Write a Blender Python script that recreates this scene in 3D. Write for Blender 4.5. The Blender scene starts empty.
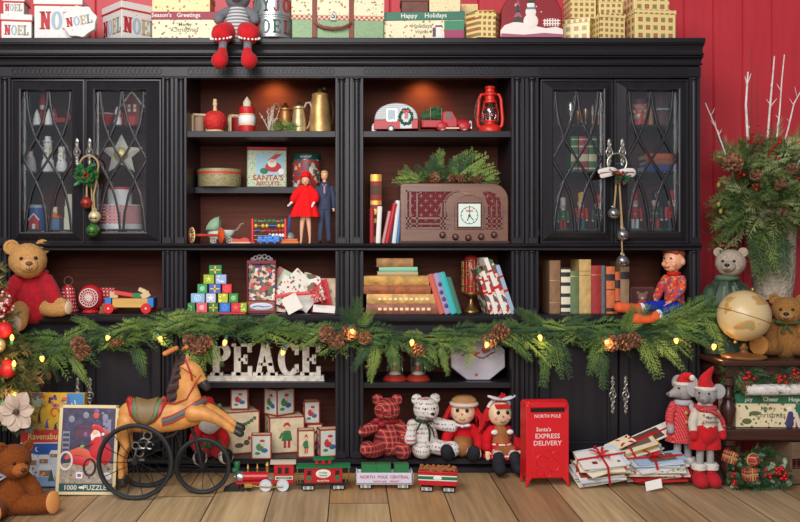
import bpy, math, random
from mathutils import Vector, Matrix, noise
R = random.Random(7)
S = .0045; D = 4.0; H = 1.008; CX = 350; CY = 248
PI = math.pi
scene = bpy.context.scene
COL = scene.collection
def k(Y): return S*(D+Y)/D
def wx(px, Y=0): return (px-CX)*k(Y)
def wz(py, Y=0): return H-(py-CY)*k(Y)
def rad(a): return a*PI/180
def RZ(a): return Matrix.Rotation(rad(a), 4, 'Z')
def RX(a): return Matrix.Rotation(rad(a), 4, 'X')
def RY(a): return Matrix.Rotation(rad(a), 4, 'Y')
def TR(x, y, z): return Matrix.Translation((x, y, z))
def SC(x, y, z): return Matrix.Diagonal((x, y, z, 1))
# ---------------------------------------------------------------- materials
def lin(c):
    c = c/255.
    return c/12.92 if c <= .04045 else ((c+.055)/1.055)**2.4
def L3(c): return (lin(c[0]), lin(c[1]), lin(c[2]), 1)
MC = {}
class NT:
    def __init__(s, name):
        s.m = bpy.data.materials.new(name); s.m.use_nodes = True
        s.t = s.m.node_tree; s.n = s.t.nodes; s.b = s.n['Principled BSDF']
    def new(s, ty, **kw):
        n = s.n.new(ty)
        for a, v in kw.items(): setattr(n, a, v)
        return n
    def ln(s, a, b): s.t.links.new(a, b)
    def math(s, op, a, b=None):
        n = s.new('ShaderNodeMath', operation=op)
        for i, v in enumerate((a, b)):
            if v is None: continue
            if isinstance(v, (int, float)): n.inputs[i].default_value = v
            else: s.ln(v, n.inputs[i])
        return n.outputs[0]
    def mix(s, f, a, b):
        n = s.new('ShaderNodeMix', data_type='RGBA')
        if isinstance(f, (int, float)): n.inputs['Factor'].default_value = f
        else: s.ln(f, n.inputs['Factor'])
        for nm, v in ((6, a), (7, b)):
            if isinstance(v, tuple): n.inputs[nm].default_value = L3(v)
            else: s.ln(v, n.inputs[nm])
        return n.outputs[2]
    def coord(s, sc=None, which='Object'):
        c = s.new('ShaderNodeTexCoord').outputs[which]
        if sc:
            mp = s.new('ShaderNodeMapping'); s.ln(c, mp.inputs[0]); mp.inputs['Scale'].default_value = sc
            c = mp.outputs[0]
        return c
    def noise(s, co, scale, det=3):
        n = s.new('ShaderNodeTexNoise'); s.ln(co, n.inputs['Vector']); n.inputs['Scale'].default_value = scale
        n.inputs['Detail'].default_value = det
        return n.outputs[0]
    def vor(s, co, scale, feat='F1'):
        n = s.new('ShaderNodeTexVoronoi', feature=feat); s.ln(co, n.inputs['Vector']); n.inputs['Scale'].default_value = scale
        return n
    def ramp(s, f, cols, const=True):
        n = s.new('ShaderNodeValToRGB'); cr = n.color_ramp
        cr.interpolation = 'CONSTANT' if const else 'LINEAR'
        N = len(cols)
        while len(cr.elements) < N: cr.elements.new(.5)
        for i, c in enumerate(cols):
            cr.elements[i].position = i/N if const else i/max(1, N-1)
            cr.elements[i].color = L3(c)
        s.ln(f, n.inputs[0]); return n.outputs[0]
    def bump(s, h, st, dist=.002):
        n = s.new('ShaderNodeBump'); n.inputs['Strength'].default_value = st; n.inputs['Distance'].default_value = dist
        s.ln(h, n.inputs['Height']); s.ln(n.outputs[0], s.b.inputs['Normal'])
    def fin(s, col, r=.6, metal=0, spec=.5):
        if isinstance(col, tuple): s.b.inputs['Base Color'].default_value = L3(col)
        else: s.ln(col, s.b.inputs['Base Color'])
        s.b.inputs['Roughness'].default_value = r; s.b.inputs['Metallic'].default_value = metal
        s.b.inputs['Specular IOR Level'].default_value = spec
        return s.m
def mat(rgb, r=.6, metal=0, bump=0, bs=150, var=0, vs=30, spec=.4, emit=0, sheen=0):
    key = ('m', rgb, r, metal, bump, bs, var, vs, spec, emit, sheen)
    if key in MC: return MC[key]
    t = NT('paint_%d_%d_%d' % rgb); col = rgb
    co = t.coord() if (bump or var) else None
    if var:
        f = t.noise(co, vs, 4)
        lo = tuple(int(c*(1-var)) for c in rgb); hi = tuple(min(255, int(c*(1+var))) for c in rgb)
        col = t.ramp(f, [lo, lo, rgb, hi, hi], False)
    if bump: t.bump(t.noise(co, bs, 2), bump)
    t.fin(col, r, metal, spec)
    if sheen:
        t.b.inputs['Sheen Weight'].default_value = sheen*.2
    if emit:
        t.b.inputs['Emission Color'].default_value = L3(rgb); t.b.inputs['Emission Strength'].default_value = emit
    MC[key] = t.m; return t.m
def fur(rgb, var=.22): return mat(rgb, .95, bump=1., bs=260, var=var*.7, vs=160, spec=.1, sheen=.25)
def cloth(rgb, bs=500): return mat(rgb, .9, bump=.5, bs=bs, var=.1, vs=25, spec=.15)
def pat(kind, c1, c2, f, c3=None, r=.6, p=.3):
    """grid patterns printed on a surface; f = repeats per metre"""
    key = ('p', kind, c1, c2, f, c3, r, p)
    if key in MC: return MC[key]
    t = NT(kind+'_print'); c3 = c3 or c2
    sp = t.new('ShaderNodeSeparateXYZ'); t.ln(t.coord(), sp.inputs[0])
    xy = t.math('ADD', sp.outputs[0], sp.outputs[1])
    U0 = t.math('MULTIPLY', t.math('ADD', xy, 3.), f); V0 = t.math('MULTIPLY', t.math('ADD', sp.outputs[2], 3.), f)
    U = t.math('FRACT', U0); V = t.math('FRACT', V0)
    au = t.math('ABSOLUTE', t.math('SUBTRACT', U, .5)); av = t.math('ABSOLUTE', t.math('SUBTRACT', V, .5))
    par = t.math('MODULO', t.math('ADD', t.math('FLOOR', U0), t.math('FLOOR', V0)), 2.)
    par = t.math('GREATER_THAN', par, .5)
    if kind == 'dots':
        d = t.math('SQRT', t.math('ADD', t.math('MULTIPLY', au, au), t.math('MULTIPLY', av, av)))
        col = t.mix(t.math('LESS_THAN', d, p), c1, c2)
    elif kind == 'squares':
        q = t.math('LESS_THAN', t.math('MAXIMUM', au, av), p)
        q2 = t.math('LESS_THAN', t.math('ADD', au, av), p*.6)
        col = t.mix(q, c1, t.mix(par, c2, c3)); col = t.mix(q2, col, t.mix(par, c3, c2))
    elif kind == 'stripes': col = t.mix(t.math('LESS_THAN', V, p), c1, c2)
    elif kind == 'vstripes': col = t.mix(t.math('LESS_THAN', U, p), c1, c2)
    elif kind == 'checks': col = t.mix(par, c1, c2)
    elif kind == 'plaid':
        a = t.math('LESS_THAN', U, p); b = t.math('LESS_THAN', V, p)
        col = t.mix(t.math('MULTIPLY', t.math('ADD', a, b), .45), c1, c2)
        la = t.math('LESS_THAN', t.math('ABSOLUTE', t.math('SUBTRACT', U, .68)), .03)
        lb = t.math('LESS_THAN', t.math('ABSOLUTE', t.math('SUBTRACT', V, .68)), .03)
        col = t.mix(t.math('MAXIMUM', la, lb), col, c3)
    elif kind == 'script':
        n = t.noise(t.coord((f*1.6, f*1.6, f*.5)), 2.2, 4)
        ln_ = t.math('LESS_THAN', av, .2)
        col = t.mix(t.math('MULTIPLY', ln_, t.math('GREATER_THAN', n, .52)), c1, c2)
        col = t.mix(t.math('MULTIPLY', t.math('GREATER_THAN', t.noise(t.coord(), f*.35, 1), .63), ln_), col, c3)
    elif kind == 'lattice':
        d = t.math('LESS_THAN', t.math('ABSOLUTE', t.math('SUBTRACT', t.math('ADD', au, av), .5)), .1)
        e = t.math('LESS_THAN', t.math('ADD', au, av), .16)
        col = t.mix(t.math('MAXIMUM', d, e), c1, c2)
    t.bump(t.noise(t.coord(), 400, 2), .08)
    MC[key] = t.fin(col, r); return t.m
def pic(cols, sc, base=None, th=.35, r=.45, dist=.5):
    """printed artwork: patches of colour, or motifs scattered on a base colour"""
    key = ('c', tuple(cols), sc, base, th, r, dist)
    if key in MC: return MC[key]
    t = NT('artwork_print'); co = t.coord()
    nz = t.new('ShaderNodeTexNoise'); t.ln(co, nz.inputs['Vector']); nz.inputs['Scale'].default_value = sc*1.3
    vm = t.new('ShaderNodeVectorMath', operation='SCALE'); t.ln(nz.outputs['Color'], vm.inputs[0]); vm.inputs['Scale'].default_value = dist/sc
    va = t.new('ShaderNodeVectorMath', operation='ADD'); t.ln(co, va.inputs[0]); t.ln(vm.outputs[0], va.inputs[1])
    v = t.vor(va.outputs[0], sc)
    sp = t.new('ShaderNodeSeparateColor'); t.ln(v.outputs['Color'], sp.inputs[0])
    col = t.ramp(sp.outputs[0], list(cols))
    if base: col = t.mix(t.math('LESS_THAN', v.outputs['Distance'], th), base, col)
    t.bump(t.noise(co, 300, 2), .05)
    MC[key] = t.fin(col, r); return t.m
def wood(rgb, r=.4, dark=.6, axis=2, gr=14, bump=.25, spec=.5, var=1.):
    key = ('w', rgb, r, dark, axis, gr, bump, spec)
    if key in MC: return MC[key]
    t = NT('wood'); s = [1., 1., 1.]; s[axis] = .06
    f = t.noise(t.coord(tuple(s)), gr*6, 5); g = t.noise(t.coord(tuple(s)), gr, 3)
    lo = tuple(int(c*dark) for c in rgb); hi = tuple(min(255, int(c*1.12)) for c in rgb)
    col = t.ramp(t.math('ADD', t.math('MULTIPLY', f, .5), t.math('MULTIPLY', g, .5)), [lo, lo, rgb, hi, hi], False)
    if bump: t.bump(f, bump, .001)
    MC[key] = t.fin(col, r, 0, spec); return t.m
def leafmat(rgb, r=.55):
    key = ('l', rgb, r)
    if key in MC: return MC[key]
    t = NT('leaf'); f = t.noise(t.coord(), 22, 4)
    lo = (int(rgb[0]*.55), int(rgb[1]*.62), int(rgb[2]*.6)); hi = (min(255, int(rgb[0]*1.3)), min(255, int(rgb[1]*1.22)), int(rgb[2]*1.1))
    t.fin(t.ramp(f, [lo, rgb, hi], False), r, 0, .3)
    MC[key] = t.m; return t.m
def glassmat(tint=(250, 252, 253), refl=.09, r=.03):
    key = ('g', tint, refl, r)
    if key in MC: return MC[key]
    t = NT('glass'); out = t.n['Material Output']
    tr = t.new('ShaderNodeBsdfTransparent'); tr.inputs[0].default_value = L3(tint)
    gl = t.new('ShaderNodeBsdfGlossy'); gl.inputs['Roughness'].default_value = r
    lw = t.new('ShaderNodeLayerWeight'); lw.inputs[0].default_value = .25
    f = t.math('ADD', t.math('MULTIPLY', lw.outputs['Fresnel'], .6), refl)
    mx = t.new('ShaderNodeMixShader'); t.ln(f, mx.inputs[0]); t.ln(tr.outputs[0], mx.inputs[1]); t.ln(gl.outputs[0], mx.inputs[2])
    t.ln(mx.outputs[0], out.inputs[0]); MC[key] = t.m; return t.m
# ---------------------------------------------------------------- text outlines
TXT = {}
def text_geo(s):
    if s not in TXT:
        cu = bpy.data.curves.new('lettering_outline', 'FONT'); cu.body = s; cu.align_x = 'CENTER'; cu.resolution_u = 2; cu.offset = .014
        ob = bpy.data.objects.new('lettering_outline', cu)
        me = bpy.data.meshes.new_from_object(ob)
        TXT[s] = ([tuple(v.co) for v in me.vertices], [tuple(p.vertices) for p in me.polygons])
        bpy.data.meshes.remove(me); bpy.data.objects.remove(ob); bpy.data.curves.remove(cu)
    return TXT[s]
def arc(cx, cz, rx, rz, a0, a1, t, n=10):
    """list of quads along an elliptic stroke"""
    q = []
    for i in range(n):
        a = rad(a0+(a1-a0)*i/n); b = rad(a0+(a1-a0)*(i+1)/n)
        tx = t; tz = t*.55
        q.append([(cx+rx*math.cos(a), cz+rz*math.sin(a)), (cx+rx*math.cos(b), cz+rz*math.sin(b)),
                  (cx+(rx-tx)*math.cos(b), cz+(rz-tz)*math.sin(b)), (cx+(rx-tx)*math.cos(a), cz+(rz-tz)*math.sin(a))])
    return q
def rc(x0, x1, z0, z1): return [(x0, z0), (x1, z0), (x1, z1), (x0, z1)]
# slab-serif capitals, unit height: (width, polygons)
SLAB = {
 'N': (.92, [rc(.12, .28, 0, 1), rc(.66, .8, 0, 1), [(.1, 1), (.32, 1), (.8, 0), (.6, 0)], rc(0, .4, 0, .09), rc(0, .34, .91, 1), rc(.54, .92, .91, 1)]),
 'O': (.86, arc(.43, .5, .43, .52, 0, 360, .2, 20)),
 'E': (.8, [rc(.1, .3, 0, 1), rc(0, .78, 0, .1), rc(0, .76, .9, 1), rc(.2, .56, .45, .55), rc(.68, .78, .1, .28), rc(.66, .76, .72, .9), rc(.5, .58, .36, .64)]),
 'L': (.76, [rc(.1, .3, 0, 1), rc(0, .74, 0, .1), rc(0, .42, .91, 1), rc(.64, .74, .1, .34)]),
 'P': (.8, [rc(.1, .3, 0, 1), rc(0, .44, 0, .09), rc(0, .4, .91, 1)] + arc(.38, .72, .38, .28, -90, 90, .2, 10) + [rc(.28, .4, .44, .55), rc(.28, .4, .9, 1)]),
 'A': (.96, [[(.1, 0), (.24, 0), (.5, 1), (.38, 1)], [(.66, 0), (.86, 0), (.58, 1), (.4, 1)], rc(.24, .74, .3, .4), rc(0, .34, 0, .09), rc(.56, .96, 0, .09)]),
 'C': (.84, arc(.44, .5, .44, .52, 40, 320, .2, 18) + [rc(.7, .79, .64, .96), rc(.7, .79, .1, .34)]),
 'J': (.7, [rc(.36, .56, .2, 1), rc(.2, .7, .91, 1)] + arc(.3, .24, .26, .27, 180, 360, .18, 10)),
 'Y': (.9, [rc(.35, .55, 0, .5), [(.08, 1), (.3, 1), (.55, .45), (.36, .4)], [(.64, 1), (.78, 1), (.54, .4), (.38, .45)], rc(.22, .68, 0, .09), rc(0, .38, .91, 1), rc(.54, .9, .91, 1)]),
}
# ---------------------------------------------------------------- mesh builder
class MB:
    def __init__(s, u=1., off=(0, 0, 0)):
        s.u = u; s.off = off; s.v = []; s.f = []; s.mi = []; s.M = None
    def add(s, vs, fs, mat=0, M=None):
        o = len(s.v); u = s.u; ox, oy, oz = s.off
        if s.M is not None: M = s.M @ M if M is not None else s.M
        for p in vs:
            if M is not None: p = M @ Vector(p)
            s.v.append((p[0]*u-ox, p[1]*u-oy, p[2]*u-oz))
        for f in fs: s.f.append([i+o for i in f]); s.mi.append(mat)
    def box(s, x0, x1, y0, y1, z0, z1, mat=0, M=None):
        s.add([(x0, y0, z0), (x1, y0, z0), (x1, y1, z0), (x0, y1, z0), (x0, y0, z1), (x1, y0, z1), (x1, y1, z1), (x0, y1, z1)],
              [(0, 3, 2, 1), (4, 5, 6, 7), (0, 1, 5, 4), (1, 2, 6, 5), (2, 3, 7, 6), (3, 0, 4, 7)], mat, M)
    def prism(s, poly, y0, y1, mat=0, M=None):
        n = len(poly)
        s.add([(x, y0, z) for x, z in poly]+[(x, y1, z) for x, z in poly],
              [tuple(range(n)), tuple(range(2*n-1, n-1, -1))]+[(i, i+n, (i+1) % n+n, (i+1) % n) for i in range(n)], mat, M)
    def tube(s, pts, r, seg=8, closed=False, mat=0, M=None, flat=(1, 1), nrm=None):
        pts = [Vector(p) for p in pts]; n = len(pts)
        rs = r if isinstance(r, (list, tuple)) else [r]*n
        vs = []; fs = []; pn = None
        for i, p in enumerate(pts):
            if closed: t = pts[(i+1) % n]-pts[i-1]
            else: t = pts[min(i+1, n-1)]-pts[max(i-1, 0)]
            if t.length < 1e-9: t = Vector((0, 0, 1))
            t.normalize()
            if nrm is not None: a = Vector(nrm)
            elif pn is None: a = Vector((0, 0, 1)) if abs(t.z) < .9 else Vector((0, 1, 0))
            else: a = pn
            a = a-t*a.dot(t)
            if a.length < 1e-6: a = t.orthogonal()
            a.normalize(); pn = a; b = t.cross(a)
            for j in range(seg):
                th = 2*PI*j/seg
                vs.append(p+a*(math.cos(th)*rs[i]*flat[0])+b*(math.sin(th)*rs[i]*flat[1]))
        for i in range(n if closed else n-1):
            for j in range(seg):
                i2 = (i+1) % n
                fs.append((i*seg+j, i*seg+(j+1) % seg, i2*seg+(j+1) % seg, i2*seg+j))
        if not closed:
            fs.append(tuple(range(seg-1, -1, -1))); fs.append(tuple((n-1)*seg+j for j in range(seg)))
        s.add(vs, fs, mat, M)
    def limb(s, pts, rs, seg=14, mat=0, M=None, flat=(1, 1), nrm=None):
        """tapered limb with rounded ends"""
        pts = [Vector(p) for p in pts]; rs = list(rs)
        def sm(P, Q):   # one Chaikin pass
            A = [P[0]]; B = [Q[0]]
            for i in range(len(P)-1):
                A += [P[i]*.75+P[i+1]*.25, P[i]*.25+P[i+1]*.75]; B += [Q[i]*.75+Q[i+1]*.25, Q[i]*.25+Q[i+1]*.75]
            return A+[P[-1]], B+[Q[-1]]
        if len(pts) > 2: pts, rs = sm(pts, rs); pts, rs = sm(pts, rs)
        d0 = (pts[0]-pts[1]).normalized(); d1 = (pts[-1]-pts[-2]).normalized()
        a = []; ar = []; z = []; zr = []
        for q in (85, 65, 45, 22):
            a.append(pts[0]+d0*rs[0]*math.sin(rad(q))); ar.append(rs[0]*math.cos(rad(q)))
        for q in (22, 45, 65, 85):
            z.append(pts[-1]+d1*rs[-1]*math.sin(rad(q))); zr.append(rs[-1]*math.cos(rad(q)))
        s.tube(a+pts+z, ar+rs+zr, seg, False, mat, M, flat, nrm)
    def sph(s, c, r, seg=20, rings=12, mat=0, M=None, rot=None):
        if isinstance(r, (int, float)): r = (r, r, r)
        vs = []; fs = []; c = Vector(c)
        for i in range(1, rings):
            a = PI*i/rings
            for j in range(seg):
                b = 2*PI*j/seg
                p = Vector((math.sin(a)*math.cos(b)*r[0], math.sin(a)*math.sin(b)*r[1], math.cos(a)*r[2]))
                vs.append(c+(rot @ p if rot else p))
        top = len(vs); p = Vector((0, 0, r[2])); vs.append(c+(rot @ p if rot else p)); vs.append(c-(rot @ p if rot else p))
        for i in range(rings-2):
            for j in range(seg):
                fs.append((i*seg+j, (i+1)*seg+j, (i+1)*seg+(j+1) % seg, i*seg+(j+1) % seg))
        for j in range(seg):
            fs.append((top, j, (j+1) % seg)); q = (rings-2)*seg; fs.append((top+1, q+(j+1) % seg, q+j))
        s.add(vs, fs, mat, M)
    def lathe(s, prof, seg=24, c=(0, 0, 0), mat=0, M=None, a0=0, sx=1, sy=1):
        vs = []; fs = []; n = len(prof)
        for r, z in prof:
            for j in range(seg):
                b = 2*PI*j/seg+rad(a0)
                vs.append((c[0]+r*sx*math.cos(b), c[1]+r*sy*math.sin(b), c[2]+z))
        for i in range(n-1):
            for j in range(seg):
                fs.append((i*seg+j, i*seg+(j+1) % seg, (i+1)*seg+(j+1) % seg, (i+1)*seg+j))
        if prof[0][0] > 1e-5: fs.append(tuple(range(seg-1, -1, -1)))
        if prof[-1][0] > 1e-5: fs.append(tuple((n-1)*seg+j for j in range(seg)))
        s.add(vs, fs, mat, M)
    def torus(s, c, RR, r, n=24, seg=8, mat=0, M=None, ax='y', sx=1, sz=1, a0=0, a1=360):
        pts = []; full = abs(a1-a0) >= 360; m = n if full else n+1
        for i in range(m):
            a = rad(a0+(a1-a0)*i/n); p, q = RR*math.cos(a)*sx, RR*math.sin(a)*sz
            pts.append({'y': (c[0]+p, c[1], c[2]+q), 'z': (c[0]+p, c[1]+q, c[2]), 'x': (c[0], c[1]+p, c[2]+q)}[ax])
        s.tube(pts, r, seg, full, mat, M)
    def loft(s, loops, mat=0, M=None, cap0=True, cap1=True):
        n = len(loops[0]); vs = [p for l in loops for p in l]; fs = []
        for i in range(len(loops)-1):
            for j in range(n): fs.append((i*n+j, i*n+(j+1) % n, (i+1)*n+(j+1) % n, (i+1)*n+j))
        if cap0: fs.append(tuple(range(n-1, -1, -1)))
        if cap1: fs.append(tuple((len(loops)-1)*n+j for j in range(n)))
        s.add(vs, fs, mat, M)
    def text(s, st, size, x=0, z=0, y=0, mat=0, M=None, sx=1.):
        vs, fs = text_geo(st)
        s.add([(x+p[0]*size*sx, y, z+p[1]*size) for p in vs], fs, mat, M)
    def slab(s, word, h, x, z, y, t=.25, mats=(0,), M=None, gap=.12, sx=1., bold=.035):
        """slab-serif capitals centred on x"""
        tot = sum(SLAB[c][0] for c in word)+gap*(len(word)-1); cx = x-tot*h*sx/2
        for i, c in enumerate(word):
            w, ps = SLAB[c]
            for dx in ((-bold, bold) if bold else (0,)):
                for p in ps: s.prism([(cx+(a*sx+dx)*h, z+b*h) for a, b in p], y-t-(dx > 0)*.01, y, mats[i % len(mats)], M)
            cx += (w+gap)*h*sx
    def build(s, name, mats, parent=None, smooth=True, ang=38, bevel=0, bseg=2, fuzz=0, fs=400, remesh=0, sm=0, sub=0, rec=True, solid=0):
        me = bpy.data.meshes.new(name); me.from_pydata(s.v, [], s.f)
        if not isinstance(mats, (list, tuple)): mats = [mats]
        for m in mats: me.materials.append(m)
        if len(mats) > 1: me.polygons.foreach_set('material_index', s.mi)
        if rec and len(s.f) < 60000:
            import bmesh
            bm = bmesh.new(); bm.from_mesh(me); bmesh.ops.recalc_face_normals(bm, faces=bm.faces); bm.to_mesh(me); bm.free()
        ob = bpy.data.objects.new(name, me); COL.objects.link(ob)
        if parent is not None: ob.parent = parent
        if remesh:
            md = ob.modifiers.new('shape', 'REMESH'); md.mode = 'VOXEL'; md.voxel_size = remesh*s.u; md.use_smooth_shade = True
        if sm:
            md = ob.modifiers.new('soften', 'SMOOTH'); md.iterations = sm; md.factor = .5
        if solid:
            md = ob.modifiers.new('thick', 'SOLIDIFY'); md.thickness = solid*s.u; md.offset = 0
        if bevel:
            md = ob.modifiers.new('edge', 'BEVEL'); md.width = bevel*s.u; md.segments = bseg; md.limit_method = 'ANGLE'; md.angle_limit = rad(40)
        if sub:
            md = ob.modifiers.new('sub', 'SUBSURF'); md.levels = md.render_levels = sub
        if fuzz:
            nn = [v.normal.copy() for v in me.vertices]
            for v, n in zip(me.vertices, nn):
                v.co += n*(noise.noise(v.co*fs)*fuzz*s.u)
        if smooth:
            me.polygons.foreach_set('use_smooth', [True]*len(me.polygons))
            if not remesh: me.set_sharp_from_angle(angle=rad(ang))
        me.update()
        return ob
def tag(o, label, cat, group=None, kind=None):
    if label: o['label'] = label
    if cat: o['category'] = cat
    if group: o['group'] = group
    if kind: o['kind'] = kind
    return o
class Th:
    """a thing: an Empty at its base that parents its parts; parts are laid out in photo-pixel units at that depth"""
    def __init__(s, name, label, cat, px, z, Y, group=None, rz=0, rot=None):
        s.u = k(Y); s.o = bpy.data.objects.new(name, None); COL.objects.link(s.o)
        s.o.empty_display_size = .02
        s.o.location = (wx(px, Y), Y, z); s.o.rotation_euler = rot if rot else (0, 0, rad(rz))
        tag(s.o, label, cat, group)
    def mb(s): return MB(s.u)
    def p(s, b, name, mats, parent=None, label=None, **kw):
        o = b.build(name, mats, parent or s.o, **kw)
        if label: o['label'] = label
        return o
def solo(b, name, label, cat, px, z, Y, mats, group=None, rz=0, rot=None, **kw):
    o = b.build(name, mats, **kw); o.location = (wx(px, Y), Y, z); o.rotation_euler = rot if rot else (0, 0, rad(rz))
    return tag(o, label, cat, group)
def copy_thing(o, loc, rz, label):
    """copies a thing, its parts and their sub-parts"""
    def cp(a, par):
        c = a.copy(); COL.objects.link(c)
        if par is not None: c.parent = par
        for ch in list(a.children): cp(ch, c)
        return c
    c = cp(o, None); c.location = loc; c.rotation_euler = (0, 0, rad(rz)); c['label'] = label
    return c
# ---------------------------------------------------------------- plants
def frond(b, p, d, L, up, mi=0, n=8, droop=.3, w=.42, tw=.1):
    """flat feathery cedar spray"""
    p = Vector(p); d = Vector(d).normalized(); up = Vector(up)
    sd = d.cross(up)
    if sd.length < .05: sd = d.orthogonal()
    sd.normalize(); un = sd.cross(d)
    def ax(t): return p+d*(L*t)+Vector((0, 0, -droop*L*t*t))
    vs = []; fs = []
    def leaf(a, e, wd, nv):
        v = e-a; s2 = v.cross(nv)
        if s2.length < 1e-9: return
        s2 = s2.normalized()*wd; o = len(vs); m = a+v*.45
        vs.extend((a, m+s2+nv*wd*.35, e, m-s2+nv*wd*.35)); fs.append((o, o+1, o+2, o+3))
    leaf(ax(0), ax(1.0), L*.02, un)
    for i in range(1, n+1):
        t = i/(n+.6); q = ax(t)
        for sg in (-1, 1):
            l = L*w*(1-t*.72)*R.uniform(.75, 1.2)*min(1, .45+t*2.2)
            td = (d*R.uniform(.7, 1.0)+sd*sg*R.uniform(.6, .95)+un*R.uniform(-.25, .25)).normalized()
            e = q+td*l+Vector((0, 0, -droop*l*.5)); leaf(q, e, l*tw, un)
            for j in (.35, .62, .85):
                for s3 in (-1, 1):
                    ll = l*.38*(1.15-j*.5)
                    dd = (td*.8+sd.cross(un).cross(td).normalized()*0+(td.cross(un)).normalized()*s3*.75).normalized()
                    a = q+(e-q)*j; leaf(a, a+dd*ll, ll*tw*1.6, un)
    b.add(vs, fs, mi)
def needles(b, p, d, L, n=50, nl=6, mi=0, wd=.25, spread=.9, droop=0):
    """pine twig: needles around a stem"""
    p = Vector(p); d = Vector(d).normalized(); o = d.orthogonal().normalized(); q = d.cross(o)
    vs = []; fs = []
    for i in range(n):
        t = i/n; a = R.uniform(0, 2*PI); r = o*math.cos(a)+q*math.sin(a)
        s0 = p+d*(L*t)+Vector((0, 0, -droop*L*t*t)); e = s0+(d*R.uniform(.5, .9)+r*spread).normalized()*nl*R.uniform(.7, 1.1)
        sv = (e-s0).cross(r.cross(d)+d*.3)
        if sv.length < 1e-9: continue
        sv = sv.normalized()*wd; k0 = len(vs); vs.extend((s0-sv, s0+sv, e)); fs.append((k0, k0+1, k0+2))
    b.add(vs, fs, mi)
def holly(b, c, d, L, mi=0):
    """spiny leaf, slightly folded"""
    d = Vector(d).normalized(); up = Vector((0, -.8, .6)); s = d.cross(up)
    if s.length < .1: s = d.orthogonal()
    s.normalize(); n = s.cross(d); c = Vector(c)
    prof = [(0, .03), (.15, .28), (.25, .14), (.42, .36), (.52, .18), (.7, .3), (.8, .1), (1, 0)]
    vs = [c+d*L*t for t, _ in prof]+[c+d*L*t+s*L*w+n*L*w*.3 for t, w in prof]+[c+d*L*t-s*L*w+n*L*w*.3 for t, w in prof]
    N = len(prof); fs = []
    for i in range(N-1):
        fs.append((i, i+1, N+i+1, N+i)); fs.append((i, 2*N+i, 2*N+i+1, i+1))
    b.add(vs, fs, mi)
def pinecone(b, c, ax, L, r, mi=0, mt=0):
    ax = Vector(ax).normalized(); o = ax.orthogonal().normalized(); q = ax.cross(o); c = Vector(c)
    rot = Matrix((o, q, ax)).transposed()
    b.sph(c, (r*.55, r*.55, L*.46), 10, 8, mi, rot=rot)
    N = 44
    for i in range(N):
        t = (i+.5)/N; a = i*2.4; z = (t-.5)*L; rr = r*math.sin(PI*(.12+.82*t))**.7
        rd = o*math.cos(a)+q*math.sin(a); td = rd.cross(ax)
        p0 = c+ax*z+rd*rr*.3; p1 = c+ax*(z+L*.07)+rd*rr
        w = r*.3; th = ax*(r*.07)
        vs = [p0-td*w*.5, p0+td*w*.5, p1+td*w*.8-th, p1-td*w*.8-th, p1+td*w*.5+ax*r*.12, p1-td*w*.5+ax*r*.12]
        b.add(vs, [(0, 1, 2, 3), (3, 2, 4, 5), (0, 5, 4, 1), (1, 4, 2), (0, 3, 5)], mt if i % 2 else mi)
# ---------------------------------------------------------------- common materials
BLACK = wood((36, 34, 39), .34, .72, 2, 10, .12, .24)
BLACKX = wood((34, 32, 37), .34, .72, 0, 10, .12, .22)
MAHOG = wood((100, 54, 42), .6, .62, 0, 9, .12, .15)
WHITE = mat((232, 228, 222), .6); CREAM = mat((226, 214, 188), .65, var=.06); RED = mat((186, 24, 30), .5); DRED = mat((140, 18, 28), .6)
GREEN = mat((44, 110, 66), .55); BLK = mat((18, 18, 20), .4); GOLD = mat((196, 150, 70), .38, .7, bump=.15, bs=40)
SILVER = mat((170, 170, 172), .3, .9); PEWTER = mat((150, 146, 140), .38, .85, bump=.3, bs=200); SKIN = mat((224, 176, 146), .5)
IRON = mat((38, 38, 40), .5, .5, bump=.3, bs=120); PINE = leafmat((62, 88, 44)); CEDAR1 = leafmat((80, 108, 50)); CEDAR2 = leafmat((112, 134, 64)); CEDAR3 = leafmat((46, 74, 42))
CONE1 = mat((98, 62, 42), .8, var=.25, vs=60); CONE2 = mat((132, 92, 64), .8, var=.25, vs=60); BERRY = mat((170, 18, 22), .3); TWIG = mat((88, 66, 48), .85, bump=.6)
BIRCH = mat((214, 206, 200), .85, bump=.6, var=.14, vs=60); TAN = mat((196, 150, 96), .7); BROWN = mat((96, 60, 38), .7); PAPER = mat((222, 217, 209), .8)
JUTE = mat((170, 140, 100), .95, bump=1., bs=400); GLASS = glassmat()
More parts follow.
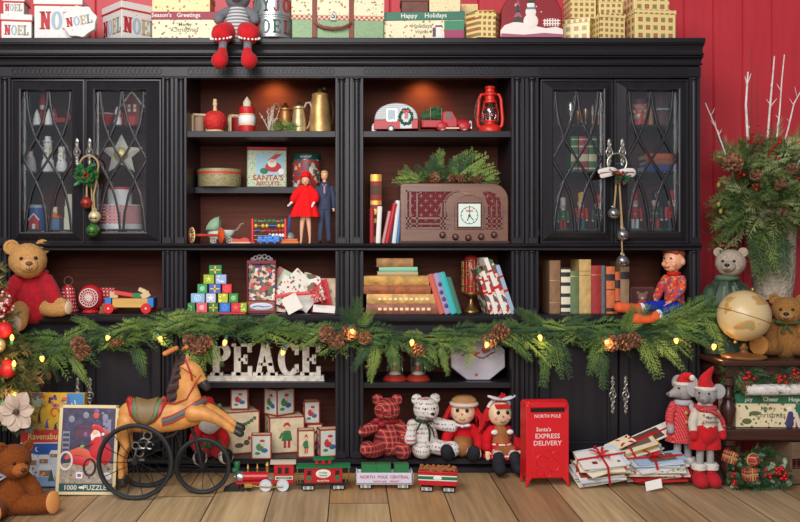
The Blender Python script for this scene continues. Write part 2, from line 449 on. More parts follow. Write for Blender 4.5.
# ================================================================ setting
def floor_mat():
    t = NT('floor_boards'); sp = t.new('ShaderNodeSeparateXYZ'); t.ln(t.coord(), sp.inputs[0])
    W = .235
    xi = t.math('DIVIDE', t.math('ADD', sp.outputs[0], 5.02), W); ix = t.math('FLOOR', xi); fx = t.math('FRACT', xi)
    w1 = t.new('ShaderNodeTexWhiteNoise', noise_dimensions='1D'); t.ln(ix, w1.inputs['W'])
    yo = t.math('ADD', t.math('DIVIDE', sp.outputs[1], 2.4), t.math('MULTIPLY', w1.outputs[0], 7.)); iy = t.math('FLOOR', yo); fy = t.math('FRACT', yo)
    w2 = t.new('ShaderNodeTexWhiteNoise', noise_dimensions='2D'); cb = t.new('ShaderNodeCombineXYZ'); t.ln(ix, cb.inputs[0]); t.ln(iy, cb.inputs[1]); t.ln(cb.outputs[0], w2.inputs['Vector'])
    base = t.ramp(w2.outputs[0], [(202, 170, 128), (216, 186, 142), (188, 154, 116), (224, 196, 152), (210, 168, 118), (204, 178, 142)])
    of = t.new('ShaderNodeVectorMath', operation='ADD'); t.ln(t.coord((1, .05, 1)), of.inputs[0]); t.ln(w2.outputs['Color'], of.inputs[1])
    g = t.noise(of.outputs[0], 60, 6); g2 = t.noise(of.outputs[0], 14, 4)
    g = t.math('ADD', t.math('MULTIPLY', g, .55), t.math('MULTIPLY', g2, .45))
    gr = t.ramp(g, [(66, 56, 48), (158, 146, 134), (236, 230, 222), (255, 252, 248)], False)
    mx = t.new('ShaderNodeMix', data_type='RGBA', blend_type='MULTIPLY'); mx.inputs['Factor'].default_value = .85; t.ln(base, mx.inputs[6]); t.ln(gr, mx.inputs[7])
    gap = t.math('MAXIMUM', t.math('LESS_THAN', fx, .02), t.math('LESS_THAN', fy, .0025))
    col = t.mix(gap, mx.outputs[2], (46, 34, 26))
    h = t.math('SUBTRACT', t.math('MULTIPLY', g, .3), t.math('MULTIPLY', gap, 1.))
    t.bump(h, .5, .003)
    return t.fin(col, .48, 0, .4)
b = MB(); b.box(-3.4, 3.4, -5.2, .44, -.05, 0); o = b.build('floor', floor_mat(), smooth=False); o.rotation_euler = (0, 0, rad(0)); tag(o, 'brown weathered wood plank floor', None, None, 'structure')
# red beadboard wall: boards with a groove between them
t = NT('red_paint'); co = t.coord((1, 1, .12))
WALL = t.fin(t.ramp(t.noise(co, 22, 4), [(174, 40, 50), (188, 46, 56), (198, 56, 66)], False), .45, 0, .4); t.bump(t.noise(t.coord(), 40, 3), .08)
b = MB(); bw = 29.4*k(.42); x = wx(684, .42)-40*bw
while x < 3.4:
    b.prism([(x, 0), (x+bw, 0), (x+bw, 3.1), (x, 3.1)], .425, .46)
    z0 = x+.006
    b.loft([[(x+.001, .428, 0), (x+bw-.001, .428, 0), (x+bw-.001, .428, 3.1), (x+.001, .428, 3.1)], [(x+.001, .424, 0), (x+bw-.001, .424, 0), (x+bw-.001, .424, 3.1), (x+.001, .424, 3.1)],
            [(x+.006, .417, 0), (x+bw-.006, .417, 0), (x+bw-.006, .417, 3.1), (x+.006, .417, 3.1)]], cap0=False)
    x += bw
tag(b.build('wall_back', WALL, smooth=False), 'red painted vertical board wall', None, None, 'structure')
# ================================================================ the black wall unit: four cabinets side by side
def X(px): return (px-CX)*S
def Z(py): return H-(py-CY)*S
def pbx(b, px0, px1, py0, py1, Y0, Y1, mat=0): b.box(X(px0), X(px1), Y0, Y1, Z(py1), Z(py0), mat)
CORN = [(.0, 78), (-.006, 77.5), (-.006, 76.5), (-.012, 76), (-.012, 66.5), (-.024, 66), (-.03, 65), (-.03, 63.5), (-.022, 63), (-.024, 60), (-.032, 58), (-.044, 57), (-.05, 56), (-.054, 54.8), (-.05, 53.4), (-.044, 53), (-.046, 49), (-.054, 46), (-.068, 44.2), (-.08, 43.6), (-.084, 43), (-.084, 38.4), (-.082, 37.8)]
CORN = [(0, 78), (-.004, 77.5), (-.004, 76.6), (-.008, 76), (-.008, 66.8), (.004, 66.4), (.004, 65.8), (-.02, 65.4), (-.024, 64.4), (-.022, 63.4), (-.012, 63), (-.012, 61.6), (-.016, 59.4), (-.026, 57.6), (-.036, 56.8), (-.036, 56.2), (-.022, 55.9), (-.034, 55.2), (-.038, 54.2), (-.036, 53.2), (-.026, 52.8), (-.024, 50), (-.028, 47.4), (-.036, 45.2), (-.046, 44), (-.046, 43.4), (-.04, 43), (-.05, 42.4), (-.05, 38.3), (-.048, 37.8)]
ZTOP = wz(37.8, -.048)
def cornice(b, x0, x1, m0, m1):
    L0 = []; L1 = []
    for Y, py in CORN:
        z = wz(py, Y); L0.append((X(x0)-m0*-Y*.1, Y, z)); L1.append((X(x1)+m1*-Y*.1, Y, z))
    for L in (L0, L1):
        xx = L[-1][0]; L += [(xx, .4, ZTOP), (xx, .4, Z(62)), (xx, .035, Z(62)), (xx, .035, Z(78))]
    n = len(L0); b.add(L0+L1, [tuple(range(n)), tuple(range(2*n-1, n-1, -1))]+[(i, i+n, (i+1) % n+n, (i+1) % n) for i in range(n)])
def extr(b, x0, x1, prof, back):
    """horizontal moulding: prof = [(Y, py)...] from bottom to top at the front, closed at depth back"""
    P = [(Y, Z(py)) for Y, py in prof]; P = P+[(back, P[-1][1]), (back, P[0][1])]; n = len(P)
    b.add([(X(x0), y, z) for y, z in P]+[(X(x1), y, z) for y, z in P],
          [tuple(range(n)), tuple(range(2*n-1, n-1, -1))]+[(i, i+n, (i+1) % n+n, (i+1) % n) for i in range(n)])
def pilaster(u, off, x0, x1, py0, py1, outer):
    """flat stile with a half-round reed, edge beads, cap and foot block; outer = side (-1/1) of the cabinet's outside"""
    b = MB(1, off); w = x1-x0
    pbx(b, x0, x1, py0, py1, .004, .03)
    def reed(c, r, y):
        pts = [(X(c), y, Z(py0+3)), (X(c), y, Z(py1-4))]; b.tube(pts, r*S, 14)
    cx = (x0+x1)/2 + (.4 if outer < 0 else -.4)
    reed(cx, 2.9, .0)
    e_in = x1-1.2 if outer < 0 else x0+1.2; e_out = x0+1.6 if outer < 0 else x1-1.6
    pbx(b, e_in-1.1, e_in+1.1, py0, py1, -.012, .01); pbx(b, e_out-1.4, e_out+1.4, py0, py1, -.008, .01)
    for (a, c) in ((py0, py0+1.4), (py0+2.2, py0+3.2)): b.lathe([(3.5*S, 0), (3.7*S, S*.5), (3.5*S, (c-a)*S)], 14, (X(cx), 0, Z(c)))
    pbx(b, cx-4, cx+4, py1-5, py1, -.022, .01); pbx(b, cx-3.4, cx+3.4, py1-6.2, py1-5, -.018, .01)
    return b.build('pilaster', BLACK, u, ang=35, bevel=.0006)
def rail(u, off, x0, x1, name='rail'):
    b = MB(1, off); extr(b, x0, x1, [(-.012, 250.5), (-.02, 250), (-.02, 248.4), (-.012, 247.8), (-.016, 246.6), (-.026, 246.2), (-.03, 245), (-.026, 243.8), (-.016, 243.4)], .36)
    return b.build(name, BLACKX, u, ang=25)
def waist(u, off, x0, x1):
    b = MB(1, off); extr(b, x0, x1, [(.03, 336), (-.012, 336), (-.016, 334.5), (-.016, 333), (-.006, 332.6), (-.006, 325), (-.012, 324.6), (-.02, 322), (-.034, 321), (-.038, 319), (-.038, 315.6), (-.032, 314.6), (-.02, 314)], .36)
    return b.build('waist_moulding', BLACKX, u, ang=25)
def chain(b, x0, x1, py, Y, r=2.9, st=4.3):
    """guilloche carving: interlaced rings"""
    n = int((x1-x0)/st); st = (x1-x0-2*r)/(n-1)
    for i in range(n): b.torus((X(x0+r+i*st), Y+(.0006 if i % 2 else 0), Z(py)), r*S, .75*S, 14, 5)
def handle(parent, off, px, py0, py1, Y):
    """ornate pewter pull: finials, pierced links and a round boss"""
    b = MB(1, off); h = py1-py0; x = X(px)
    def q(f): return Z(py0+h*f)
    for f, s_ in ((.07, 1), (.93, 1)):
        b.lathe([(0, -2.9*S), (1.9*S, 0), (0, 2.9*S)], 4, (x, Y, q(f)), M=None, sy=.35)
        b.torus((x, Y, q(.19 if f < .5 else .82)), 1.5*S, .55*S, 12, 6, sz=1.5)
    for f in (.28, .73): b.sph((x, Y, q(f)), (1.3*S, .6*S, 1.3*S), 10, 6)
    for f in (.37, .64): b.torus((x, Y, q(f)), 1.9*S, .6*S, 14, 6, sz=1.25)
    b.torus((x, Y, q(.5)), 3.2*S, .8*S, 18, 6); b.sph((x, Y-.004, q(.5)), (1.7*S, 1.6*S, 1.7*S), 12, 8)
    b.box(x-.7*S, x+.7*S, Y, Y+.012, q(.97), q(.03))
    return b.build('handle', PEWTER, parent)
def rect(x0, x1, z0, z1, i, Y): return [(x0+i, Y, z0+i), (x1-i, Y, z0+i), (x1-i, Y, z1-i), (x0+i, Y, z1-i)]
def frame_loft(b, px0, px1, py0, py1, loops, cap1=False):
    L = [rect(X(px0), X(px1), Z(py1), Z(py0), i*S, Y) for i, Y in loops]
    b.loft(L, cap0=False, cap1=cap1)
def glazed_door(u, off, px0, px1, py0, py1, hx, hp, gpx0, gpx1, gpy0, gpy1):
    b = MB(1, off); 
    A = [(px0, px1, py0, py1, 0, .004), (px0, px1, py0, py1, 0, -.012), (px0+1.4, px1-1.4, py0+1.4, py1-1.4, 0, -.013), (px0+2.4, px1-2.4, py0+2.4, py1-2.4, 0, -.008),
         (gpx0-2, gpx1+2, gpy0-2, gpy1+2, 0, -.034), (gpx0-.7, gpx1+.7, gpy0-.7, gpy1+.7, 0, -.032), (gpx0, gpx1, gpy0, gpy1, 0, -.006), (gpx0, gpx1, gpy0, gpy1, 0, .004)]
    b.loft([rect(X(a), X(c), Z(f), Z(e), 0, Y) for a, c, e, f, _, Y in A]+[rect(X(px0), X(px1), Z(py1), Z(py0), 0, .004)], cap0=False, cap1=False)
    d = b.build('door', BLACK, u, ang=20)
    b = MB(1, off); pbx(b, gpx0-.6, gpx1+.6, gpy0-.6, gpy1+.6, -.002, .001); b.build('glass_pane', GLASS, d, smooth=False)
    b = MB(1, off); w = gpx1-gpx0; h = gpy1-gpy0
    B1 = [(.03, 1), (.07, .86), (.14, .74), (.24, .635), (.37, .56), (.5, .49), (.63, .415), (.76, .335), (.86, .23), (.92, .11), (.94, 0)]
    B2 = [(.47, 1), (.44, .87), (.36, .74), (.24, .635), (.1, .55), (0, .485), (.1, .425), (.24, .335), (.38, .22), (.46, .1), (.49, 0)]
    for B in (B1, B2):
        for mir in (0, 1):
            b.tube([(X(gpx0+w*(1-a if mir else a)), -.009, Z(gpy0+h*c)) for a, c in B], 1.15*S, 6, flat=(.7, 1.2), nrm=(0, 1, 0))
    b.build('lattice', BLACK, d, ang=50)
    handle(d, off, hx, hp[0], hp[1], -.03)
    return d
def panel_door(u, off, px0, px1, py0, py1, hx, hp):
    b = MB(1, off)
    frame_loft(b, px0, px1, py0, py1, [(0, .004), (0, -.014), (.8, -.018), (8.4, -.018), (9.2, -.022), (10.2, -.02), (11.4, -.008), (12, -.008), (14.5, -.008)], True)
    d = b.build('door', BLACK, u, ang=25); handle(d, off, hx, hp[0], hp[1], -.024); return d
def unit(name, label, x0, x1, xi0, xi1, glazed, ends):
    e = bpy.data.objects.new(name, None); COL.objects.link(e); off = (X((x0+x1)/2), .2, 0); e.location = off; e.empty_display_size = .02
    tag(e, label, 'cabinet', 'black wall cabinets standing side by side')
    for a, c in ((x0+.2, xi0), (xi1, x1-.2)):
        b = MB(1, off); pbx(b, a, c, 61, 471, .03, .40); b.build('side_panel', BLACK, e, smooth=False)
    b = MB(1, off); pbx(b, xi0, xi1, 60, 466, .362, .372); b.build('back_panel', MAHOG, e, smooth=False)
    b = MB(1, off); cornice(b, x0, x1, *ends); b.build('cornice', BLACKX, e, ang=25)
    b = MB(1, off); chain(b, xi0+1, xi1-1, 71.4, -.0095); b.build('carved_frieze', BLACKX, e)
    for a, c, od in ((x0+.4, xi0, -1), (xi1, x1-.4, 1)):
        for r0, r1 in ((78.5, 243.5), (251, 314), (336, 457)): pilaster(e, off, a, c, r0, r1, od)
    rail(e, off, x0, x1); waist(e, off, x0, x1)
    b = MB(1, off); chain(b, xi0+2, xi1-2, 328.8, -.0065, 2.6, 4.2); b.build('carved_apron', BLACKX, e)
    b = MB(1, off); extr(b, x0, x1, [(.03, 471.9), (-.008, 471.9), (-.02, 471), (-.02, 467), (-.01, 466), (.02, 465.6), (.02, 464.2), (-.018, 463.6), (-.026, 462.4), (-.026, 459), (-.018, 457.6)], .36); b.build('plinth', BLACKX, e, ang=25)
    return e, off
def shelf(e, off, px0, px1, py, Y0, Y1=.36, th=5.6, name='shelf', m=None):
    b = MB(1, off); pbx(b, px0, px1, py, py+th, Y0, Y1); return b.build(name, m or BLACKX, e, bevel=.0015)
GL = glassmat((244, 250, 250), .05, .05)
eA, oA = unit('glazed_cabinet', 'left black glazed cabinet with holly and coloured bells on its door knobs', -2, 174.4, 11.5, 162.5, True, (1, 0))
glazed_door(eA, oA, 12.5, 85.2, 80, 243, 79, (140, 166), 24, 73.5, 91.5, 231.5)
glazed_door(eA, oA, 86, 161.5, 80, 243, 91.5, (140, 166), 97.5, 147, 91.5, 231.5)
panel_door(eA, oA, 12.5, 84.6, 337, 451, 79, (377, 412)); panel_door(eA, oA, 85.8, 161.5, 337, 451, 91.5, (377, 412))
eD, oD = unit('glazed_cabinet', 'right black glazed cabinet with two silver bells hung on its door', 524.4, 700, 538, 688.5, True, (0, 1))
glazed_door(eD, oD, 540, 612.6, 80, 243, 607.5, (140, 166), 552.5, 601, 91.5, 231)
glazed_door(eD, oD, 613.6, 687.5, 80, 243, 620.5, (140, 166), 626, 675.5, 91.5, 231)
panel_door(eD, oD, 539, 617, 337, 451, 611.3, (375, 413)); panel_door(eD, oD, 618.4, 687.5, 337, 451, 624.2, (375, 413))
ZA1, ZA2, ZA3 = Z(122.5), Z(170), Z(229.5)
for e, off, a, c in ((eA, oA, 11.5, 162.5), (eD, oD, 538, 688.5)):
    shelf(e, off, a, c, 122.5, .06, .36, 2.2, 'glass_shelf', GL); shelf(e, off, a, c, 170, .06, .36, 2.2, 'glass_shelf', GL); shelf(e, off, a, c, 229.5, .012, .36, 6, 'shelf')
    shelf(e, off, a, c, 316, .0, .36, 5, 'shelf')
eB, oB = unit('open_bookcase', 'black open bookcase beside the left glazed cabinet, with PEACE sign inside', 174.4, 349.4, 187, 335.4, False, (0, 0))
eC, oC = unit('open_bookcase', 'black open bookcase holding the old radio, left of right glazed cabinet', 349.4, 524.4, 363.2, 511, False, (0, 0))
for e, off, a, c in ((eB, oB, 187, 335.4), (eC, oC, 363.2, 511)):
    shelf(e, off, a, c, 131, .0, .36, 6.2); shelf(e, off, a, c, 382.5, .0, .36, 5.5)
    # puck lamp in the bay's top
    b = MB(1, off); cx = X((a+c)/2+ (7 if a < 300 else -8)); b.lathe([(0, 0), (.03, 0), (.034, .006), (.034, .012), (0, .012)], 20, (cx, .19, Z(62)-.012)); b.build('puck_lamp', mat((255, 190, 110), .4, emit=2.5), e)
    lt = bpy.data.lights.new('puck_light', 'SPOT'); lt.energy = 2.3; lt.color = (1, .45, .14); lt.spot_size = rad(120); lt.spot_blend = .9; lt.shadow_soft_size = .03
    lo = bpy.data.objects.new('puck_light', lt); COL.objects.link(lo); lo.location = (cx, .27, Z(66)-.01); lo.rotation_euler = (rad(35), 0, 0)
shelf(eB, oB, 187, 335.4, 184, .2, .36, 6.5)
# levels
Z131, Z187, Z245, Z313, Z383, Z457 = Z(131), Z(187), Z(243.4), Z(314), Z(382.5), Z(457.6)
ZB187 = Z(184)
# ================================================================ on top of the wall unit
FACE = {'F': Matrix.Identity(4), 'R': RZ(90), 'L': RZ(-90)}
def gift(name, label, px, z, yf, w, h, d, rz=0, body=None, lid=None, lidh=0, lo=.8, band=None, words=(), cat='box', group=None, bev=.5):
    """lidded gift box, sizes in photo pixels; words = (face, kind, text, size, x, z, materials)"""
    uu = k(yf+d*S/2); hy = (abs(w*math.sin(rad(rz)))+abs(d*math.cos(rad(rz))))/2*uu
    t = Th(name, label, cat, px, z, yf+hy, group, rz)
    t.yf = yf; t.u = k(yf); t.o.location.x = wx(px, yf)
    b = t.mb(); b.box(-w/2, w/2, -d/2, d/2, 0, h-lidh*.3)
    t.body = t.p(b, 'body', body, bevel=bev)
    if lid:
        b = t.mb(); b.box(-w/2-lo, w/2+lo, -d/2-lo, d/2+lo, h-lidh, h); t.lid = t.p(b, 'lid', lid, bevel=bev)
    if band:
        b = t.mb(); q = lo+.3; b.box(-w/2-q, w/2+q, -d/2-q, d/2+q, h-lidh-.2, h-lidh+1.3); t.p(b, 'ribbon', band, bevel=.2)
    for face, kind, st, size, x, zz, ms in words:
        b = t.mb(); hw = (d if face == 'F' else w)/2
        ex = (lo if zz > h-lidh and lid else 0)
        if kind == 'slab': b.slab(st, size, x, zz, -hw-ex-.05, .2, tuple(range(len(ms))), FACE[face], sx=.62)
        else: b.text(st, size, x, zz, -hw-ex-.2, 0, FACE[face])
        t.p(b, 'lettering', ms, smooth=False)
    return t
YE = -.034
NW = mat((206, 200, 196), .7, var=.05, vs=20); LR, LB, LG, LS = mat((170, 44, 52), .6), mat((150, 170, 184), .6), mat((170, 156, 128), .6), mat((120, 138, 128), .6)
NOELM = [LR, LB, LG, LS]; NOELP = pic([(186, 60, 60), (120, 160, 160), (210, 170, 120), (140, 150, 110)], 60, (208, 202, 198), .13)
gift('gift_box', 'white box lettered NOEL with red ribbon band, far left end of cabinet top', 13.5, ZTOP, YE, 29, 25, 30, 8, NOELP, NOELP, 7, band=RED, words=[('F', 'slab', 'NOEL', 10, 0, 4, NOELM), ('L', 'slab', 'NOEL', 10, 0, 4, NOELM)])
gift('gift_box', 'small white NOEL box stacked on the far left NOEL box', 12, ZTOP+25*k(0), YE+.012, 20, 17, 22, 6, NOELP, NOELP, 5, band=RED, words=[('F', 'slab', 'NOEL', 7.2, 0, 3.2, NOELM)])
gift('gift_box', 'largest white NOEL box behind the scalloped NOEL plaque', 56.5, ZTOP, YE+.03, 47, 42, 40, 3, NOELP, NOELP, 7, band=RED, words=[('F', 'slab', 'NOEL', 18, 3, 11, NOELM)])
gift('gift_box', 'white NOEL box turned corner forward, right of the scalloped plaque', 123, ZTOP, YE-.004, 41, 38, 41, 42, NOELP, NOELP, 8, band=RED, words=[('F', 'slab', 'NOEL', 16, 0, 7, NOELM), ('L', 'slab', 'NOEL', 16, 0, 7, NOELM)])
# scalloped plaque box standing on edge
t = Th('plaque_box', 'scalloped octagonal NOEL box leaning against the white boxes', 'box', 82, ZTOP+.002, YE-.018, rot=(rad(-9), rad(-10), 0))
pl = []
for i in range(96):
    a = 2*PI*i/96; r = 16.4+1.1*math.sin(a*8+.8)*(1 if math.sin(a*8+.8) > 0 else .5); pl.append((r*math.cos(a)*1.03, 16.2+r*math.sin(a)*.98))
b = t.mb(); b.prism(pl, -2.4, 2.2); t.p(b, 'body', NOELP, bevel=.4)
b = t.mb(); b.slab('NOEL', 9.5, 0, 12, -2.45, .25, (0, 1, 2, 3), sx=.74); t.p(b, 'lettering', NOELM, smooth=False)
HOLLYP = pic([(70, 110, 70), (150, 50, 56), (90, 120, 80), (190, 120, 110), (60, 96, 70)], 52, (222, 206, 168), .3); MAROON = mat((140, 42, 62), .55); GTXT = mat((110, 120, 90), .6)
t = gift('gift_box', "cream holly box with maroon lid lettered Season's Greetings", 185, ZTOP, YE+.01, 66, 27.5, 34, 0, HOLLYP, MAROON, 8, words=[('F', 'text', "Season's   Greetings", 6, -9, 22, [PAPER]), ('F', 'text', 'Merry', 5.5, 0, 13, [GTXT]), ('F', 'text', 'Christmas', 6.5, 0, 7.5, [GTXT])])
GSTAR = pic([(176, 132, 60), (206, 170, 110), (150, 96, 60)], 40, (222, 196, 138), .26)
gift('gift_box', "gold snowflake box stacked on the Season's Greetings box", 181, ZTOP+27.6*k(0), YE+.03, 58, 20, 30, 0, GSTAR, GSTAR, 6)
# the two stacked round tins
TINM = mat((176, 178, 180), .35, .75, bump=.2, bs=30)
for nm, z0, hh, wd, lab in (('NOEL', 0, 21.5, 41, 'galvanized round tin lettered NOEL, lower of the stacked pair'), ('JOYJOY', 21.6, 24, 40, 'galvanized round tin lettered JOY, upper of the stacked pair')):
    t = Th('round_tin', lab, 'tin', 273, ZTOP+z0*k(.02), .02)
    b = t.mb(); r = wd/2; b.lathe([(r*.97, 0), (r, .6), (r, 1.6), (r*.97, 2.2), (r*.97, hh-2), (r, hh-1.6), (r, hh-.5), (r*.97, hh), (0, hh)], 40); t.p(b, 'body', TINM)
    b = t.mb(); hgt = 13; tot = len(nm); ms = [mat((168, 40, 46), .6), mat((96, 120, 110), .6), mat((60, 96, 80), .6), mat((120, 60, 60), .6)]
    for i, c in enumerate(nm):
        w, ps = SLAB[c]; a = (i-(tot-1)/2)*31
        b.M = RZ(a) @ TR(-w*hgt*.4, -r+.2, 4)
        for p in ps: b.prism([(x*hgt*.8, zz*hgt) for x, zz in p], -.5, .4, i % 4)
    b.M = None; t.p(b, 'lettering', ms, smooth=False)
# the suitcase box
t = Th('suitcase_box', 'green and cream suitcase box with brown leather straps and handle', 'suitcase', 337, ZTOP, .05, rz=4)
SUITG = pic([(120, 150, 110), (96, 130, 92), (150, 172, 130)], 220, (126, 156, 114), .4); SUITC = pic([(190, 80, 70), (120, 140, 90), (214, 190, 140)], 60, (226, 212, 178), .3); LEATH = mat((120, 58, 44), .5, bump=.3)
b = t.mb(); b.box(-45, 45, -19, 19, 0, 19); t.p(b, 'body', SUITG, bevel=.8)
b = t.mb(); b.box(-45.6, 45.6, -19.6, 19.6, 22, 40); t.p(b, 'lid', SUITC, bevel=.8)
b = t.mb(); b.box(-45.4, 45.4, -19.5, 19.5, 18, 22.4); t.p(b, 'border', pat('checks', (206, 190, 160), (176, 60, 52), 90))
for x in (-23, 13):
    b = t.mb(); b.box(x-2.4, x+2.4, -20.6, 20.6, -.0, 40.8); t.p(b, 'strap', LEATH, bevel=.4)
b = t.mb(); b.tube([(-23, -21, 15), (-20, -22.6, 12), (-14, -23.4, 9.4), (-5, -23.6, 8.4), (4, -23.4, 9.4), (10, -22.6, 12), (13, -21, 15)], 1.6, 8, flat=(1, .6)); t.p(b, 'handle', LEATH)
b = t.mb(); b.box(-8, -2, -20.8, -19.4, 17, 25); b.sph((-5, -21, 21), (2, 1, 2), 12, 8); t.p(b, 'latch', PEWTER, bevel=.3)
# Happy Holidays box
HG = mat((38, 104, 82), .5)
t = gift('gift_box', 'long cream holly box with green lid lettered Happy Holidays', 425, ZTOP, YE+.012, 80, 28, 40, -3, HOLLYP, HG, 8.5, words=[('F', 'text', 'Happy    Holidays', 6.4, 0, 22, [PAPER]), ('F', 'text', 'Holidays', 6, -2, 12, [GTXT]), ('F', 'text', 'Wishes', 4.5, -2, 6.5, [GTXT])])
b = t.mb(); b.box(20.5, 40.1, -20.25, -19.8, .3, 9.5, 0); b.box(20.5, 40.1, -20.25, -19.8, 9.5, 19, 1)
for (x, z, r, m_) in ((15, 4.6, 4.6, 2), (15, 11, 3.6, 2), (15, 16, 2.6, 2)): b.sph((x, -20, z), (r, .5, r), 16, 8, m_)
b.box(11.5, 18.5, -20.7, -20, 12.6, 14.2, 3); b.box(9, 12, -20.6, -20, 3, 12, 3); t.p(b, 'printed_snowman', [mat((150, 60, 96), .6), mat((60, 128, 96), .6), PAPER, mat((90, 60, 90), .6)], smooth=False)
z2 = ZTOP+28.1*k(0)
gift('gift_box', 'brown kraft box stacked left on the Happy Holidays box', 415, z2, YE+.06, 26, 18, 26, 0, mat((110, 70, 62), .7, var=.1), mat((104, 64, 58), .7), 6)
gift('gift_box', 'cream snowflake box stacked right on the Happy Holidays box', 445, z2, YE+.04, 31, 19, 28, 0, pic([(206, 170, 120), (196, 150, 110)], 60, (226, 204, 160), .2), None)
gift('gift_box', 'pale gold star box standing behind the Happy Holidays box end', 469.5, ZTOP, .15, 17, 44, 18, 0, GSTAR, None)
GCH = pat('squares', (222, 200, 136), (140, 134, 84), 28, (170, 96, 66), .35, .29); GCH2 = pat('squares', (222, 200, 136), (140, 128, 80), 40, (170, 96, 66), .35, .29); GLID = pat('dots', (206, 176, 96), (236, 220, 160), 80, None, .3, .3)
# hexagonal gold box
t = Th('hexagonal_box', 'hexagonal gold box with printed squares, left of the red snowman tin', 'box', 483, ZTOP, -.0)
b = t.mb(); b.lathe([(17, 0), (17, 22)], 6, a0=8, sy=.9); t.p(b, 'body', GCH2, smooth=False)
b = t.mb(); b.lathe([(17.8, 19.5), (17.8, 26), (0, 26)], 6, a0=8, sy=.9); t.p(b, 'lid', GCH2, smooth=False)
b = t.mb(); b.torus((0, 0, 26), 16.4, .7, 6, 6, ax='z'); b.M = RZ(8); t.p(b, 'rim', GOLD)
# red dome tin with painted snowman
t = Th('dome_tin', 'red domed tin painted with a snowman, snowy trees and a fence', 'tin', 530, ZTOP, -.015)
def dome(w, h): return [(-w/2, 0), (-w/2-.4, 6), (-w/2+1, 16)]+[(w/2*math.cos(rad(a)), 18+(h-18)*math.sin(rad(a))) for a in range(165, 14, -10)]+[(w/2-1, 16), (w/2+.4, 6), (w/2, 0)]
b = t.mb(); b.prism(dome(62, 50), -9, 9); t.p(b, 'body', mat((132, 26, 34), .45, bump=.2, bs=60), bevel=1)
b = t.mb(); y0, y1 = -9.4, -8.8
b.prism([(-31, .4), (31, .4), (30.6, 8), (24, 10.5), (14, 9), (4, 11), (-6, 14), (-17, 15.4), (-27, 12), (-31, 7)], y0, y1, 0)
b.prism([(-31, .3), (31, .3), (31, 3), (12, 4.4), (-8, 2.6), (-30, 4)], y0-.2, y1, 3)
for z, r in ((16, 7.4), (25, 5.4), (32, 4)): b.sph((-1, -9.2, z), (r, .9, r), 18, 8, 0)
b.box(-4.6, 3, -10.4, -9, 34, 35.4, 1); b.box(-3.2, 1.6, -10.4, -9, 35, 40, 1); b.box(-5, 3.4, -10.3, -9, 27.8, 29.6, 2)
for i in range(4): b.prism([(-20+i*1.2, 15+i*5), (-8-i*1.2, 15+i*5), (-13.6, 21+i*5.6)], y0, y1, 1+(i % 2)*2)
for i in range(6): b.box(12+i*2.6, 13.3+i*2.6, y0-.2, y1, 11, 19-abs(i-2.5)*.4, 0)
b.box(11, 28, y0-.3, y1, 13, 14, 0); b.box(11, 28, y0-.3, y1, 16, 17, 0)
for i in range(8): b.sph((R.uniform(-18, 24), -9, R.uniform(24, 42)), (.7, .4, .7), 6, 4, 0)
t.p(b, 'painted_scene', [mat((226, 214, 208), .6), mat((60, 70, 66), .6), mat((90, 130, 150), .6), mat((150, 90, 110), .6)], smooth=False)
# gold squares boxes at the right end
gl = [('small gold squares box behind the front pair, right of the red tin', 581.5, ZTOP, YE+.012, 31, 22, 28, -24, None), ('gold squares box stacked on the small one beside the red tin', 583, ZTOP+22.1*k(0), YE+.03, 26, 24, 24, 3, None),
      ('gold squares box in front, middle of the gold group', 611, ZTOP, YE-.008, 27, 25.5, 26, 12, None), ('low gold squares box stacked on the middle gold box', 611, ZTOP+25.6*k(0), YE+.02, 24, 16, 22, 0, None),
      ('largest gold squares box at the right end of cabinet top', 654, ZTOP, YE+.004, 43, 30, 40, 8, None), ('gold squares box stacked on the largest gold box', 651, ZTOP+30.1*k(0), YE+.03, 37, 22, 30, 5, None)]
for lab, px, z, yf, w, h, d, rz, _ in gl: gift('gift_box', lab, px, z, yf, w, h, d, rz, GCH if w > 30 else GCH2, GCH2, 4.5, lo=.6, group='gold squares boxes on the cabinet top')
# plush mouse sitting on the edge, boots dangling
t = Th('plush_mouse', 'grey plush mouse in red shorts and boots sitting on cabinet edge', 'plush toy', 237, ZTOP, -.05)
GREYF = fur((112, 112, 118), .15); REDV = mat((186, 16, 26), .9, bump=.6, bs=300, var=.12, sheen=.4); SWE = pat('stripes', (120, 120, 124), (196, 194, 192), 62, None, .95, .45)
b = t.mb(); b.sph((0, 6, 42), (13, 12, 12.5), 28, 18); b.sph((0, -6, 40), (6, 7, 5.4), 20, 12); hd = t.p(b, 'head', GREYF, fuzz=.5)
for sg in (-1, 1):
    b = t.mb(); b.sph((sg*13, 9, 49), (7, 2.4, 7.5), 18, 12); t.p(b, 'ear', GREYF, hd)
    b = t.mb(); b.sph((sg*5, -5, 45), 1.2, 10, 8); t.p(b, 'eye', BLK, hd)
b = t.mb(); b.sph((0, -13, 41), 1.5, 10, 8); t.p(b, 'nose', BLK, hd)
b = t.mb(); b.limb([(0, 7, 10), (0, 8, 18), (0, 8, 31)], [14.5, 13.5, 8.5], 28); t.p(b, 'sweater', SWE, fuzz=.6)
for sg in (-1, 1):
    b = t.mb(); b.limb([(sg*9, 7, 28), (sg*17, 3, 23), (sg*18, -3, 17)], [5, 5, 4.6], 16); t.p(b, 'arm', GREYF, fuzz=.4)
b = t.mb()
for sg in (-1, 1):
    b.limb([(sg*6, 6, 8), (sg*10, -5, 5), (sg*13.5, -11, 1)], [9, 9.4, 10.4], 20); 
t.p(b, 'shorts', REDV, fuzz=.7)
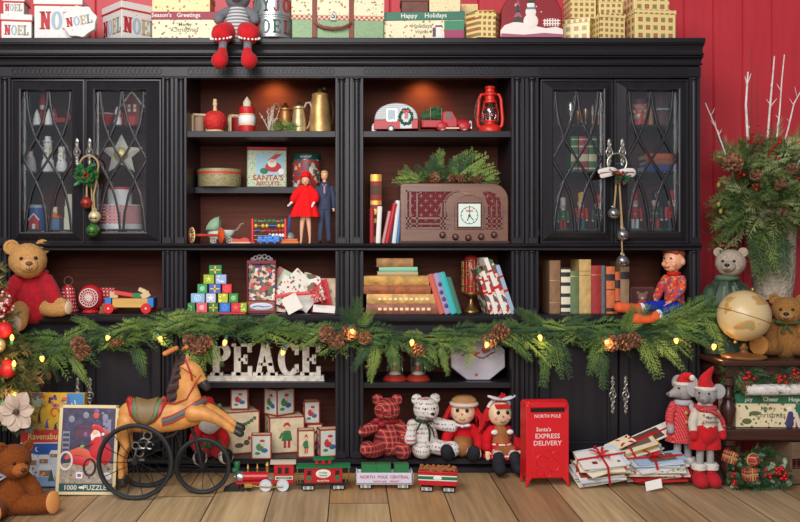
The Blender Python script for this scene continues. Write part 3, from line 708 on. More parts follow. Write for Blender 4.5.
for sg in (-1, 1):
    b = t.mb()
    for i in range(16):
        a = 2*PI*i/16; c = Vector((sg*14, -14, -2.6)); b.sph(c+Vector((10*math.cos(a), 7.6*math.sin(a)-.6, -.8*math.cos(a)*sg-1+3*math.sin(a))), 1.15, 8, 6)
    t.p(b, 'pompom_trim', WHITE)
for sg in (-1, 1):
    b = t.mb(); b.limb([(sg*12, -12, -4), (sg*12.4, -15, -18)], [4.2, 4], 14); lg = t.p(b, 'leg', GREYF)
    b = t.mb(); b.limb([(sg*12.2, -15.5, -17.5), (sg*12.8, -16.5, -23), (sg*14.6, -20, -27)], [4.8, 7, 8.2], 18); t.p(b, 'boot', REDV, fuzz=.5)
# ================================================================ behind the left glass doors
YG = .15
def Sm(name, label, cat, px, z, Y=YG, group=None, rz=0): return Th(name, label, cat, px, z, Y, group, rz)
WH = mat((222, 220, 216), .5); IVORY = mat((214, 206, 180), .55); ORANGE = mat((214, 110, 40), .5); NAVY = mat((34, 60, 120), .5)
t = Sm('snowman_figurine', 'snowman figurine in a red hat and scarf, top shelf of left glass cabinet', 'figurine', 43.5, ZA1)
b = t.mb(); b.lathe([(0, 0), (6.4, .4), (6.2, 8), (4.6, 14), (3.6, 17)], 20); t.p(b, 'body', DRED)
b = t.mb(); b.sph((0, 0, 20), 3.8, 16, 10); h_ = t.p(b, 'head', WH)
b = t.mb(); b.lathe([(4.2, 22), (4, 24), (3, 30), (1, 33), (0, 33)], 16); b.torus((0, 0, 22.4), 3.9, .9, 18, 6, ax='z'); t.p(b, 'hat', RED, h_)
for px, hh, lab in ((37, 17, 'left white cone tree beside the red-hatted snowman'), (49, 18, 'right white cone tree beside the red-hatted snowman')):
    b = MB(k(.11)); b.lathe([(0, 0), (4.2, .3), (3.6, hh*.3), (3.9, hh*.32), (2.6, hh*.62), (2.8, hh*.65), (0, hh)], 16); solo(b, 'tree_figurine', lab, 'figurine', px, ZA1, .11, [WH], 'white cone trees')
t = Sm('toy_sleigh', 'dark red toy sleigh behind left glass door beside the snowman', 'toy', 63, ZA1)
b = t.mb(); b.prism([(-9, 4), (7, 4), (9, 9), (8, 14), (4, 9), (-4, 9), (-6, 18), (-9, 19)], -4, 4); t.p(b, 'body', DRED, bevel=.5)
for sg in (-1, 1):
    b = t.mb(); b.tube([(-9, sg*3.4, .7), (6, sg*3.4, .7), (10, sg*3.4, 3), (9.4, sg*3.4, 5)], .6, 6); b.tube([(-5, sg*3.4, .8), (-5, sg*3.4, 4.4)], .5, 6); b.tube([(4, sg*3.4, .8), (4, sg*3.4, 4.4)], .5, 6); t.p(b, 'runner', IRON)
def bowl_fig(px, Y, lab):
    t = Sm('red_bowl', lab, 'bowl', px, ZA1, Y); b = t.mb(); b.lathe([(0, 0), (5, .4), (4, 2), (7.6, 8), (8.4, 13), (7.6, 13), (6.4, 8), (0, 3)], 24); t.p(b, 'body', RED)
    b = t.mb(); b.torus((0, 0, 13), 8, .7, 28, 6, ax='z'); t.p(b, 'rim', WH)
bowl_fig(106, .16, 'red footed bowl with white rim on left glass cabinet top shelf')
t = Sm('snowman_figurine', 'small snowman with candy cane between red bowl and gingerbread house', 'figurine', 118, ZA1, .12)
b = t.mb(); b.lathe([(0, 0), (4, .3), (4.2, 4), (3, 8), (2.4, 10)], 16); t.p(b, 'body', WH); b = t.mb(); b.sph((0, 0, 13), 3.3, 16, 10); h_ = t.p(b, 'head', WH)
b = t.mb(); b.lathe([(3.2, 14.5), (1.6, 19), (0, 20)], 14); t.p(b, 'hat', WH, h_); b = t.mb(); b.tube([(4.4, -1, 0), (4.4, -1, 11), (5.2, -1, 13), (6.6, -1, 12.4)], .8, 6); t.p(b, 'candy_cane', RED)
t = Sm('gingerbread_house', 'tall brown gingerbread house with snowy roof behind left glass', 'ornament', 133.5, ZA1)
b = t.mb(); b.prism([(-8, 0), (8, 0), (8, 22), (0, 33), (-8, 22)], -6, 6); t.p(b, 'wall', mat((124, 50, 44), .7, var=.1), bevel=.3)
b = t.mb()
for sg in (-1, 1): b.prism([(0, 33), (sg*10, 20), (sg*10.4, 22.2), (0, 36)], -7.4, 7.4)
t.p(b, 'roof', WH, bevel=.5)
b = t.mb(); b.box(-3, 3, -6.5, -6, 0, 10); t.p(b, 'door', RED); b = t.mb()
for x in (-4.2, 1.4):
    for z in (14.5, 18.6): b.box(x, x+2.8, -6.5, -6, z, z+3)
t.p(b, 'window', IVORY, smooth=False)
def snowman(px, z, h, lab, Y=YG, hat=None, sash=None):
    t = Sm('snowman_figurine', lab, 'figurine', px, z, Y); u_ = h/32.
    b = t.mb(); b.lathe([(0, 0), (5*u_, .2), (6.2*u_, 5*u_), (5.4*u_, 11*u_), (4*u_, 14*u_), (4.8*u_, 18*u_), (3.6*u_, 22*u_), (2.6*u_, 23.5*u_)], 20); t.p(b, 'body', WH)
    b = t.mb(); b.sph((0, 0, 26.5*u_), 4*u_, 16, 10); hd = t.p(b, 'head', WH)
    b = t.mb(); b.lathe([(5*u_, 28.8*u_), (5*u_, 29.6*u_), (3*u_, 29.8*u_), (2.8*u_, 34*u_), (0, 34*u_)], 16); t.p(b, 'hat', hat or IRON, hd)
    b = t.mb()
    for x, z_ in ((-1.4, 27.5), (1.4, 27.5)): b.sph((x*u_, -3.7*u_, z_*u_), .55*u_, 6, 5)
    for z_ in (9, 13, 18): b.sph((0, -5.2*u_, z_*u_), .7*u_, 6, 5)
    t.p(b, 'button', BLK)
    b = t.mb(); b.torus((0, 0, 23.4*u_), 3.4*u_, 1*u_, 16, 6, ax='z'); b.box(1*u_, 3*u_, -5.2*u_, -3.6*u_, 16*u_, 23.4*u_); t.p(b, 'scarf', sash or IVORY)
snowman(48, ZA2, 34, 'tall ivory snowman, middle of three on left glass cabinet shelf', .14, WH)
snowman(62, ZA2, 29, 'plump ivory snowman with black hat, right of the three', .14, IRON)
t = Sm('santa_figurine', 'bearded santa figurine in pale robe, left end of glass shelf', 'figurine', 30, ZA2, .14)
b = t.mb(); b.lathe([(0, 0), (6.6, .3), (6, 9), (4.6, 15), (3, 18)], 18); t.p(b, 'robe', mat((190, 188, 186), .7)); b = t.mb(); b.sph((0, 0, 20), 3.6, 14, 10); h_ = t.p(b, 'head', SKIN)
b = t.mb(); b.sph((0, -2.4, 16.4), (3.6, 2.2, 5), 14, 8); t.p(b, 'beard', WH, h_); b = t.mb(); b.lathe([(3.8, 21.4), (2, 25), (0, 28)], 14); t.p(b, 'hat', DRED, h_)
# ivory star
t = Sm('star_ornament', 'large ivory five-pointed star with gold centre behind left glass', 'ornament', 121.5, ZA2, .16)
b = t.mb(); cz = 18.4
for sgn in (-1,):
    pts = []
    for i in range(10):
        a = rad(90+36*i); r = 22 if i % 2 == 0 else 10.5; pts.append((r*math.cos(a), 0, cz+r*math.sin(a)*.94))
    vs = pts+[(0, -5, cz), (0, 5, cz)]; b.add(vs, [(i, (i+1) % 10, 10) for i in range(10)]+[((i+1) % 10, i, 11) for i in range(10)])
t.p(b, 'body', mat((206, 200, 186), .6), smooth=False)
b = t.mb(); b.lathe([(7, 0), (5.5, 1.2), (0, 2)], 20, M=TR(0, -3.6, cz) @ RX(90)); t.p(b, 'medallion', mat((200, 180, 110), .4, .5))
def tin(px, z, Y, w, h, body, lid, lab, lidh=3, cat='tin', name='round_tin', sq=False, rim=None):
    t = Sm(name, lab, cat, px, z, Y); r = w/2
    b = t.mb(); b.lathe([(r*.96, 0), (r, .5), (r, h-lidh), (0, h-lidh)], 32); t.p(b, 'body', body)
    b = t.mb(); b.lathe([(r*1.02, h-lidh), (r*1.02, h-.5), (r*.97, h), (0, h)], 32); t.p(b, 'lid', lid)
    return t
t = tin(37, ZA3, .13, 17, 25, mat((52, 84, 140), .45), mat((150, 160, 176), .4), 'blue tin painted with a red house, left glass cabinet bottom')
b = t.mb(); b.prism([(-5, 1), (5, 1), (5, 10), (0, 16), (-5, 10)], -9.4, -7, 0); b.box(-1.4, 1.4, -9.8, -9.2, 1, 6, 1); b.prism([(-6, 10), (0, 17), (6, 10), (5.2, 9.2), (0, 15.2), (-5.2, 9.2)], -9.8, -9.2, 1); t.p(b, 'painted_house', [RED, WH], smooth=False)
t = Sm('lighthouse_ornament', 'small house-shaped ornament with blue walls and red roof behind glass', 'ornament', 55.5, ZA3, .12)
b = t.mb(); b.box(-5, 5, -4, 4, 0, 12); t.p(b, 'wall', mat((90, 120, 160), .6), bevel=.3); b = t.mb(); b.prism([(-6, 12), (6, 12), (0, 18)], -5, 5); t.p(b, 'roof', ORANGE); b = t.mb(); b.box(-2, 2, -2, 2, 14, 23); t.p(b, 'tower', IVORY, bevel=.3)
b = MB(k(.1)); b.box(-5, 5, -5, 5, 0, 12); b.box(-4.4, 4.4, -4.4, 4.4, 12, 24); b.box(-3.6, 3.6, -3.6, 3.6, 24, 36); solo(b, 'stepped_candle', 'tall ivory stepped candle beside the left glass door edge', 'candle', 69, ZA3, .12, [IVORY], rz=20, bevel=.5)
LATT = pat('lattice', (196, 44, 56), (226, 214, 210), 66, None, .5)
t = tin(121.5, ZA3, .14, 42, 25, LATT, WH, 'wide red and white lattice tin under the white bowl', 1.2)
b = t.mb(); b.lathe([(21.3, 1), (21.3, 6), (21.1, 6), (21.1, 1)], 32); t.p(b, 'band', WH)
t = tin(120, ZA3+25*k(.14), .14, 24, 17.5, WH, mat((190, 60, 70), .5), 'white tin with pink-red lid stacked on the lattice tin', 2.4)
# ================================================================ behind the right glass doors
t = Sm('silver_goblet', 'shiny silver goblet on right glass cabinet top shelf', 'goblet', 570.5, ZA1)
b = t.mb(); b.lathe([(0, 0), (4, .3), (3.6, 1), (1, 2), (.9, 8), (3.6, 12), (4.4, 18), (4, 24), (3.4, 24), (3.4, 14), (0, 12)], 20); t.p(b, 'body', mat((214, 210, 196), .2, .9))
for px, h_, m_, lab in ((578, 16, mat((170, 104, 60), .3, .8), 'copper cordial glass, left of a pair on right glass cabinet shelf'), (585.5, 18, mat((176, 140, 96), .3, .8), 'brass cordial glass, right of a pair on right glass cabinet shelf')):
    b = MB(k(YG)); b.lathe([(0, 0), (2.6, .2), (.7, 1.4), (.7, h_*.4), (2.6, h_*.6), (2.4, h_), (1.9, h_), (1.8, h_*.65), (0, h_*.6)], 16); solo(b, 'cordial_glass', lab, 'glass', px, ZA1, YG, [m_])
for px, h_, lab in ((592.5, 22, 'short candlestick beside the cordial glasses'), (598.5, 26, 'tall candlestick at the edge of the right cabinet glass')):
    t = Sm('candlestick', lab, 'candlestick', px, ZA1); b = t.mb(); b.lathe([(0, 0), (3, .3), (2.6, 1.2), (.9, 2.6), (1.5, 5), (.8, 8), (1.6, 11), (1.6, 12), (0, 12)], 16); t.p(b, 'base', mat((150, 110, 80), .35, .8)); b = t.mb(); b.lathe([(1.1, 11.6), (1, h_-2), (.3, h_), (0, h_)], 12); t.p(b, 'candle', IVORY)
t = Sm('biscuit_jar', 'santa print jar with dark lid on right glass cabinet top shelf', 'jar', 639, ZA1)
SANTAP = pic([(186, 40, 44), (220, 200, 180), (150, 170, 140), (170, 110, 80), (200, 60, 60)], 70)
b = t.mb(); b.lathe([(0, 0), (8.6, .3), (9, 2), (8.8, 22), (0, 24)], 28); t.p(b, 'body', SANTAP); b = t.mb(); b.lathe([(9.2, 22.4), (9.4, 24), (9, 27), (3, 28.5), (0, 29)], 28); t.p(b, 'lid', mat((110, 50, 50), .5))
t = Sm('twig_bundle', 'bundle of brown sticks tied with a pale ribbon bow behind glass', 'decoration', 661, ZA1)
b = t.mb()
for i in range(16):
    a = 2.4*i; r = .6+6*math.sqrt(i/16); b.tube([(r*math.cos(a), r*.6*math.sin(a), 0), (r*math.cos(a)*.8, r*.5*math.sin(a), 16), (r*math.cos(a)*1.06, r*.6*math.sin(a), 33+R.uniform(-2, 2))], R.uniform(.9, 1.4), 7)
t.p(b, 'stick', mat((110, 80, 70), .85, bump=.6)); b = t.mb(); b.torus((0, 0, 17), 6.2, 1, 24, 6, ax='z', sx=1); b.sph((-3, -5.6, 17), (3, .8, 1.4), 10, 6); b.sph((3, -5.6, 17), (3.4, .8, 1.4), 10, 6); t.p(b, 'ribbon', mat((160, 176, 186), .6))
b = MB(k(.11)); b.lathe([(0, 0), (3, .2), (2, 8), (1, 16), (0, 19)], 14); solo(b, 'cone_ornament', 'slim tan cone between the jar and the stick bundle', 'ornament', 651, ZA1, .11, [mat((170, 120, 80), .6)])
def book(label, px, z, Y, w, h, d, cov, group, rot=None, page=None, spine=None, name='book', rz=0):
    """upright closed book, spine to the viewer; w thick, h tall, d deep"""
    t = Th(name, label, 'book', px, z, Y, group, rz, rot); b = t.mb(); c = min(.5, w*.14)
    b.box(-w/2, -w/2+c, -d/2, d/2, 0, h); b.box(w/2-c, w/2, -d/2, d/2, 0, h)
    n = 6; A = [(-w/2+w*i/n, -d/2-.9*math.sin(PI*i/n)) for i in range(n+1)]
    lo = [(x, y, 0) for x, y in A]+[(w/2, -d/2+.6, 0), (-w/2, -d/2+.6, 0)]; b.loft([lo, [(p[0], p[1], h) for p in lo]])
    t.p(b, 'cover', cov, ang=50)
    b = t.mb(); b.box(-w/2+c, w/2-c, -d/2+.5, d/2-.8, .8, h-.8); t.p(b, 'pages', page or PAPER, smooth=False)
    if spine:
        for (z0, z1, i) in spine[1]:
            b = t.mb(); q = [(x*1.002, y-.14) for x, y in A]; lo = [(x, y, h*z0) for x, y in q]+[(x, y+.5, h*z0) for x, y in reversed(q)]; b.loft([lo, [(p[0], p[1], h*z1) for p in lo]])
            t.p(b, 'spine_band', spine[0][i])
    return t
GB = 'books behind the right glass doors'; GILT = mat((190, 160, 90), .4, .5)
BD = [(.08, .12, 0), (.3, .5, 0), (.7, .74, 0), (.9, .93, 0)]
for px, w, c, lab in ((571.5, 7, (60, 110, 70), 'green book with pale bands, left of three behind right glass'), (580.5, 9, (150, 50, 56), 'red book with pale bands, middle of three behind right glass'), (589.5, 8, (40, 96, 60), 'dark green book, right of three behind right glass')):
    book(lab, px, ZA2, .16, w, 35, 24, mat(c, .6), GB, None, None, ([mat((200, 190, 150), .5)], BD))
def flat_book(label, px, z, Y, w, h, d, cov, group=None, rz=0, page=PAPER, gild=None, name='book', side=-1):
    """closed book lying flat, spine to the viewer: w wide, h thick, d deep; pages show on the side end"""
    t = Th(name, label, 'book', px, z, Y, group, rz); b = t.mb(); c = min(.9, h*.14); pw = w*.0
    b.box(-w/2, w/2, -d/2, d/2, 0, c); b.box(-w/2, w/2, -d/2, d/2, h-c, h)
    n = 6; A = [(-d/2-h*.16*math.sin(PI*i/n), h*i/n) for i in range(n+1)]
    b.loft([[(x, y, z_) for y, z_ in A]+[(x, -d/2+.8, h), (x, -d/2+.8, 0)] for x in (-w/2, w/2)])
    t.p(b, 'cover', cov, ang=50)
    b = t.mb(); b.box(-w/2+1, w/2-1, -d/2+.6, d/2-1, c, h-c); t.p(b, 'pages', page, smooth=False)
    if gild:
        m_, segs = gild; b = t.mb()
        for x0, x1, z0, z1 in segs: b.box(w*x0, w*x1, -d/2-h*.2, -d/2-h*.06, h*z0, h*z1)
        t.p(b, 'spine_gilding', m_, smooth=False)
    return t
zz = ZA2
for w, h, px, c, lab in ((34, 7, 657, (44, 66, 130), 'blue book at the bottom of the small pile behind glass'), (32, 5, 658, (150, 84, 56), 'brown book in the middle of the small pile behind glass'), (28, 6, 655, (190, 90, 52), 'orange book on top of the small pile behind glass')):
    flat_book(lab, px, zz, .16, w, h, 24, mat(c, .6), 'flat books behind the right glass'); zz += h*k(.16)+.0005
def nutcracker(px, h, coat, hat, trous, lab, Y=.15, hair=WH):
    t = Sm('nutcracker', lab, 'nutcracker', px, ZA3, Y, 'nutcrackers on the bottom shelf'); q = h/38.
    b = t.mb(); b.M = SC(q, q, q); b.box(-5, 5, -3.4, 3.4, 0, 1.6); t.p(b, 'base', GREEN, bevel=.3)
    for sg in (-1, 1):
        b = t.mb(); b.M = SC(q, q, q); b.limb([(sg*2.1, 0, 2.6), (sg*2.1, 0, 11.5)], [1.8, 1.6], 12); t.p(b, 'leg', trous)
    b = t.mb(); b.M = SC(q, q, q); b.lathe([(0, 11), (3.6, 11), (4, 13), (3.3, 16), (4.2, 21), (3.4, 22.4), (0, 22.6)], 18); t.p(b, 'coat', coat)
    b = t.mb(); b.M = SC(q, q, q); b.torus((0, 0, 15.8), 3.6, .6, 18, 6, ax='z'); t.p(b, 'belt', GOLD)
    for sg in (-1, 1):
        b = t.mb(); b.M = SC(q, q, q); b.limb([(sg*5.2, 0, 20.6), (sg*5.8, -.4, 16), (sg*5.6, -1, 11.4)], [1.7, 1.5, 1.3], 10); a_ = t.p(b, 'arm', coat)
        b = t.mb(); b.M = SC(q, q, q); b.sph((sg*5.6, -1, 10), 1.4, 8, 6); t.p(b, 'hand', SKIN, a_)
    b = t.mb(); b.M = SC(q, q, q); b.lathe([(0, 22.4), (2.6, 22.6), (3.1, 25), (3, 29), (0, 29.4)], 16); hd = t.p(b, 'head', SKIN)
    b = t.mb(); b.M = SC(q, q, q); b.sph((0, -2.5, 24), (2, 1.2, 2), 10, 8); b.sph((0, 1, 26.6), (3.5, 2.7, 3.2), 14, 10); t.p(b, 'hair', hair, hd)
    b = t.mb(); b.M = SC(q, q, q); b.lathe([(3.3, 28.6), (3.5, 29.4), (2.9, 30), (3.3, 36), (1.6, 38), (0, 38)], 16); t.p(b, 'hat', hat, hd)
    b = t.mb(); b.M = SC(q, q, q)
    for x in (-1.1, 1.1): b.sph((x, -3, 27), .5, 6, 5)
    b.box(-1, 1, -3.5, -2.6, 25.1, 25.6); t.p(b, 'face', BLK, hd)
YEL = mat((206, 160, 50), .5); DG = mat((30, 70, 60), .5)
nutcracker(563, 33, GREEN, WH, RED, 'white-haired nutcracker with red legs, far left behind right glass')
nutcracker(581, 38, RED, YEL, mat((40, 90, 110), .5), 'nutcracker with tall yellow hat and red sleeves')
nutcracker(598, 36, DG, RED, BLK, 'half-hidden nutcracker at the right edge of the left glass door')
nutcracker(635, 39, RED, RED, WH, 'red-coated nutcracker with white legs, left in the right glass door')
nutcracker(655.5, 40, DG, BLK, RED, 'black-hatted nutcracker with green coat and red legs')
nutcracker(672, 40, RED, RED, DG, 'nutcracker at the right edge of the right glass door', .13)
# ================================================================ bookcase upper shelves: left bay
YB = .09
REDW = mat((196, 44, 40), .7, bump=1., bs=160, var=.15); PALEW = wood((206, 178, 140), .6, .75, 2, 14)
def wood_frame(px, Y, w, h, lab, inner):
    t = Th('wooden_stand', lab, 'stand', px, Z131, Y, rz=18)
    b = t.mb()
    for x in (-w/2, w/2-2): b.box(x, x+2, -5, -3, 0, h); b.box(x, x+2, 3, 5, 0, h)
    for z in (0, h-2): b.box(-w/2, w/2, -5, -3, z, z+2); b.box(-w/2, w/2, 3, 5, z, z+2); b.box(-w/2, -w/2+2, -5, 5, z, z+2); b.box(w/2-2, w/2, -5, 5, z, z+2)
    t.p(b, 'frame', PALEW, bevel=.25)
    b = t.mb(); b.lathe([(0, 2), (w*.3, 2), (w*.34, 4), (w*.34, h-5), (w*.3, h-3), (0, h-3)], 20); t.p(b, 'spool', inner)
wood_frame(199, .15, 16, 21, 'open wooden frame stand with a pale spool, behind the red yarn ball', mat((170, 140, 120), .8))
t = Th('yarn_ball', 'red yarn-wrapped ball top with wooden spindle finial', 'toy', 215, Z131, .09)
b = t.mb(); b.lathe([(0, 0), (9.4, .2), (9.8, 1.6), (8.6, 3), (0, 3)], 28); t.p(b, 'base', PALEW)
b = t.mb(); b.sph((0, 0, 12), (11, 11, 10.6), 28, 18)
for i in range(22):
    ax = Vector((R.gauss(0, 1), R.gauss(0, 1), R.gauss(0, .8))).normalized(); o_ = ax.orthogonal().normalized(); q_ = ax.cross(o_); c_ = ax*R.uniform(-5, 5); rr = math.sqrt(max(1, 11.1**2-c_.length**2))
    b.tube([Vector((0, 0, 12))+c_+(o_*math.cos(2*PI*j/28)+q_*math.sin(2*PI*j/28))*rr*1 for j in range(28)], .5, 5, True)
t.p(b, 'yarn', REDW)
b = t.mb(); b.lathe([(2.2, 22), (2, 25), (1.6, 27), (2.2, 28), (2.4, 30), (1.8, 31.6), (2.2, 33), (1.6, 34.4), (0, 34.8)], 14); t.p(b, 'finial', PALEW)
wood_frame(241, .16, 25, 20, 'square wooden frame stand with red spool behind the striped top', DRED)
t = Th('striped_top', 'red and white striped wooden top with pointed pale finial', 'toy', 247, Z131, .08)
b = t.mb()
pr = [(0, 0), (8, .2), (8.2, 1), (8.2, 7)]; b.lathe(pr, 28, mat=0); b.lathe([(8.2, 7), (8.6, 7.4), (8.6, 8.4), (8, 9)], 28, mat=2); b.lathe([(8, 9), (8.6, 10), (8.6, 16), (8, 17)], 28, mat=1)
b.lathe([(8, 17), (8.4, 17.6), (8.4, 18.6), (7.6, 19)], 28, mat=2); b.lathe([(7.6, 19), (7.8, 20), (7.8, 24.4), (7.2, 26), (0, 26)], 28, mat=0)
t.p(b, 'body', [RED, WH, PALEW])
b = t.mb(); b.lathe([(4, 26), (4, 31), (2.4, 33.6), (0, 37)], 16); t.p(b, 'finial', mat((208, 196, 168), .6))
# frosted sprig
t = Th('evergreen_sprig', 'small evergreen sprig with frosted white twigs and a red berry', 'sprig', 280, Z131+.006, .045)
b = t.mb()
for i in range(30): frond(b, (R.uniform(-8, 10), R.uniform(-3, 4), R.uniform(0, 3)), (R.uniform(-.9, 1), R.uniform(-.5, .3), R.uniform(.1, .9)), R.uniform(8, 17), (0, -1, .4), R.choice((0, 1, 2)), 6)
frond(b, (8, -4, 1), (.8, -.4, .05), 14, (0, -1, .4), 1, 6)
t.p(b, 'foliage', [CEDAR1, CEDAR2, CEDAR3], smooth=False, rec=False)
b = t.mb()
for i in range(16):
    x0 = R.uniform(-12, -2); d_ = Vector((R.uniform(-.6, .25), R.uniform(-.3, .2), 1)); L_ = R.uniform(9, 26); p0 = Vector((x0, R.uniform(-2, 3), .6)); b.tube([p0, p0+d_*L_*.5, p0+d_*L_+Vector((R.uniform(-2, 2), 0, 0))], [.45, .4, .2], 5)
    for j in range(5): q_ = p0+d_*L_*R.uniform(.3, 1); b.sph(q_+Vector((R.uniform(-1.4, 1.4), 0, 0)), .6, 6, 4)
t.p(b, 'frosted_twig', mat((196, 182, 168), .85))
b = t.mb(); b.sph((-3, -5, 9), 1.4, 10, 8); t.p(b, 'berry', BERRY)
BRASS = mat((186, 150, 96), .42, .6, bump=.25, bs=40, var=.25, vs=18); BRASSD = mat((186, 130, 78), .42, .6, bump=.25, bs=40, var=.25, vs=18)
def jug(px, Y, r, h, lab, m_, hs, hm):
    t = Th('brass_jug', lab, 'jug', px, Z131, Y)
    b = t.mb(); b.lathe([(0, 0), (r*1.02, .2), (r*1.05, 1.2), (r, 2.4), (r*.94, h*.4), (r*.72, h*.78), (r*.66, h*.84), (r*.8, h*.88), (r*.78, h*.92), (r*.5, h*.97), (0, h)], 30); t.p(b, 'body', m_)
    b = t.mb(); b.tube([(hs*r*.6, -1, h*.86), (hs*r*.95, -1.4, h*1.06), (hs*r*1.4, -1.4, h*1.08), (hs*r*1.66, -1.4, h*.92), (hs*r*1.62, -1.2, h*.6), (hs*r*1.3, -1, h*.3), (hs*r*1.0, -.6, h*.18)], [1.3, 1.5, 1.6, 1.6, 1.4, 1.2, 1], 8, flat=(1, .8)); t.p(b, 'handle', hm)
    b = t.mb(); b.lathe([(2.4, h*.95), (3.2, h), (2, h*1.05), (1.2, h*1.07), (1.9, h*1.1), (0, h*1.13)], 14); t.p(b, 'lid_knob', mat((90, 66, 44), .4, .6))
jug(285.5, .2, 7.6, 30, 'copper-coloured brass jug at the back, handle on its left', BRASSD, -1, mat((150, 120, 96), .6))
jug(299, .11, 7.8, 29, 'pale brass jug in front, handle on its right', mat((206, 180, 130), .4, .6, bump=.25, bs=40, var=.2, vs=18), 1, mat((176, 158, 136), .6))
t = Th('brass_coffee_pot', 'tall tapered brass pot with dark lid knob beside the jugs', 'pot', 320, Z131, .12)
b = t.mb(); b.lathe([(0, 0), (11.6, .2), (12, 1.4), (11.6, 2.8), (11.2, 10), (9.4, 28), (8, 38), (8.4, 39), (7.6, 40.4), (3, 42), (0, 42.4)], 36); t.p(b, 'body', BRASS)
b = t.mb(); b.lathe([(2.6, 41.6), (3.6, 44), (2, 46), (0, 46.4)], 16); b.sph((4.4, 0, 45.4), 2.6, 12, 8); b.tube([(8, 2, 34), (12, 5, 34), (13, 6, 22), (11.2, 4, 10)], 1.2, 8); t.p(b, 'lid', mat((84, 60, 42), .4, .6))
# middle shelf tins
TINP = pic([(120, 130, 80), (150, 60, 44), (180, 160, 110), (90, 100, 70), (170, 90, 60)], 150, (150, 146, 110), .38)
t = Th('round_tin', 'low wide round tin with orange-red lid band on the middle shelf', 'tin', 219.5, ZB187, .245)
b = t.mb(); b.lathe([(0, 0), (21, .2), (21.6, 1), (21.6, 12), (0, 12)], 44); t.p(b, 'body', TINP)
b = t.mb(); b.lathe([(22, 11.4), (22, 12.4)], 44, mat=1); b.lathe([(22, 12.4), (22, 15)], 44, mat=0); b.lathe([(22, 15), (21.8, 17.4), (21, 18), (0, 18)], 44, mat=1); t.p(b, 'lid', [mat((190, 70, 40), .5), TINP])
MINT = mat((150, 186, 160), .5)
t = Th('biscuit_tin', "square tin printed with santa, lettered SANTA'S BISCUITS", 'tin', 266.5, ZB187, .26, rz=8)
HOLB = pic([(60, 110, 70), (180, 50, 50), (90, 130, 90)], 110, (176, 190, 160), .3)
b = t.mb(); b.box(-19.5, 19.5, -11, 11, 0, 37); t.p(b, 'body', HOLB, bevel=1.2)
b = t.mb(); b.box(-20, 20, -11.5, 11.5, 37, 40); t.p(b, 'lid', mat((186, 44, 56), .45), bevel=1)
b = t.mb(); b.box(-11, 17, -11.3, -10.8, 12, 33, 0)
b.M = TR(6, -11.3, 0)
b.sph((0, 0, 20), (8, .3, 5), 16, 8, 1); b.sph((-1, -.3, 23.6), (4.4, .3, 4), 14, 8, 3); b.sph((-1.4, -.6, 26.2), (2.8, .3, 2.4), 12, 8, 2); b.prism([(-5, 27), (3, 28), (9, 33), (2, 32.6)], -.8, 0, 1); b.sph((-9, -.2, 16), (4, .3, 3), 12, 8, 4); b.sph((8, -.2, 15.6), (3, .3, 3), 12, 8, 3)
b.M = None; t.p(b, 'santa_picture', [mat((150, 190, 206), .5), RED, SKIN, WH, GREEN], smooth=False)
b = t.mb(); b.text("SANTA'S", 7.2, 1, 7, -11.5, 0, sx=1.1); b.text('BISCUITS', 5.2, 1, 2, -11.5, 0, sx=1.1); t.p(b, 'lettering', [mat((170, 30, 40), .5)], smooth=False)
t = Th('round_tin', 'round santa print tin with dark green lid behind the fashion dolls', 'tin', 306.5, ZB187, .255)
SANT2 = pic([(170, 44, 40), (206, 176, 150), (60, 90, 110), (180, 60, 50), (120, 90, 70), (214, 196, 176)], 60)
b = t.mb(); b.lathe([(0, 0), (13.6, .2), (14, 1), (14, 28), (0, 28)], 40); t.p(b, 'body', SANT2)
b = t.mb(); b.lathe([(14.3, 27.4), (14.4, 32), (13.8, 33), (0, 33)], 40); t.p(b, 'lid', mat((24, 74, 66), .4))
b = t.mb(); b.text('HOLIDAY', 2.6, 0, 29, -14.6, 0); t.p(b, 'lettering', PAPER, smooth=False)
# lower shelf of the left bay
t = Th('doll_carriage', 'pale green toy doll carriage with hood, on the shelf floor', 'toy carriage', 221, Z245, .13)
CAR = mat((206, 214, 200), .5, bump=.3, bs=60); HOOD = mat((140, 170, 140), .6, bump=.5, bs=60)
b = t.mb(); L_ = []
for i, (z, x0, x1, w) in enumerate(((4, -8, 6, 4), (6, -12, 10, 5.6), (10, -13.4, 14, 6.4), (13.5, -13.4, 15, 6.6))): L_.append([(x0+(x1-x0)*.5+(x1-x0)*.5*math.cos(2*PI*j/20), w*math.sin(2*PI*j/20), z) for j in range(20)])
b.loft(L_); t.p(b, 'body', CAR)
b = t.mb(); L_ = []
for a in (90, 112, 135, 158, 178): L_.append([(-1+13*math.cos(rad(a))*1.0 if True else 0, y*6.8, 13+14*math.sin(rad(a))*math.sqrt(max(0, 1-(y*.55)**2))) for y in (-1, -.8, -.4, 0, .4, .8, 1)])
vs = [p for l in L_ for p in l]; b.add(vs, [(i*7+j, i*7+j+1, i*7+j+8, i*7+j+7) for i in range(4) for j in range(6)])
for sg in (0, 6): b.add([l[sg] for l in L_]+[(-1, L_[0][sg][1], 13)], [(i, i+1, 5) for i in range(4)])
t.p(b, 'hood', HOOD, solid=.5)
for x in (-7, 9):
    for y in (-5.4, 5.4):
        b = t.mb(); b.torus((x, y, 3.2), 2.7, .6, 18, 6); b.tube([(x, y-.4, 3.2), (x, y+.4, 3.2)], .9, 8)
        for i in range(6): a = PI*i/6; b.tube([(x-2.6*math.cos(a), y, 3.2-2.6*math.sin(a)), (x+2.6*math.cos(a), y, 3.2+2.6*math.sin(a))], .2, 4)
        t.p(b, 'wheel', mat((196, 190, 180), .5))
b = t.mb()
for y in (-5, 5): b.tube([(12, y, 10), (17, y, 15), (20, y, 19.5), (23, y, 20)], .45, 6)
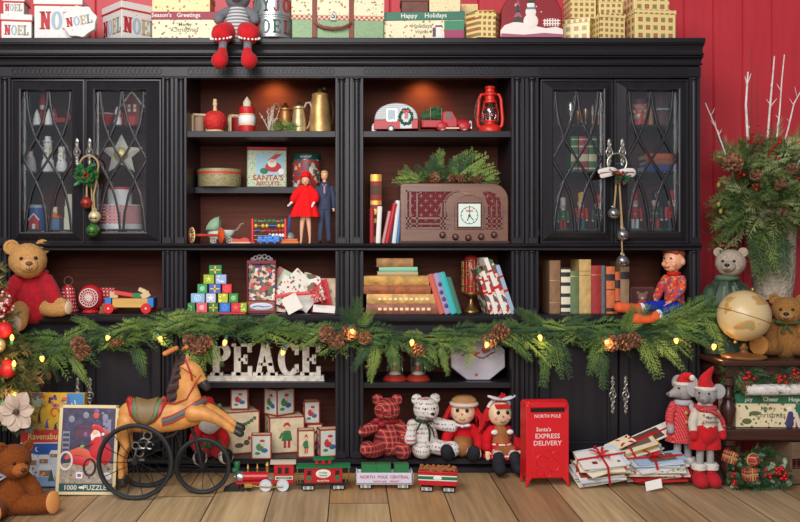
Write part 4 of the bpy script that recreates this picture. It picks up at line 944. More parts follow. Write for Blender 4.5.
b.tube([(23, -5, 20), (23, 5, 20)], .6, 6); t.p(b, 'handle', mat((150, 130, 110), .5))
t = Th('rolling_bell_toy', 'red axle rolling toy with two fluted orange and cream wheels', 'toy', 206.5, Z245, .03, rz=32)
for x, m1, m2 in ((-15.4, mat((210, 190, 130), .5), mat((110, 60, 40), .5)), (15.4, mat((214, 84, 44), .5), mat((190, 50, 36), .5))):
    b = t.mb(); 
    b.lathe([(2, -2), (5, -1.4), (8, 0), (7.6, .8), (4, 1), (1.6, 1.6)], 28, M=TR(x, 0, 8.2) @ RY(90 if x > 0 else -90), mat=0); w_ = t.p(b, 'wheel', [m1], rec=True)
    b = t.mb()
    for i in range(12):
        a = 2*PI*i/12; s_ = -1 if x < 0 else 1; b.tube([(x+s_*1.5, 2.6*math.cos(a), 8.2+2.6*math.sin(a)), (x+s_*.9, 7.4*math.cos(a), 8.2+7.4*math.sin(a))], [.5, .8], 6)
    t.p(b, 'flute', m2, w_)
b = t.mb(); b.lathe([(1.1, -13), (1.6, -6), (1.2, 0), (1.6, 6), (1.1, 13)], 12, M=TR(0, 0, 8.2) @ RY(90)); t.p(b, 'axle', mat((190, 70, 50), .45))
b = MB(k(.02)); b.box(-11, 9, -3, 3, 0, 1.6, 1); b.prism([(-10, 1.6), (8, 1.6), (7, 4.6), (3, 6), (-2, 4.4), (-9, 5)], -2.4, 2.4, 0); solo(b, 'toy_sled', 'red toy piece lying on a small wooden board left of abacus', 'toy', 242, Z245, .02, [mat((206, 60, 56), .5), PALEW], bevel=.3)
t = Th('abacus', 'red bead frame abacus with green, yellow, red and white beads', 'abacus', 269, Z245, .07)
RP = mat((206, 44, 44), .4)
for x in (-16.4, 16.4):
    b = t.mb(); b.lathe([(0, 0), (1.6, .1), (1.5, 24), (1.1, 25), (0, 25.2)], 14, (x, 0, 0)); b.box(x-3, x+3, -5, 5, 0, 1.6); t.p(b, 'post', RP, bevel=.2)
rows = [(22.4, (40, 130, 70), (-13, -4, 1, 5, 13)), (17.6, (214, 190, 60), (-13, -6, -2, 10, 14)), (12.6, (186, 40, 44), (-3.5, .5, 7, 11, 14)), (8, (236, 234, 230), (1, 4.4, 7.8, 11.2, 14)), (3.8, (60, 110, 190), (-8, 0, 6, 9.4, 13))]
for z, c, xs in rows:
    b = t.mb(); b.tube([(-16, 0, z), (16, 0, z)], .3, 6); wr = t.p(b, 'wire', PEWTER)
    for x in xs:
        b = t.mb(); b.sph((x, 0, z), (1.75, 2.1, 2.1), 12, 8); t.p(b, 'bead', mat(c, .35), wr)
b = t.mb(); b.lathe([(0, -3.6), (1.8, -3.4), (1.8, 3.4), (0, 3.6)], 12, M=TR(3, 0, 17.6) @ RY(90)); b.lathe([(0, -2.4), (1.7, -2.2), (1.7, 2.2), (0, 2.4)], 12, M=TR(-11.5, 0, 12.8) @ RY(90)); t.p(b, 'long_bead', mat((34, 66, 120), .4))
t = Th('toy_train', 'small blue toy train in front of the abacus', 'toy train', 268.5, Z245, .005)
b = t.mb(); b.box(-11, 11, -2.6, 2.6, 1.6, 4.2); b.box(5, 11, -2.6, 2.6, 4, 8); b.lathe([(0, 0), (2, 0), (2, 9), (0, 9)], 14, M=TR(-5, 0, 5.4) @ RY(90)); b.box(-10.6, -6, -2.4, 2.4, 4, 7); b.lathe([(1, 6), (1.3, 9), (0, 9)], 10, (1.6, 0, 0)); t.p(b, 'body', mat((56, 126, 206), .4), bevel=.3)
for x in (-7.4, -1, 6.4):
    b = t.mb(); b.tube([(x, -3, 1.7), (x, 3, 1.7)], 1.7, 14); t.p(b, 'wheel', mat((44, 90, 170), .4))
b = MB(k(.02)); b.box(-9, 9, -3, 3, 0, 2.6); b.box(-4, 8, -2.6, 2.6, 2.6, 4.6); b.sph((-6, 0, 3), (2, 2, 1.4), 10, 8); solo(b, 'toy_block', 'orange wooden toy board right of the blue toy train', 'toy', 290, Z245, .03, [mat((214, 110, 50), .5)], rz=-6, bevel=.4)
b = MB(k(.1)); b.sph((0, 0, 5.6), (5, 4.6, 5.6), 20, 12); b.lathe([(0, 0), (4.8, 0), (4.8, 1.4), (0, 1.4)], 20); solo(b, 'glass_dome', 'small grey glass dome ornament beside the abacus', 'ornament', 290, Z245, .1, [mat((130, 138, 134), .25)])
b = MB(k(.16)); b.prism([(-2, 0), (2.4, 0), (4.4, 29), (1.6, 29)], -1.6, 1.6); solo(b, 'blue_stick', 'dark blue toy stick standing behind the red-dressed doll', 'toy', 287, Z245, .17, [NAVY], bevel=.3)
def doll_face(t, hd, c, r, sc=1, lip=(180, 40, 50)):
    b = t.mb()
    for sg in (-1, 1): b.sph((c[0]+sg*r*.38, c[1]-r*.86, c[2]+r*.08), (r*.15, r*.1, r*.11), 8, 6)
    t.p(b, 'eye', mat((40, 50, 70), .3), hd)
    b = t.mb(); b.sph((c[0], c[1]-r*.92, c[2]-r*.48), (r*.24, r*.12, r*.1), 8, 6); t.p(b, 'mouth', mat(lip, .4), hd)
    b = t.mb(); b.sph((c[0], c[1]-r*.98, c[2]-r*.15), (r*.13, r*.16, r*.2), 8, 6); t.p(b, 'nose', SKIN, hd)
def tiny_hand(b, c, d, r=1., s=1):
    """small doll hand: palm, four fingers and a thumb, hanging along d"""
    c = Vector(c); d = Vector(d).normalized(); sd = d.cross(Vector((0, 1, 0))).normalized()
    b.limb([c, c+d*2*r], [.9*r, .95*r], 8, flat=(.6, 1))
    for i, L_ in enumerate((1.7, 2.1, 2.0, 1.5)):
        o = c+d*2.2*r+sd*(i-1.5)*.5*r; b.limb([o, o+d*L_*.6*r, o+d*L_*r+Vector((0, -.3*r, 0))], [.3*r, .28*r, .22*r], 6)
    o = c+d*.7*r+sd*-.9*r*s; b.limb([o, o+(d*.9-sd*.6*s)*1.2*r], [.32*r, .26*r], 6)
# fashion doll, red swing coat
t = Th('fashion_doll', 'fashion doll in a red swing coat, red hat and white gloves', 'doll', 305.5, Z245, .02)
b = t.mb(); SKD = mat((222, 170, 140), .45)
for sg in (-1, 1):
    b.limb([(sg*1.2, 0, 33), (sg*3, 0, 24), (sg*4, -.2, 12), (sg*4.3, .2, 3), (sg*4.4, -1.2, 1)], [3.4, 2.6, 1.7, 1.1, .9], 14)
    b.limb([(sg*7, 0, 53), (sg*10.4, -.6, 46), (sg*(13.6 if sg < 0 else 8.8), -3.6, 40)], [1.7, 1.4, 1.1], 10)
b.limb([(0, 0, 32), (0, 0, 40), (0, 0, 52)], [4.6, 3.4, 5], 16, flat=(.75, 1)); b.limb([(0, 0, 52), (0, -.3, 60)], [1.6, 1.4], 10); b.sph((0, -1, 62.6), (4, 4, 4.6), 18, 12)
bd = t.p(b, 'body', SKD, remesh=.42, sm=3); doll_face(t, bd, (0, -1, 62.4), 4)
b = t.mb(); L_ = []
for z, r, f in ((26.5, 14.6, 1.3), (30, 13.8, 1), (38, 10.8, .8), (46, 8, .4), (52, 6.4, .1), (56, 4.6, 0), (58, 2.6, 0)):
    L_.append([((r+f*math.sin(j*9*2*PI/54))*math.cos(2*PI*j/54)+(58-z)*-.02, (r*.62+f*math.sin(j*9*2*PI/54))*math.sin(2*PI*j/54), z) for j in range(54)])
b.loft(L_, cap0=False, cap1=False); REDC = cloth((222, 26, 30), 300); ct = t.p(b, 'coat', REDC, ang=80)
for sg in (-1, 1):
    b = t.mb(); b.limb([(sg*5, 0, 54.6), (sg*9.4, -.4, 48.6), (sg*(11.6 if sg < 0 else 9.8), -1.6, 44)], [3.4, 4.4, 4], 16); t.p(b, 'sleeve', REDC, ct, fuzz=.3)
    b = t.mb(); e_ = Vector((sg*(12.6 if sg < 0 else 9.3), -2.6, 42)); d_ = Vector((-.75 if sg < 0 else -.35, -.5, -.75)).normalized(); b.limb([e_, e_+d_*4], [1.35, 1.1], 10); tiny_hand(b, e_+d_*4.2, d_, .85, sg); t.p(b, 'glove', WH)
b = t.mb(); b.limb([(0, 2.4, 61), (0, 2.2, 65)], [4.6, 4], 16); 
for sg in (-1, 1): b.limb([(sg*3.7, .6, 64), (sg*4.4, .4, 60)], [1.5, 1.9], 10)
t.p(b, 'hair', mat((120, 52, 30), .7, bump=.8, bs=300), bd)
b = t.mb(); b.lathe([(5, 66.2), (5.4, 67), (4.7, 67.6), (4.6, 71), (3.6, 72.2), (0, 72.4)], 24, (0, .6, 0)); t.p(b, 'hat', REDC, bd)
for sg in (-1, 1):
    b = t.mb(); b.prism([(-2, 0), (1, 0), (1, 3), (-.4, 3.2), (-2, .8)], -.8, .8, M=TR(sg*4.4, -.4, 0) @ RZ(70)); t.p(b, 'shoe', mat((200, 160, 130), .4), bevel=.3)
# fashion doll in a suit
t = Th('fashion_doll', 'blond male fashion doll in a dark blue suit and tie', 'doll', 324.5, Z245, .05)
SUIT = cloth((62, 70, 92), 500)
b = t.mb(); b.limb([(0, 0, 58), (0, -.3, 64)], [2, 1.8], 12); b.sph((0, -.5, 67.4), (3.4, 3.6, 4.5), 18, 12); hd = t.p(b, 'head', SKD); doll_face(t, hd, (0, -.5, 67.2), 3.6, lip=(190, 110, 100))
b = t.mb(); b.sph((0, .9, 69.6), (3.8, 3.7, 3.6), 18, 12); b.sph((-.6, -1.8, 71.4), (2.8, 2, 1.3), 12, 8); t.p(b, 'hair', mat((206, 172, 100), .7, bump=.6, bs=300), hd)
b = t.mb(); b.limb([(0, 0, 36), (0, 0, 44), (0, 0, 54), (0, 0, 57.6)], [6.6, 6.4, 7.6, 5], 22, flat=(.62, 1), nrm=(0, 1, 0)); b.lathe([(7, 34), (6.9, 38), (6.6, 42)], 22, sy=.68); jk = t.p(b, 'jacket', SUIT)
for sg in (-1, 1):
    b = t.mb(); b.limb([(sg*7.2, 0, 55), (sg*9, .2, 46), (sg*9.2, -1.2, 37)], [2.5, 2.3, 2], 14); t.p(b, 'sleeve', SUIT, jk)
    b = t.mb(); b.prism([(0, 58.6), (sg*3, 57.4), (sg*3.4, 52), (0, 45)], -5.2, -4.4); t.p(b, 'lapel', SUIT, jk, bevel=.2)
    b = t.mb(); b.limb([(sg*2.8, 0, 36), (sg*3.4, 0, 22), (sg*4.4, .3, 4)], [3.7, 3, 2.4], 16); t.p(b, 'trouser_leg', SUIT)
    b = t.mb(); b.limb([(sg*4.6, 1, 1.2), (sg*5, -3.6, 1)], [1.5, 1.3], 12); t.p(b, 'shoe', BLK)
    b = t.mb(); tiny_hand(b, (sg*9.2, -1.5, 36), (0, -.1, -1), .95, sg); t.p(b, 'hand', SKD)
b = t.mb(); b.prism([(-2, 58.4), (2, 58.4), (0, 49)], -5, -4.2); t.p(b, 'shirt', WH, smooth=False); b = t.mb(); b.prism([(-.7, 57.6), (.7, 57.6), (.9, 50.6), (0, 49.4), (-.9, 50.6)], -5.4, -4.8); t.p(b, 'tie', mat((170, 120, 130), .6), smooth=False)
# ================================================================ bookcase upper shelves: right bay
t = Th('camper_ornament', 'rounded silver and red toy camper trailer with a wreath', 'ornament', 396.5, Z131, .06, rz=-6)
RC = mat((170, 34, 44), .4); CHR = mat((200, 204, 206), .3, .5)
out = [(-22, 3), (21, 3)]+[(20.5+1.2, 10)]+[(20.8*math.cos(rad(a)), 10+18.4*math.sin(rad(a))**.8) for a in range(8, 176, 8)]+[(-21.6, 10)]
up = [(x, z) for x, z in out if z >= 9.9]
b = t.mb(); b.prism([(-22.2, 2.6), (21.6, 2.6), (21.8, 12), (-22, 12)], -8, 8); t.p(b, 'lower_body', RC, bevel=.5)
b = t.mb(); b.prism([(21.6, 12)]+[(21.4*math.cos(rad(a)), 12+16.6*math.sin(rad(a))**.85) for a in range(4, 178, 6)]+[(-21.8, 12)], -8, 8); ub = t.p(b, 'upper_body', pat('stripes', (176, 178, 180), (118, 124, 132), 120, None, .35, .35), bevel=.8)
b = t.mb(); b.box(-9, .6, -8.5, -7.8, 11, 22); wn = t.p(b, 'window', mat((120, 140, 150), .15), bevel=.3); b = t.mb()
for x in (-9.4, -.2): b.box(x, x+1.2, -8.7, -7.8, 10.4, 22.6)
for z in (10.4, 21.6): b.box(-9.4, 1, -8.7, -7.8, z, z+1.1)
t.p(b, 'window_frame', CHR, wn, smooth=False)
b = t.mb(); b.box(4, 15.6, -8.4, -7.8, 3, 24); t.p(b, 'door', mat((190, 196, 200), .4), bevel=.4)
b = t.mb(); 
for i in range(60): a = 2*PI*i/60; c_ = Vector((9.8+6*math.cos(a), -9, 14.6+7*math.sin(a))); b.sph(c_+Vector((R.uniform(-.8, .8), R.uniform(-.6, .4), R.uniform(-.8, .8))), R.uniform(.9, 1.5), 7, 5)
wr = t.p(b, 'wreath', mat((36, 84, 56), .7)); b = t.mb(); b.sph((8, -10, 20), (2, .8, 1.2), 10, 6); b.sph((12, -10, 20), (2, .8, 1.2), 10, 6); b.box(8.6, 9.6, -10.2, -9.6, 13, 19.6); b.box(10.4, 11.4, -10.2, -9.6, 13, 19.6); t.p(b, 'bow', mat((206, 90, 100), .6), wr)
for y in (-8.2, 8.2):
    b = t.mb(); b.tube([(-5, y-.8, 3.2), (-5, y+.8, 3.2)], 3.2, 20); w_ = t.p(b, 'wheel', BLK); b = t.mb(); b.tube([(-5, y-1.1, 3.2), (-5, y+1.1, 3.2)], 1.9, 16); t.p(b, 'hubcap', WH, w_)
b = t.mb(); b.box(-24.6, -20, -3, 3, 0, 7); b.sph((-23, -2, 8), 1.2, 8, 6); t.p(b, 'hitch', WH, bevel=.4)
t = Th('toy_truck', 'red toy pickup truck carrying a green christmas tree', 'toy truck', 446, Z131, .05)
b = t.mb(); b.box(-24, -5, -8, 8, 4, 11.4); b.box(-25, -23.4, -8.4, 8.4, 4, 12); bed = t.p(b, 'bed', RC, bevel=.6)
b = t.mb(); b.prism([(-5, 4), (10.4, 4), (10.4, 12), (9, 14), (6, 19.4), (4, 20.4), (-2, 20.4), (-4, 19)], -7.6, 7.6); cb_ = t.p(b, 'cab', RC, bevel=.9)
b = t.mb(); b.prism([(-1.6, 13), (6, 13), (4.4, 18.6), (-1, 18.6)], -8, -7.2); b.prism([(-1.6, 13), (6, 13), (4.4, 18.6), (-1, 18.6)], 7.2, 8); t.p(b, 'window', mat((60, 50, 50), .2), cb_, smooth=False)
b = t.mb(); b.limb([(9, 0, 8.6), (18, 0, 8.4), (21.4, 0, 8)], [5.6, 5.2, 4.4], 18, flat=(.85, 1), nrm=(0, 0, 1)); t.p(b, 'hood', RC)
b = t.mb(); b.box(23.6, 25, -7.6, 7.6, 2.6, 5); b.box(24.6, 25.4, -4, 4, 5, 11); t.p(b, 'bumper', CHR, bevel=.3)
for x in (-4.4, 17.4):
    for y in (-7, 7):
        b = t.mb(); b.sph((x, y, 5), (6.2, 2.4, 5), 16, 10); t.p(b, 'fender', RC)
        b = t.mb(); b.tube([(x, y-1.6, 3.4), (x, y+1.6, 3.4)], 3.4, 20); w_ = t.p(b, 'wheel', BLK); s_ = -1 if y < 0 else 1
        b = t.mb(); b.tube([(x, y+s_*1.4, 3.4), (x, y+s_*1.9, 3.4)], 2, 16); t.p(b, 'hubcap', WH, w_)
b = t.mb(); b.sph((23.4, -5.6, 9.4), (1, 1.7, 1.7), 12, 8); b.sph((23.4, 5.6, 9.4), (1, 1.7, 1.7), 12, 8); t.p(b, 'headlight', IVORY)
b = t.mb(); b.box(-1, 12, -8.9, -7.4, 2.6, 3.8); t.p(b, 'running_board', IVORY)
t = Th('toy_tree', 'small bundled green christmas tree lying in the toy truck bed', 'christmas tree', 438, Z131+12*k(.05), .05)
b = t.mb(); 
def tz(x): return 2.5+9*math.exp(-((x+4)/11)**2)-(.28*max(0, x))
for i in range(230):
    x = R.uniform(-17, 16); a = R.uniform(-.3, PI+.3); rr = (7.5*math.exp(-((x+3)/13)**2)); p0 = Vector((x, -rr*.85*math.cos(a), 3.6+rr*math.sin(a)*1.15-max(0, x)*.3)); needles(b, p0, (R.uniform(.4, 1), R.uniform(-.3, .3), R.uniform(-.2, .5)), 3, 8, 2.2, R.choice((0, 1)), .3)
b.limb([(-14, 0, 3), (-4, 0, 6), (14, 0, -.5)], [3.4, 6.8, 2], 14)
t.p(b, 'foliage', [mat((40, 84, 54), .7), mat((66, 110, 66), .7)], rec=False, smooth=False)
b = t.mb(); b.torus((3, 0, 5), 7, .4, 24, 5, ax='x'); b.torus((-8, 0, 6), 7.4, .4, 24, 5, ax='x'); t.p(b, 'twine', JUTE)
# red lantern
t = Th('hurricane_lantern', 'red metal hurricane lantern with clear globe', 'lantern', 490, Z131, .08)
LRD = mat((206, 42, 30), .35, bump=.1)
b = t.mb(); b.lathe([(0, 0), (11, .2), (11.4, 1.6), (11, 5), (9, 7.4), (5, 9), (5, 10.6), (6.6, 11), (6.6, 12.6), (0, 12.8)], 32); t.p(b, 'fuel_tank', LRD)
b = t.mb(); b.lathe([(5, 12.6), (7.4, 17), (8, 21), (7, 26), (5, 30)], 28); t.p(b, 'globe', glassmat((236, 240, 240), .12, .03))
b = t.mb(); b.lathe([(2, 12.6), (2, 16), (.8, 17), (.6, 21), (0, 22)], 12); t.p(b, 'burner', SILVER)
b = t.mb(); b.lathe([(5.6, 29.6), (6.6, 30.4), (6.6, 32), (5, 33), (5, 37), (6.8, 37.6), (7, 39.4), (4.6, 41.4), (4.4, 44), (5.4, 44.6), (5, 46.6), (0, 47.4)], 28); t.p(b, 'chimney', LRD)
for sg in (-1, 1):
    b = t.mb(); b.tube([(sg*9.4, 0, 5), (sg*12, 0, 8), (sg*12.6, 0, 14), (sg*11.4, 0, 28), (sg*11, 0, 34), (sg*9, 0, 38.6), (sg*5, 0, 39)], [1.6, 1.8, 1.8, 1.7, 1.7, 1.5, 1.3], 10); t.p(b, 'side_tube', LRD)
b = t.mb(); b.torus((0, -.0, 18), 7.9, .35, 28, 5, ax='z'); b.torus((0, 0, 24), 7.8, .35, 28, 5, ax='z')
for a in (20, 160, 200, 340): b.tube([(8*math.cos(rad(a)), 8*math.sin(rad(a)), 12), (8.3*math.cos(rad(a)), 8.3*math.sin(rad(a)), 21), (6*math.cos(rad(a)), 6*math.sin(rad(a)), 30)], .35, 5)
t.p(b, 'wire_guard', LRD)
b = t.mb(); b.torus((0, -4, 24), 15.4, .4, 30, 5, a0=130, a1=270, sx=1); b.torus((0, 0, 20), 15.6, .4, 30, 5, a0=140, a1=215); t.p(b, 'bail', PEWTER)
# ================================================================ books and cards left of the radio
REDB = mat((150, 34, 28), .5); GREENB = mat((60, 100, 70), .6)
GC = 'books and cards left of the radio'
book('tall red and gold patterned book at the left end of radio shelf', 375.5, Z245, .18, 11, 68, 30, REDB, GC, spine=([GOLD, mat((90, 60, 40), .6)], [(.02, .1, 0), (.3, .36, 0), (.42, .5, 0), (.56, .62, 0), (.7, .84, 1), (.9, 1, 0)]))
for i, (px, w, h, d, c, tilt, Y, lab) in enumerate(((371.5, 4, 34, 30, (150, 28, 40), 0, .02, 'dark red thin book standing in front of the gilt book'), (377.5, 4.4, 36, 30, (226, 220, 214), 3, .03, 'white card album standing in front of the gilt book'), (382.5, 3, 32, 28, (196, 140, 140), 12, .04, 'pink edged thin book leaning beside the white album'),
      (386, 4, 40, 30, (186, 30, 40), 12, .05, 'bright red thin book leaning, middle of the leaning row'), (389.6, 2.6, 32, 28, (50, 46, 52), 7, .05, 'black thin book leaning between red and white ones'), (393, 4.4, 42, 30, (214, 216, 220), 6, .06, 'white thin book leaning against the blue one'), (397, 2.6, 38, 30, (70, 120, 170), 5, .06, 'blue thin book leaning nearest the radio'))):
    book(lab, px, Z245+.002, Y+.06, w, h, d, mat(c, .5), GC, (0, rad(tilt), 0))
# ---------------- radio
t = Th('radio', 'vintage brown wooden radio with square dial and five knobs', 'radio', 452.6, Z245, .1)
RW = wood((112, 70, 52), .32, .7, 0, 10, .1, .5); RWD = mat((62, 34, 26), .5)
w, h = 110, 61; r = 17; t.u *= .972
prof = [(-55, 0), (55, 0), (55, h-r)]+[(55-r+r*math.cos(rad(a)), h-r+r*math.sin(rad(a))) for a in range(10, 91, 10)]+[(-53, h), (-55, h-2)]
b = t.mb(); b.prism(prof, -15, 20); t.p(b, 'case', RW, bevel=1)
b = t.mb(); b.prism([(-56, -.0), (56, 0), (56, 2.6), (-56, 2.6)], -17, 21); t.p(b, 'plinth', RWD, bevel=.6)
GRC = pat('lattice', (92, 26, 36), (150, 84, 80), 26, None, .9)
t2 = NT('grille_cloth'); sp = t2.new('ShaderNodeSeparateXYZ'); t2.ln(t2.coord(), sp.inputs[0]); fq = 1/.043
U = t2.math('MULTIPLY', sp.outputs[0], fq); V = t2.math('MULTIPLY', sp.outputs[2], fq)
A_ = t2.math('FRACT', t2.math('ADD', t2.math('ADD', U, V), 50)); B_ = t2.math('FRACT', t2.math('ADD', t2.math('SUBTRACT', U, V), 50))
a1 = t2.math('ABSOLUTE', t2.math('SUBTRACT', A_, .5)); b1 = t2.math('ABSOLUTE', t2.math('SUBTRACT', B_, .5))
plus = t2.math('MULTIPLY', t2.math('LESS_THAN', t2.math('MINIMUM', t2.math('ABSOLUTE', t2.math('SUBTRACT', a1, b1)), 9.), .05), t2.math('LESS_THAN', t2.math('MAXIMUM', a1, b1), .22))
GRC = t2.fin(t2.mix(plus, (94, 28, 38), (176, 116, 104)), .9); t2.bump(t2.noise(t2.coord(), 500, 2), .4)
def gr(poly): 
    b = t.mb(); b.prism(poly, -15.3, -14.6); return b
gl_ = [(-48, 16), (-9, 16), (-9, 40), (-6.5, 46), (-1, 51), (1, 53), (-48, 53)]
t.p(gr(gl_), 'grille_cloth', GRC, smooth=False)
t.p(gr([(28, 52)]+[(34+13.6*math.cos(rad(a)), 38+14.6*math.sin(rad(a))) for a in range(90, -1, -15)]+[(47.6, 16), (33, 16), (33, 40), (31.6, 47)]), 'grille_cloth', GRC, smooth=False)
b = t.mb(); y0, y1 = -16.4, -14.8   # fret bars over the cloth
b.box(-49, -4, y0, y1, 24.4, 26.4); b.box(-49, -4, y0, y1, 19, 20.4); b.box(-45.6, -43.8, y0, y1, 15.6, 53); b.box(-38.6, -37, y0, y1, 15.6, 50)
b.box(-49.4, -47.6, y0, y1, 15, 54); b.box(-49, 1, y0, y1, 52.4, 54.2); b.box(-49, -6, y0, y1, 14.6, 16.4)
b.torus((-13, -15.6, 26), 5, .8, 12, 6, a0=0, a1=180, sz=2.2); b.box(-14, -12.4, y0, y1, 15, 40); b.torus((5, -15.6, 40), 15, .9, 16, 6, a0=90, a1=180, sx=1, sz=.86); b.box(-10.6, -8.8, y0, y1, 15, 40); b.torus((-13, -15.6, 40), 0.9, .6, 8, 5)
b.torus((-33, -15.6, 46), 5.4, .8, 10, 6, a0=90, a1=180, sz=1)
t.p(b, 'grille_fret', RW, smooth=False); b = t.mb()
b.box(32, 33.8, y0, y1, 15, 40); b.box(36.8, 38.2, y0, y1, 15, 36); b.box(42, 43.4, y0, y1, 15, 44); b.torus((27, -15.6, 38), 14, .9, 14, 6, a0=0, a1=80); b.torus((40, -15.6, 30), 4, .8, 12, 6, a0=0, a1=180, sz=2); b.box(31, 48.4, y0, y1, 24.4, 26); b.box(31, 48.4, y0, y1, 19, 20.2); b.box(31, 48.4, y0, y1, 14.6, 16); b.box(47, 48.6, y0, y1, 15, 40)
t.p(b, 'grille_fret', RW, smooth=False)
b = t.mb(); b.prism([(0, 14), (30, 14), (30, 38)]+[(15+15*math.cos(rad(a)), 38+15*math.sin(rad(a))*.7) for a in range(15, 166, 15)]+[(0, 38)], -16.2, -14.6); t.p(b, 'dial_surround', RW, bevel=.5)
b = t.mb(); b.box(2.6, 27.6, -17, -15.6, 15.4, 41.4); bz = t.p(b, 'dial_bezel', RWD, bevel=.5)
b = t.mb(); b.box(4, 26.2, -17.3, -16.6, 17, 40, 0); b.torus((15, -17.3, 28.4), 8.6, .35, 32, 5, mat=1, sx=1, sz=1)
for i in range(12): a = 2*PI*i/12; b.tube([(15+7.2*math.cos(a), -17.35, 28.4+7.2*math.sin(a)), (15+8.6*math.cos(a), -17.35, 28.4+8.6*math.sin(a))], .3, 4, mat=1)
b.tube([(15, -17.5, 27), (15, -17.5, 38)], .35, 4, mat=1); b.sph((15, -17.4, 28), (1.4, .6, 1.4), 12, 6, 1); b.prism([(14.4, 28), (15.6, 28), (19.6, 23.6), (19, 23)], -17.6, -17.3, 1); b.prism([(14.4, 28), (15.6, 28), (13, 22.6), (12.2, 23)], -17.6, -17.3, 1); b.box(11.5, 18.5, -17.5, -17.2, 32, 33.6, 2)
t.p(b, 'dial', [mat((206, 218, 208), .3), mat((50, 80, 80), .5), mat((190, 110, 90), .5)], bz, smooth=False)
b = t.mb(); 
for i in range(5): b.torus((11+i*1.9, -15.2, 50.6), 2.2, .35, 12, 5, sz=.8)
b.sph((15, -15, 50.6), (6, .4, 2.6), 16, 8); t.p(b, 'badge', mat((134, 96, 74), .4))
for x, z in ((-12, 8.6), (1, 6.6), (14, 5.8), (27, 6.8), (40, 8.8)):
    b = t.mb(); b.lathe([(3.4, 0), (3.4, 1), (2.8, 1.6), (2.5, 4.6), (2, 5.2), (0, 5.4)], 18, M=TR(x, -15, z) @ RX(90)); t.p(b, 'knob', mat((78, 46, 34), .3))
# ---------------- greenery on the radio
zr = Z245+61*k(.1)*.972
t = Th('evergreen_spray', 'cedar and pinecone spray lying on top of the radio', 'spray', 447, zr+.002, .09)
b = t.mb()
for i in range(30):
    x = R.uniform(-34, 36); frond(b, (x, R.uniform(-8, 4), 2), (R.uniform(-.8, .8)+x*.012, R.uniform(-.5, .3), R.uniform(.2, .8)), R.uniform(13, 24), (0, -1, .5), R.choice((0, 1, 2)), 7)
for p_, d_, L_ in (((-22, 0, 3), (.32, -.1, 1), 31), ((-18, 0, 4), (.45, -.1, 1), 32), ((-14, 2, 4), (.25, 0, 1), 36), ((-4, 0, 4), (.9, -.1, .95), 44), ((4, 0, 4), (.95, -.1, .8), 46), ((0, 2, 4), (.8, 0, 1.0), 44), ((18, 0, 6), (.9, -.1, .5), 32), ((22, 0, 2), (1, -.3, .16), 30), ((24, -4, 1.6), (1, -.3, .0), 26), ((-24, 0, 2), (-1, -.2, .5), 28), ((-26, -4, 2), (-1, -.3, .1), 30), ((-28, -4, 2), (-1, -.4, -.05), 24), ((-38, -2, 3), (-.2, 0, 1), 18), ((-12, -4, 3), (-.9, -.3, .7), 28), ((8, -6, 4), (.9, -.4, .4), 28), ((-6, -6, 6), (-.5, -.3, 1), 22)):
    frond(b, p_, d_, L_, (0, -1, .4), R.choice((0, 1, 1, 2)), 11, .12, .36)
t.p(b, 'foliage', [CEDAR1, CEDAR2, CEDAR3], smooth=False, rec=False)
for c_, ax, L_, r_ in (((-14, -10, 5.4), (.2, -1, .2), 8, 6), ((14, -9, 5), (.9, -.4, .1), 13, 4.6), ((27, -9, 4.6), (1, -.3, .05), 15, 4.4), ((4, -8, 5), (-.6, -.8, 0), 10, 4.4)):
    b = t.mb(); pinecone(b, c_, ax, L_, r_, 0, 1); t.p(b, 'pinecone', [CONE1, CONE2], rec=False, smooth=False)
# ================================================================ middle row: left bay (row of toys with the bear)
def bear_head(t, c, r, az, furm, muz, nose=BLK, tilt=0, ear=1., parent=None, rx=0, muzz=.5):
    M = TR(*c) @ RZ(az) @ RY(tilt) @ RX(rx)
    b = t.mb(); b.M = M; b.sph((0, 0, 0), (r, r*.94, r*.92), 36, 24); b.sph((0, -r*.3, -r*.3), (r*.82, r*.82, r*.66), 28, 18)
    hd = t.p(b, 'head', furm, parent, fuzz=r*.05, fs=900, rec=True)
    b = t.mb(); b.M = M; b.sph((0, -r*.88, -r*.26), (r*.5, r*muzz, r*.4), 24, 16); t.p(b, 'muzzle', muz, hd, fuzz=r*.03, fs=900)
    for sg in (-1, 1):
        b = t.mb(); b.M = M @ TR(sg*r*.8, r*.12, r*.72) @ RY(sg*28); b.sph((0, 0, 0), (r*.4*ear, r*.18, r*.4*ear), 20, 14); b.torus((0, -r*.1, 0), r*.3*ear, r*.1, 16, 8); e_ = t.p(b, 'ear', furm, hd, fuzz=r*.03, fs=900)
        b = t.mb(); b.M = M; b.sph((sg*r*.36, -r*.88, r*.12), r*.1, 12, 8); t.p(b, 'eye', mat((20, 14, 12), .12), hd)
    b = t.mb(); b.M = M; b.sph((0, -r*(.9+muzz*.94), -r*.14), (r*.18, r*.12, r*.12), 14, 10); t.p(b, 'nose', nose, hd)
    b = t.mb(); b.M = M; b.torus((0, -r*(.86+muzz*.96), -r*.36), r*.14, r*.025, 12, 5, a0=180, a1=360); b.tube([(0, -r*(.9+muzz*.96), -r*.2), (0, -r*(.88+muzz*.96), -r*.42)], r*.025, 5); t.p(b, 'mouth', nose, hd)
    return hd
def bear_limb(t, name, pts, rs, m_, pad=None, padm=None, parent=None, fz=.4):
    b = t.mb(); b.limb(pts, rs, 22); l = t.p(b, name, m_, parent, fuzz=fz, fs=900)
    if pad:
        c_, r_, rot = pad; b = t.mb(); b.sph((0, 0, 0), r_, 20, 12, M=TR(*c_) @ rot); t.p(b, 'paw_pad', padm, l)
    return l
BEARF = fur((184, 136, 82)); BMUZ = fur((196, 150, 96)); PAD = mat((206, 178, 150), .85, bump=.4, bs=300)
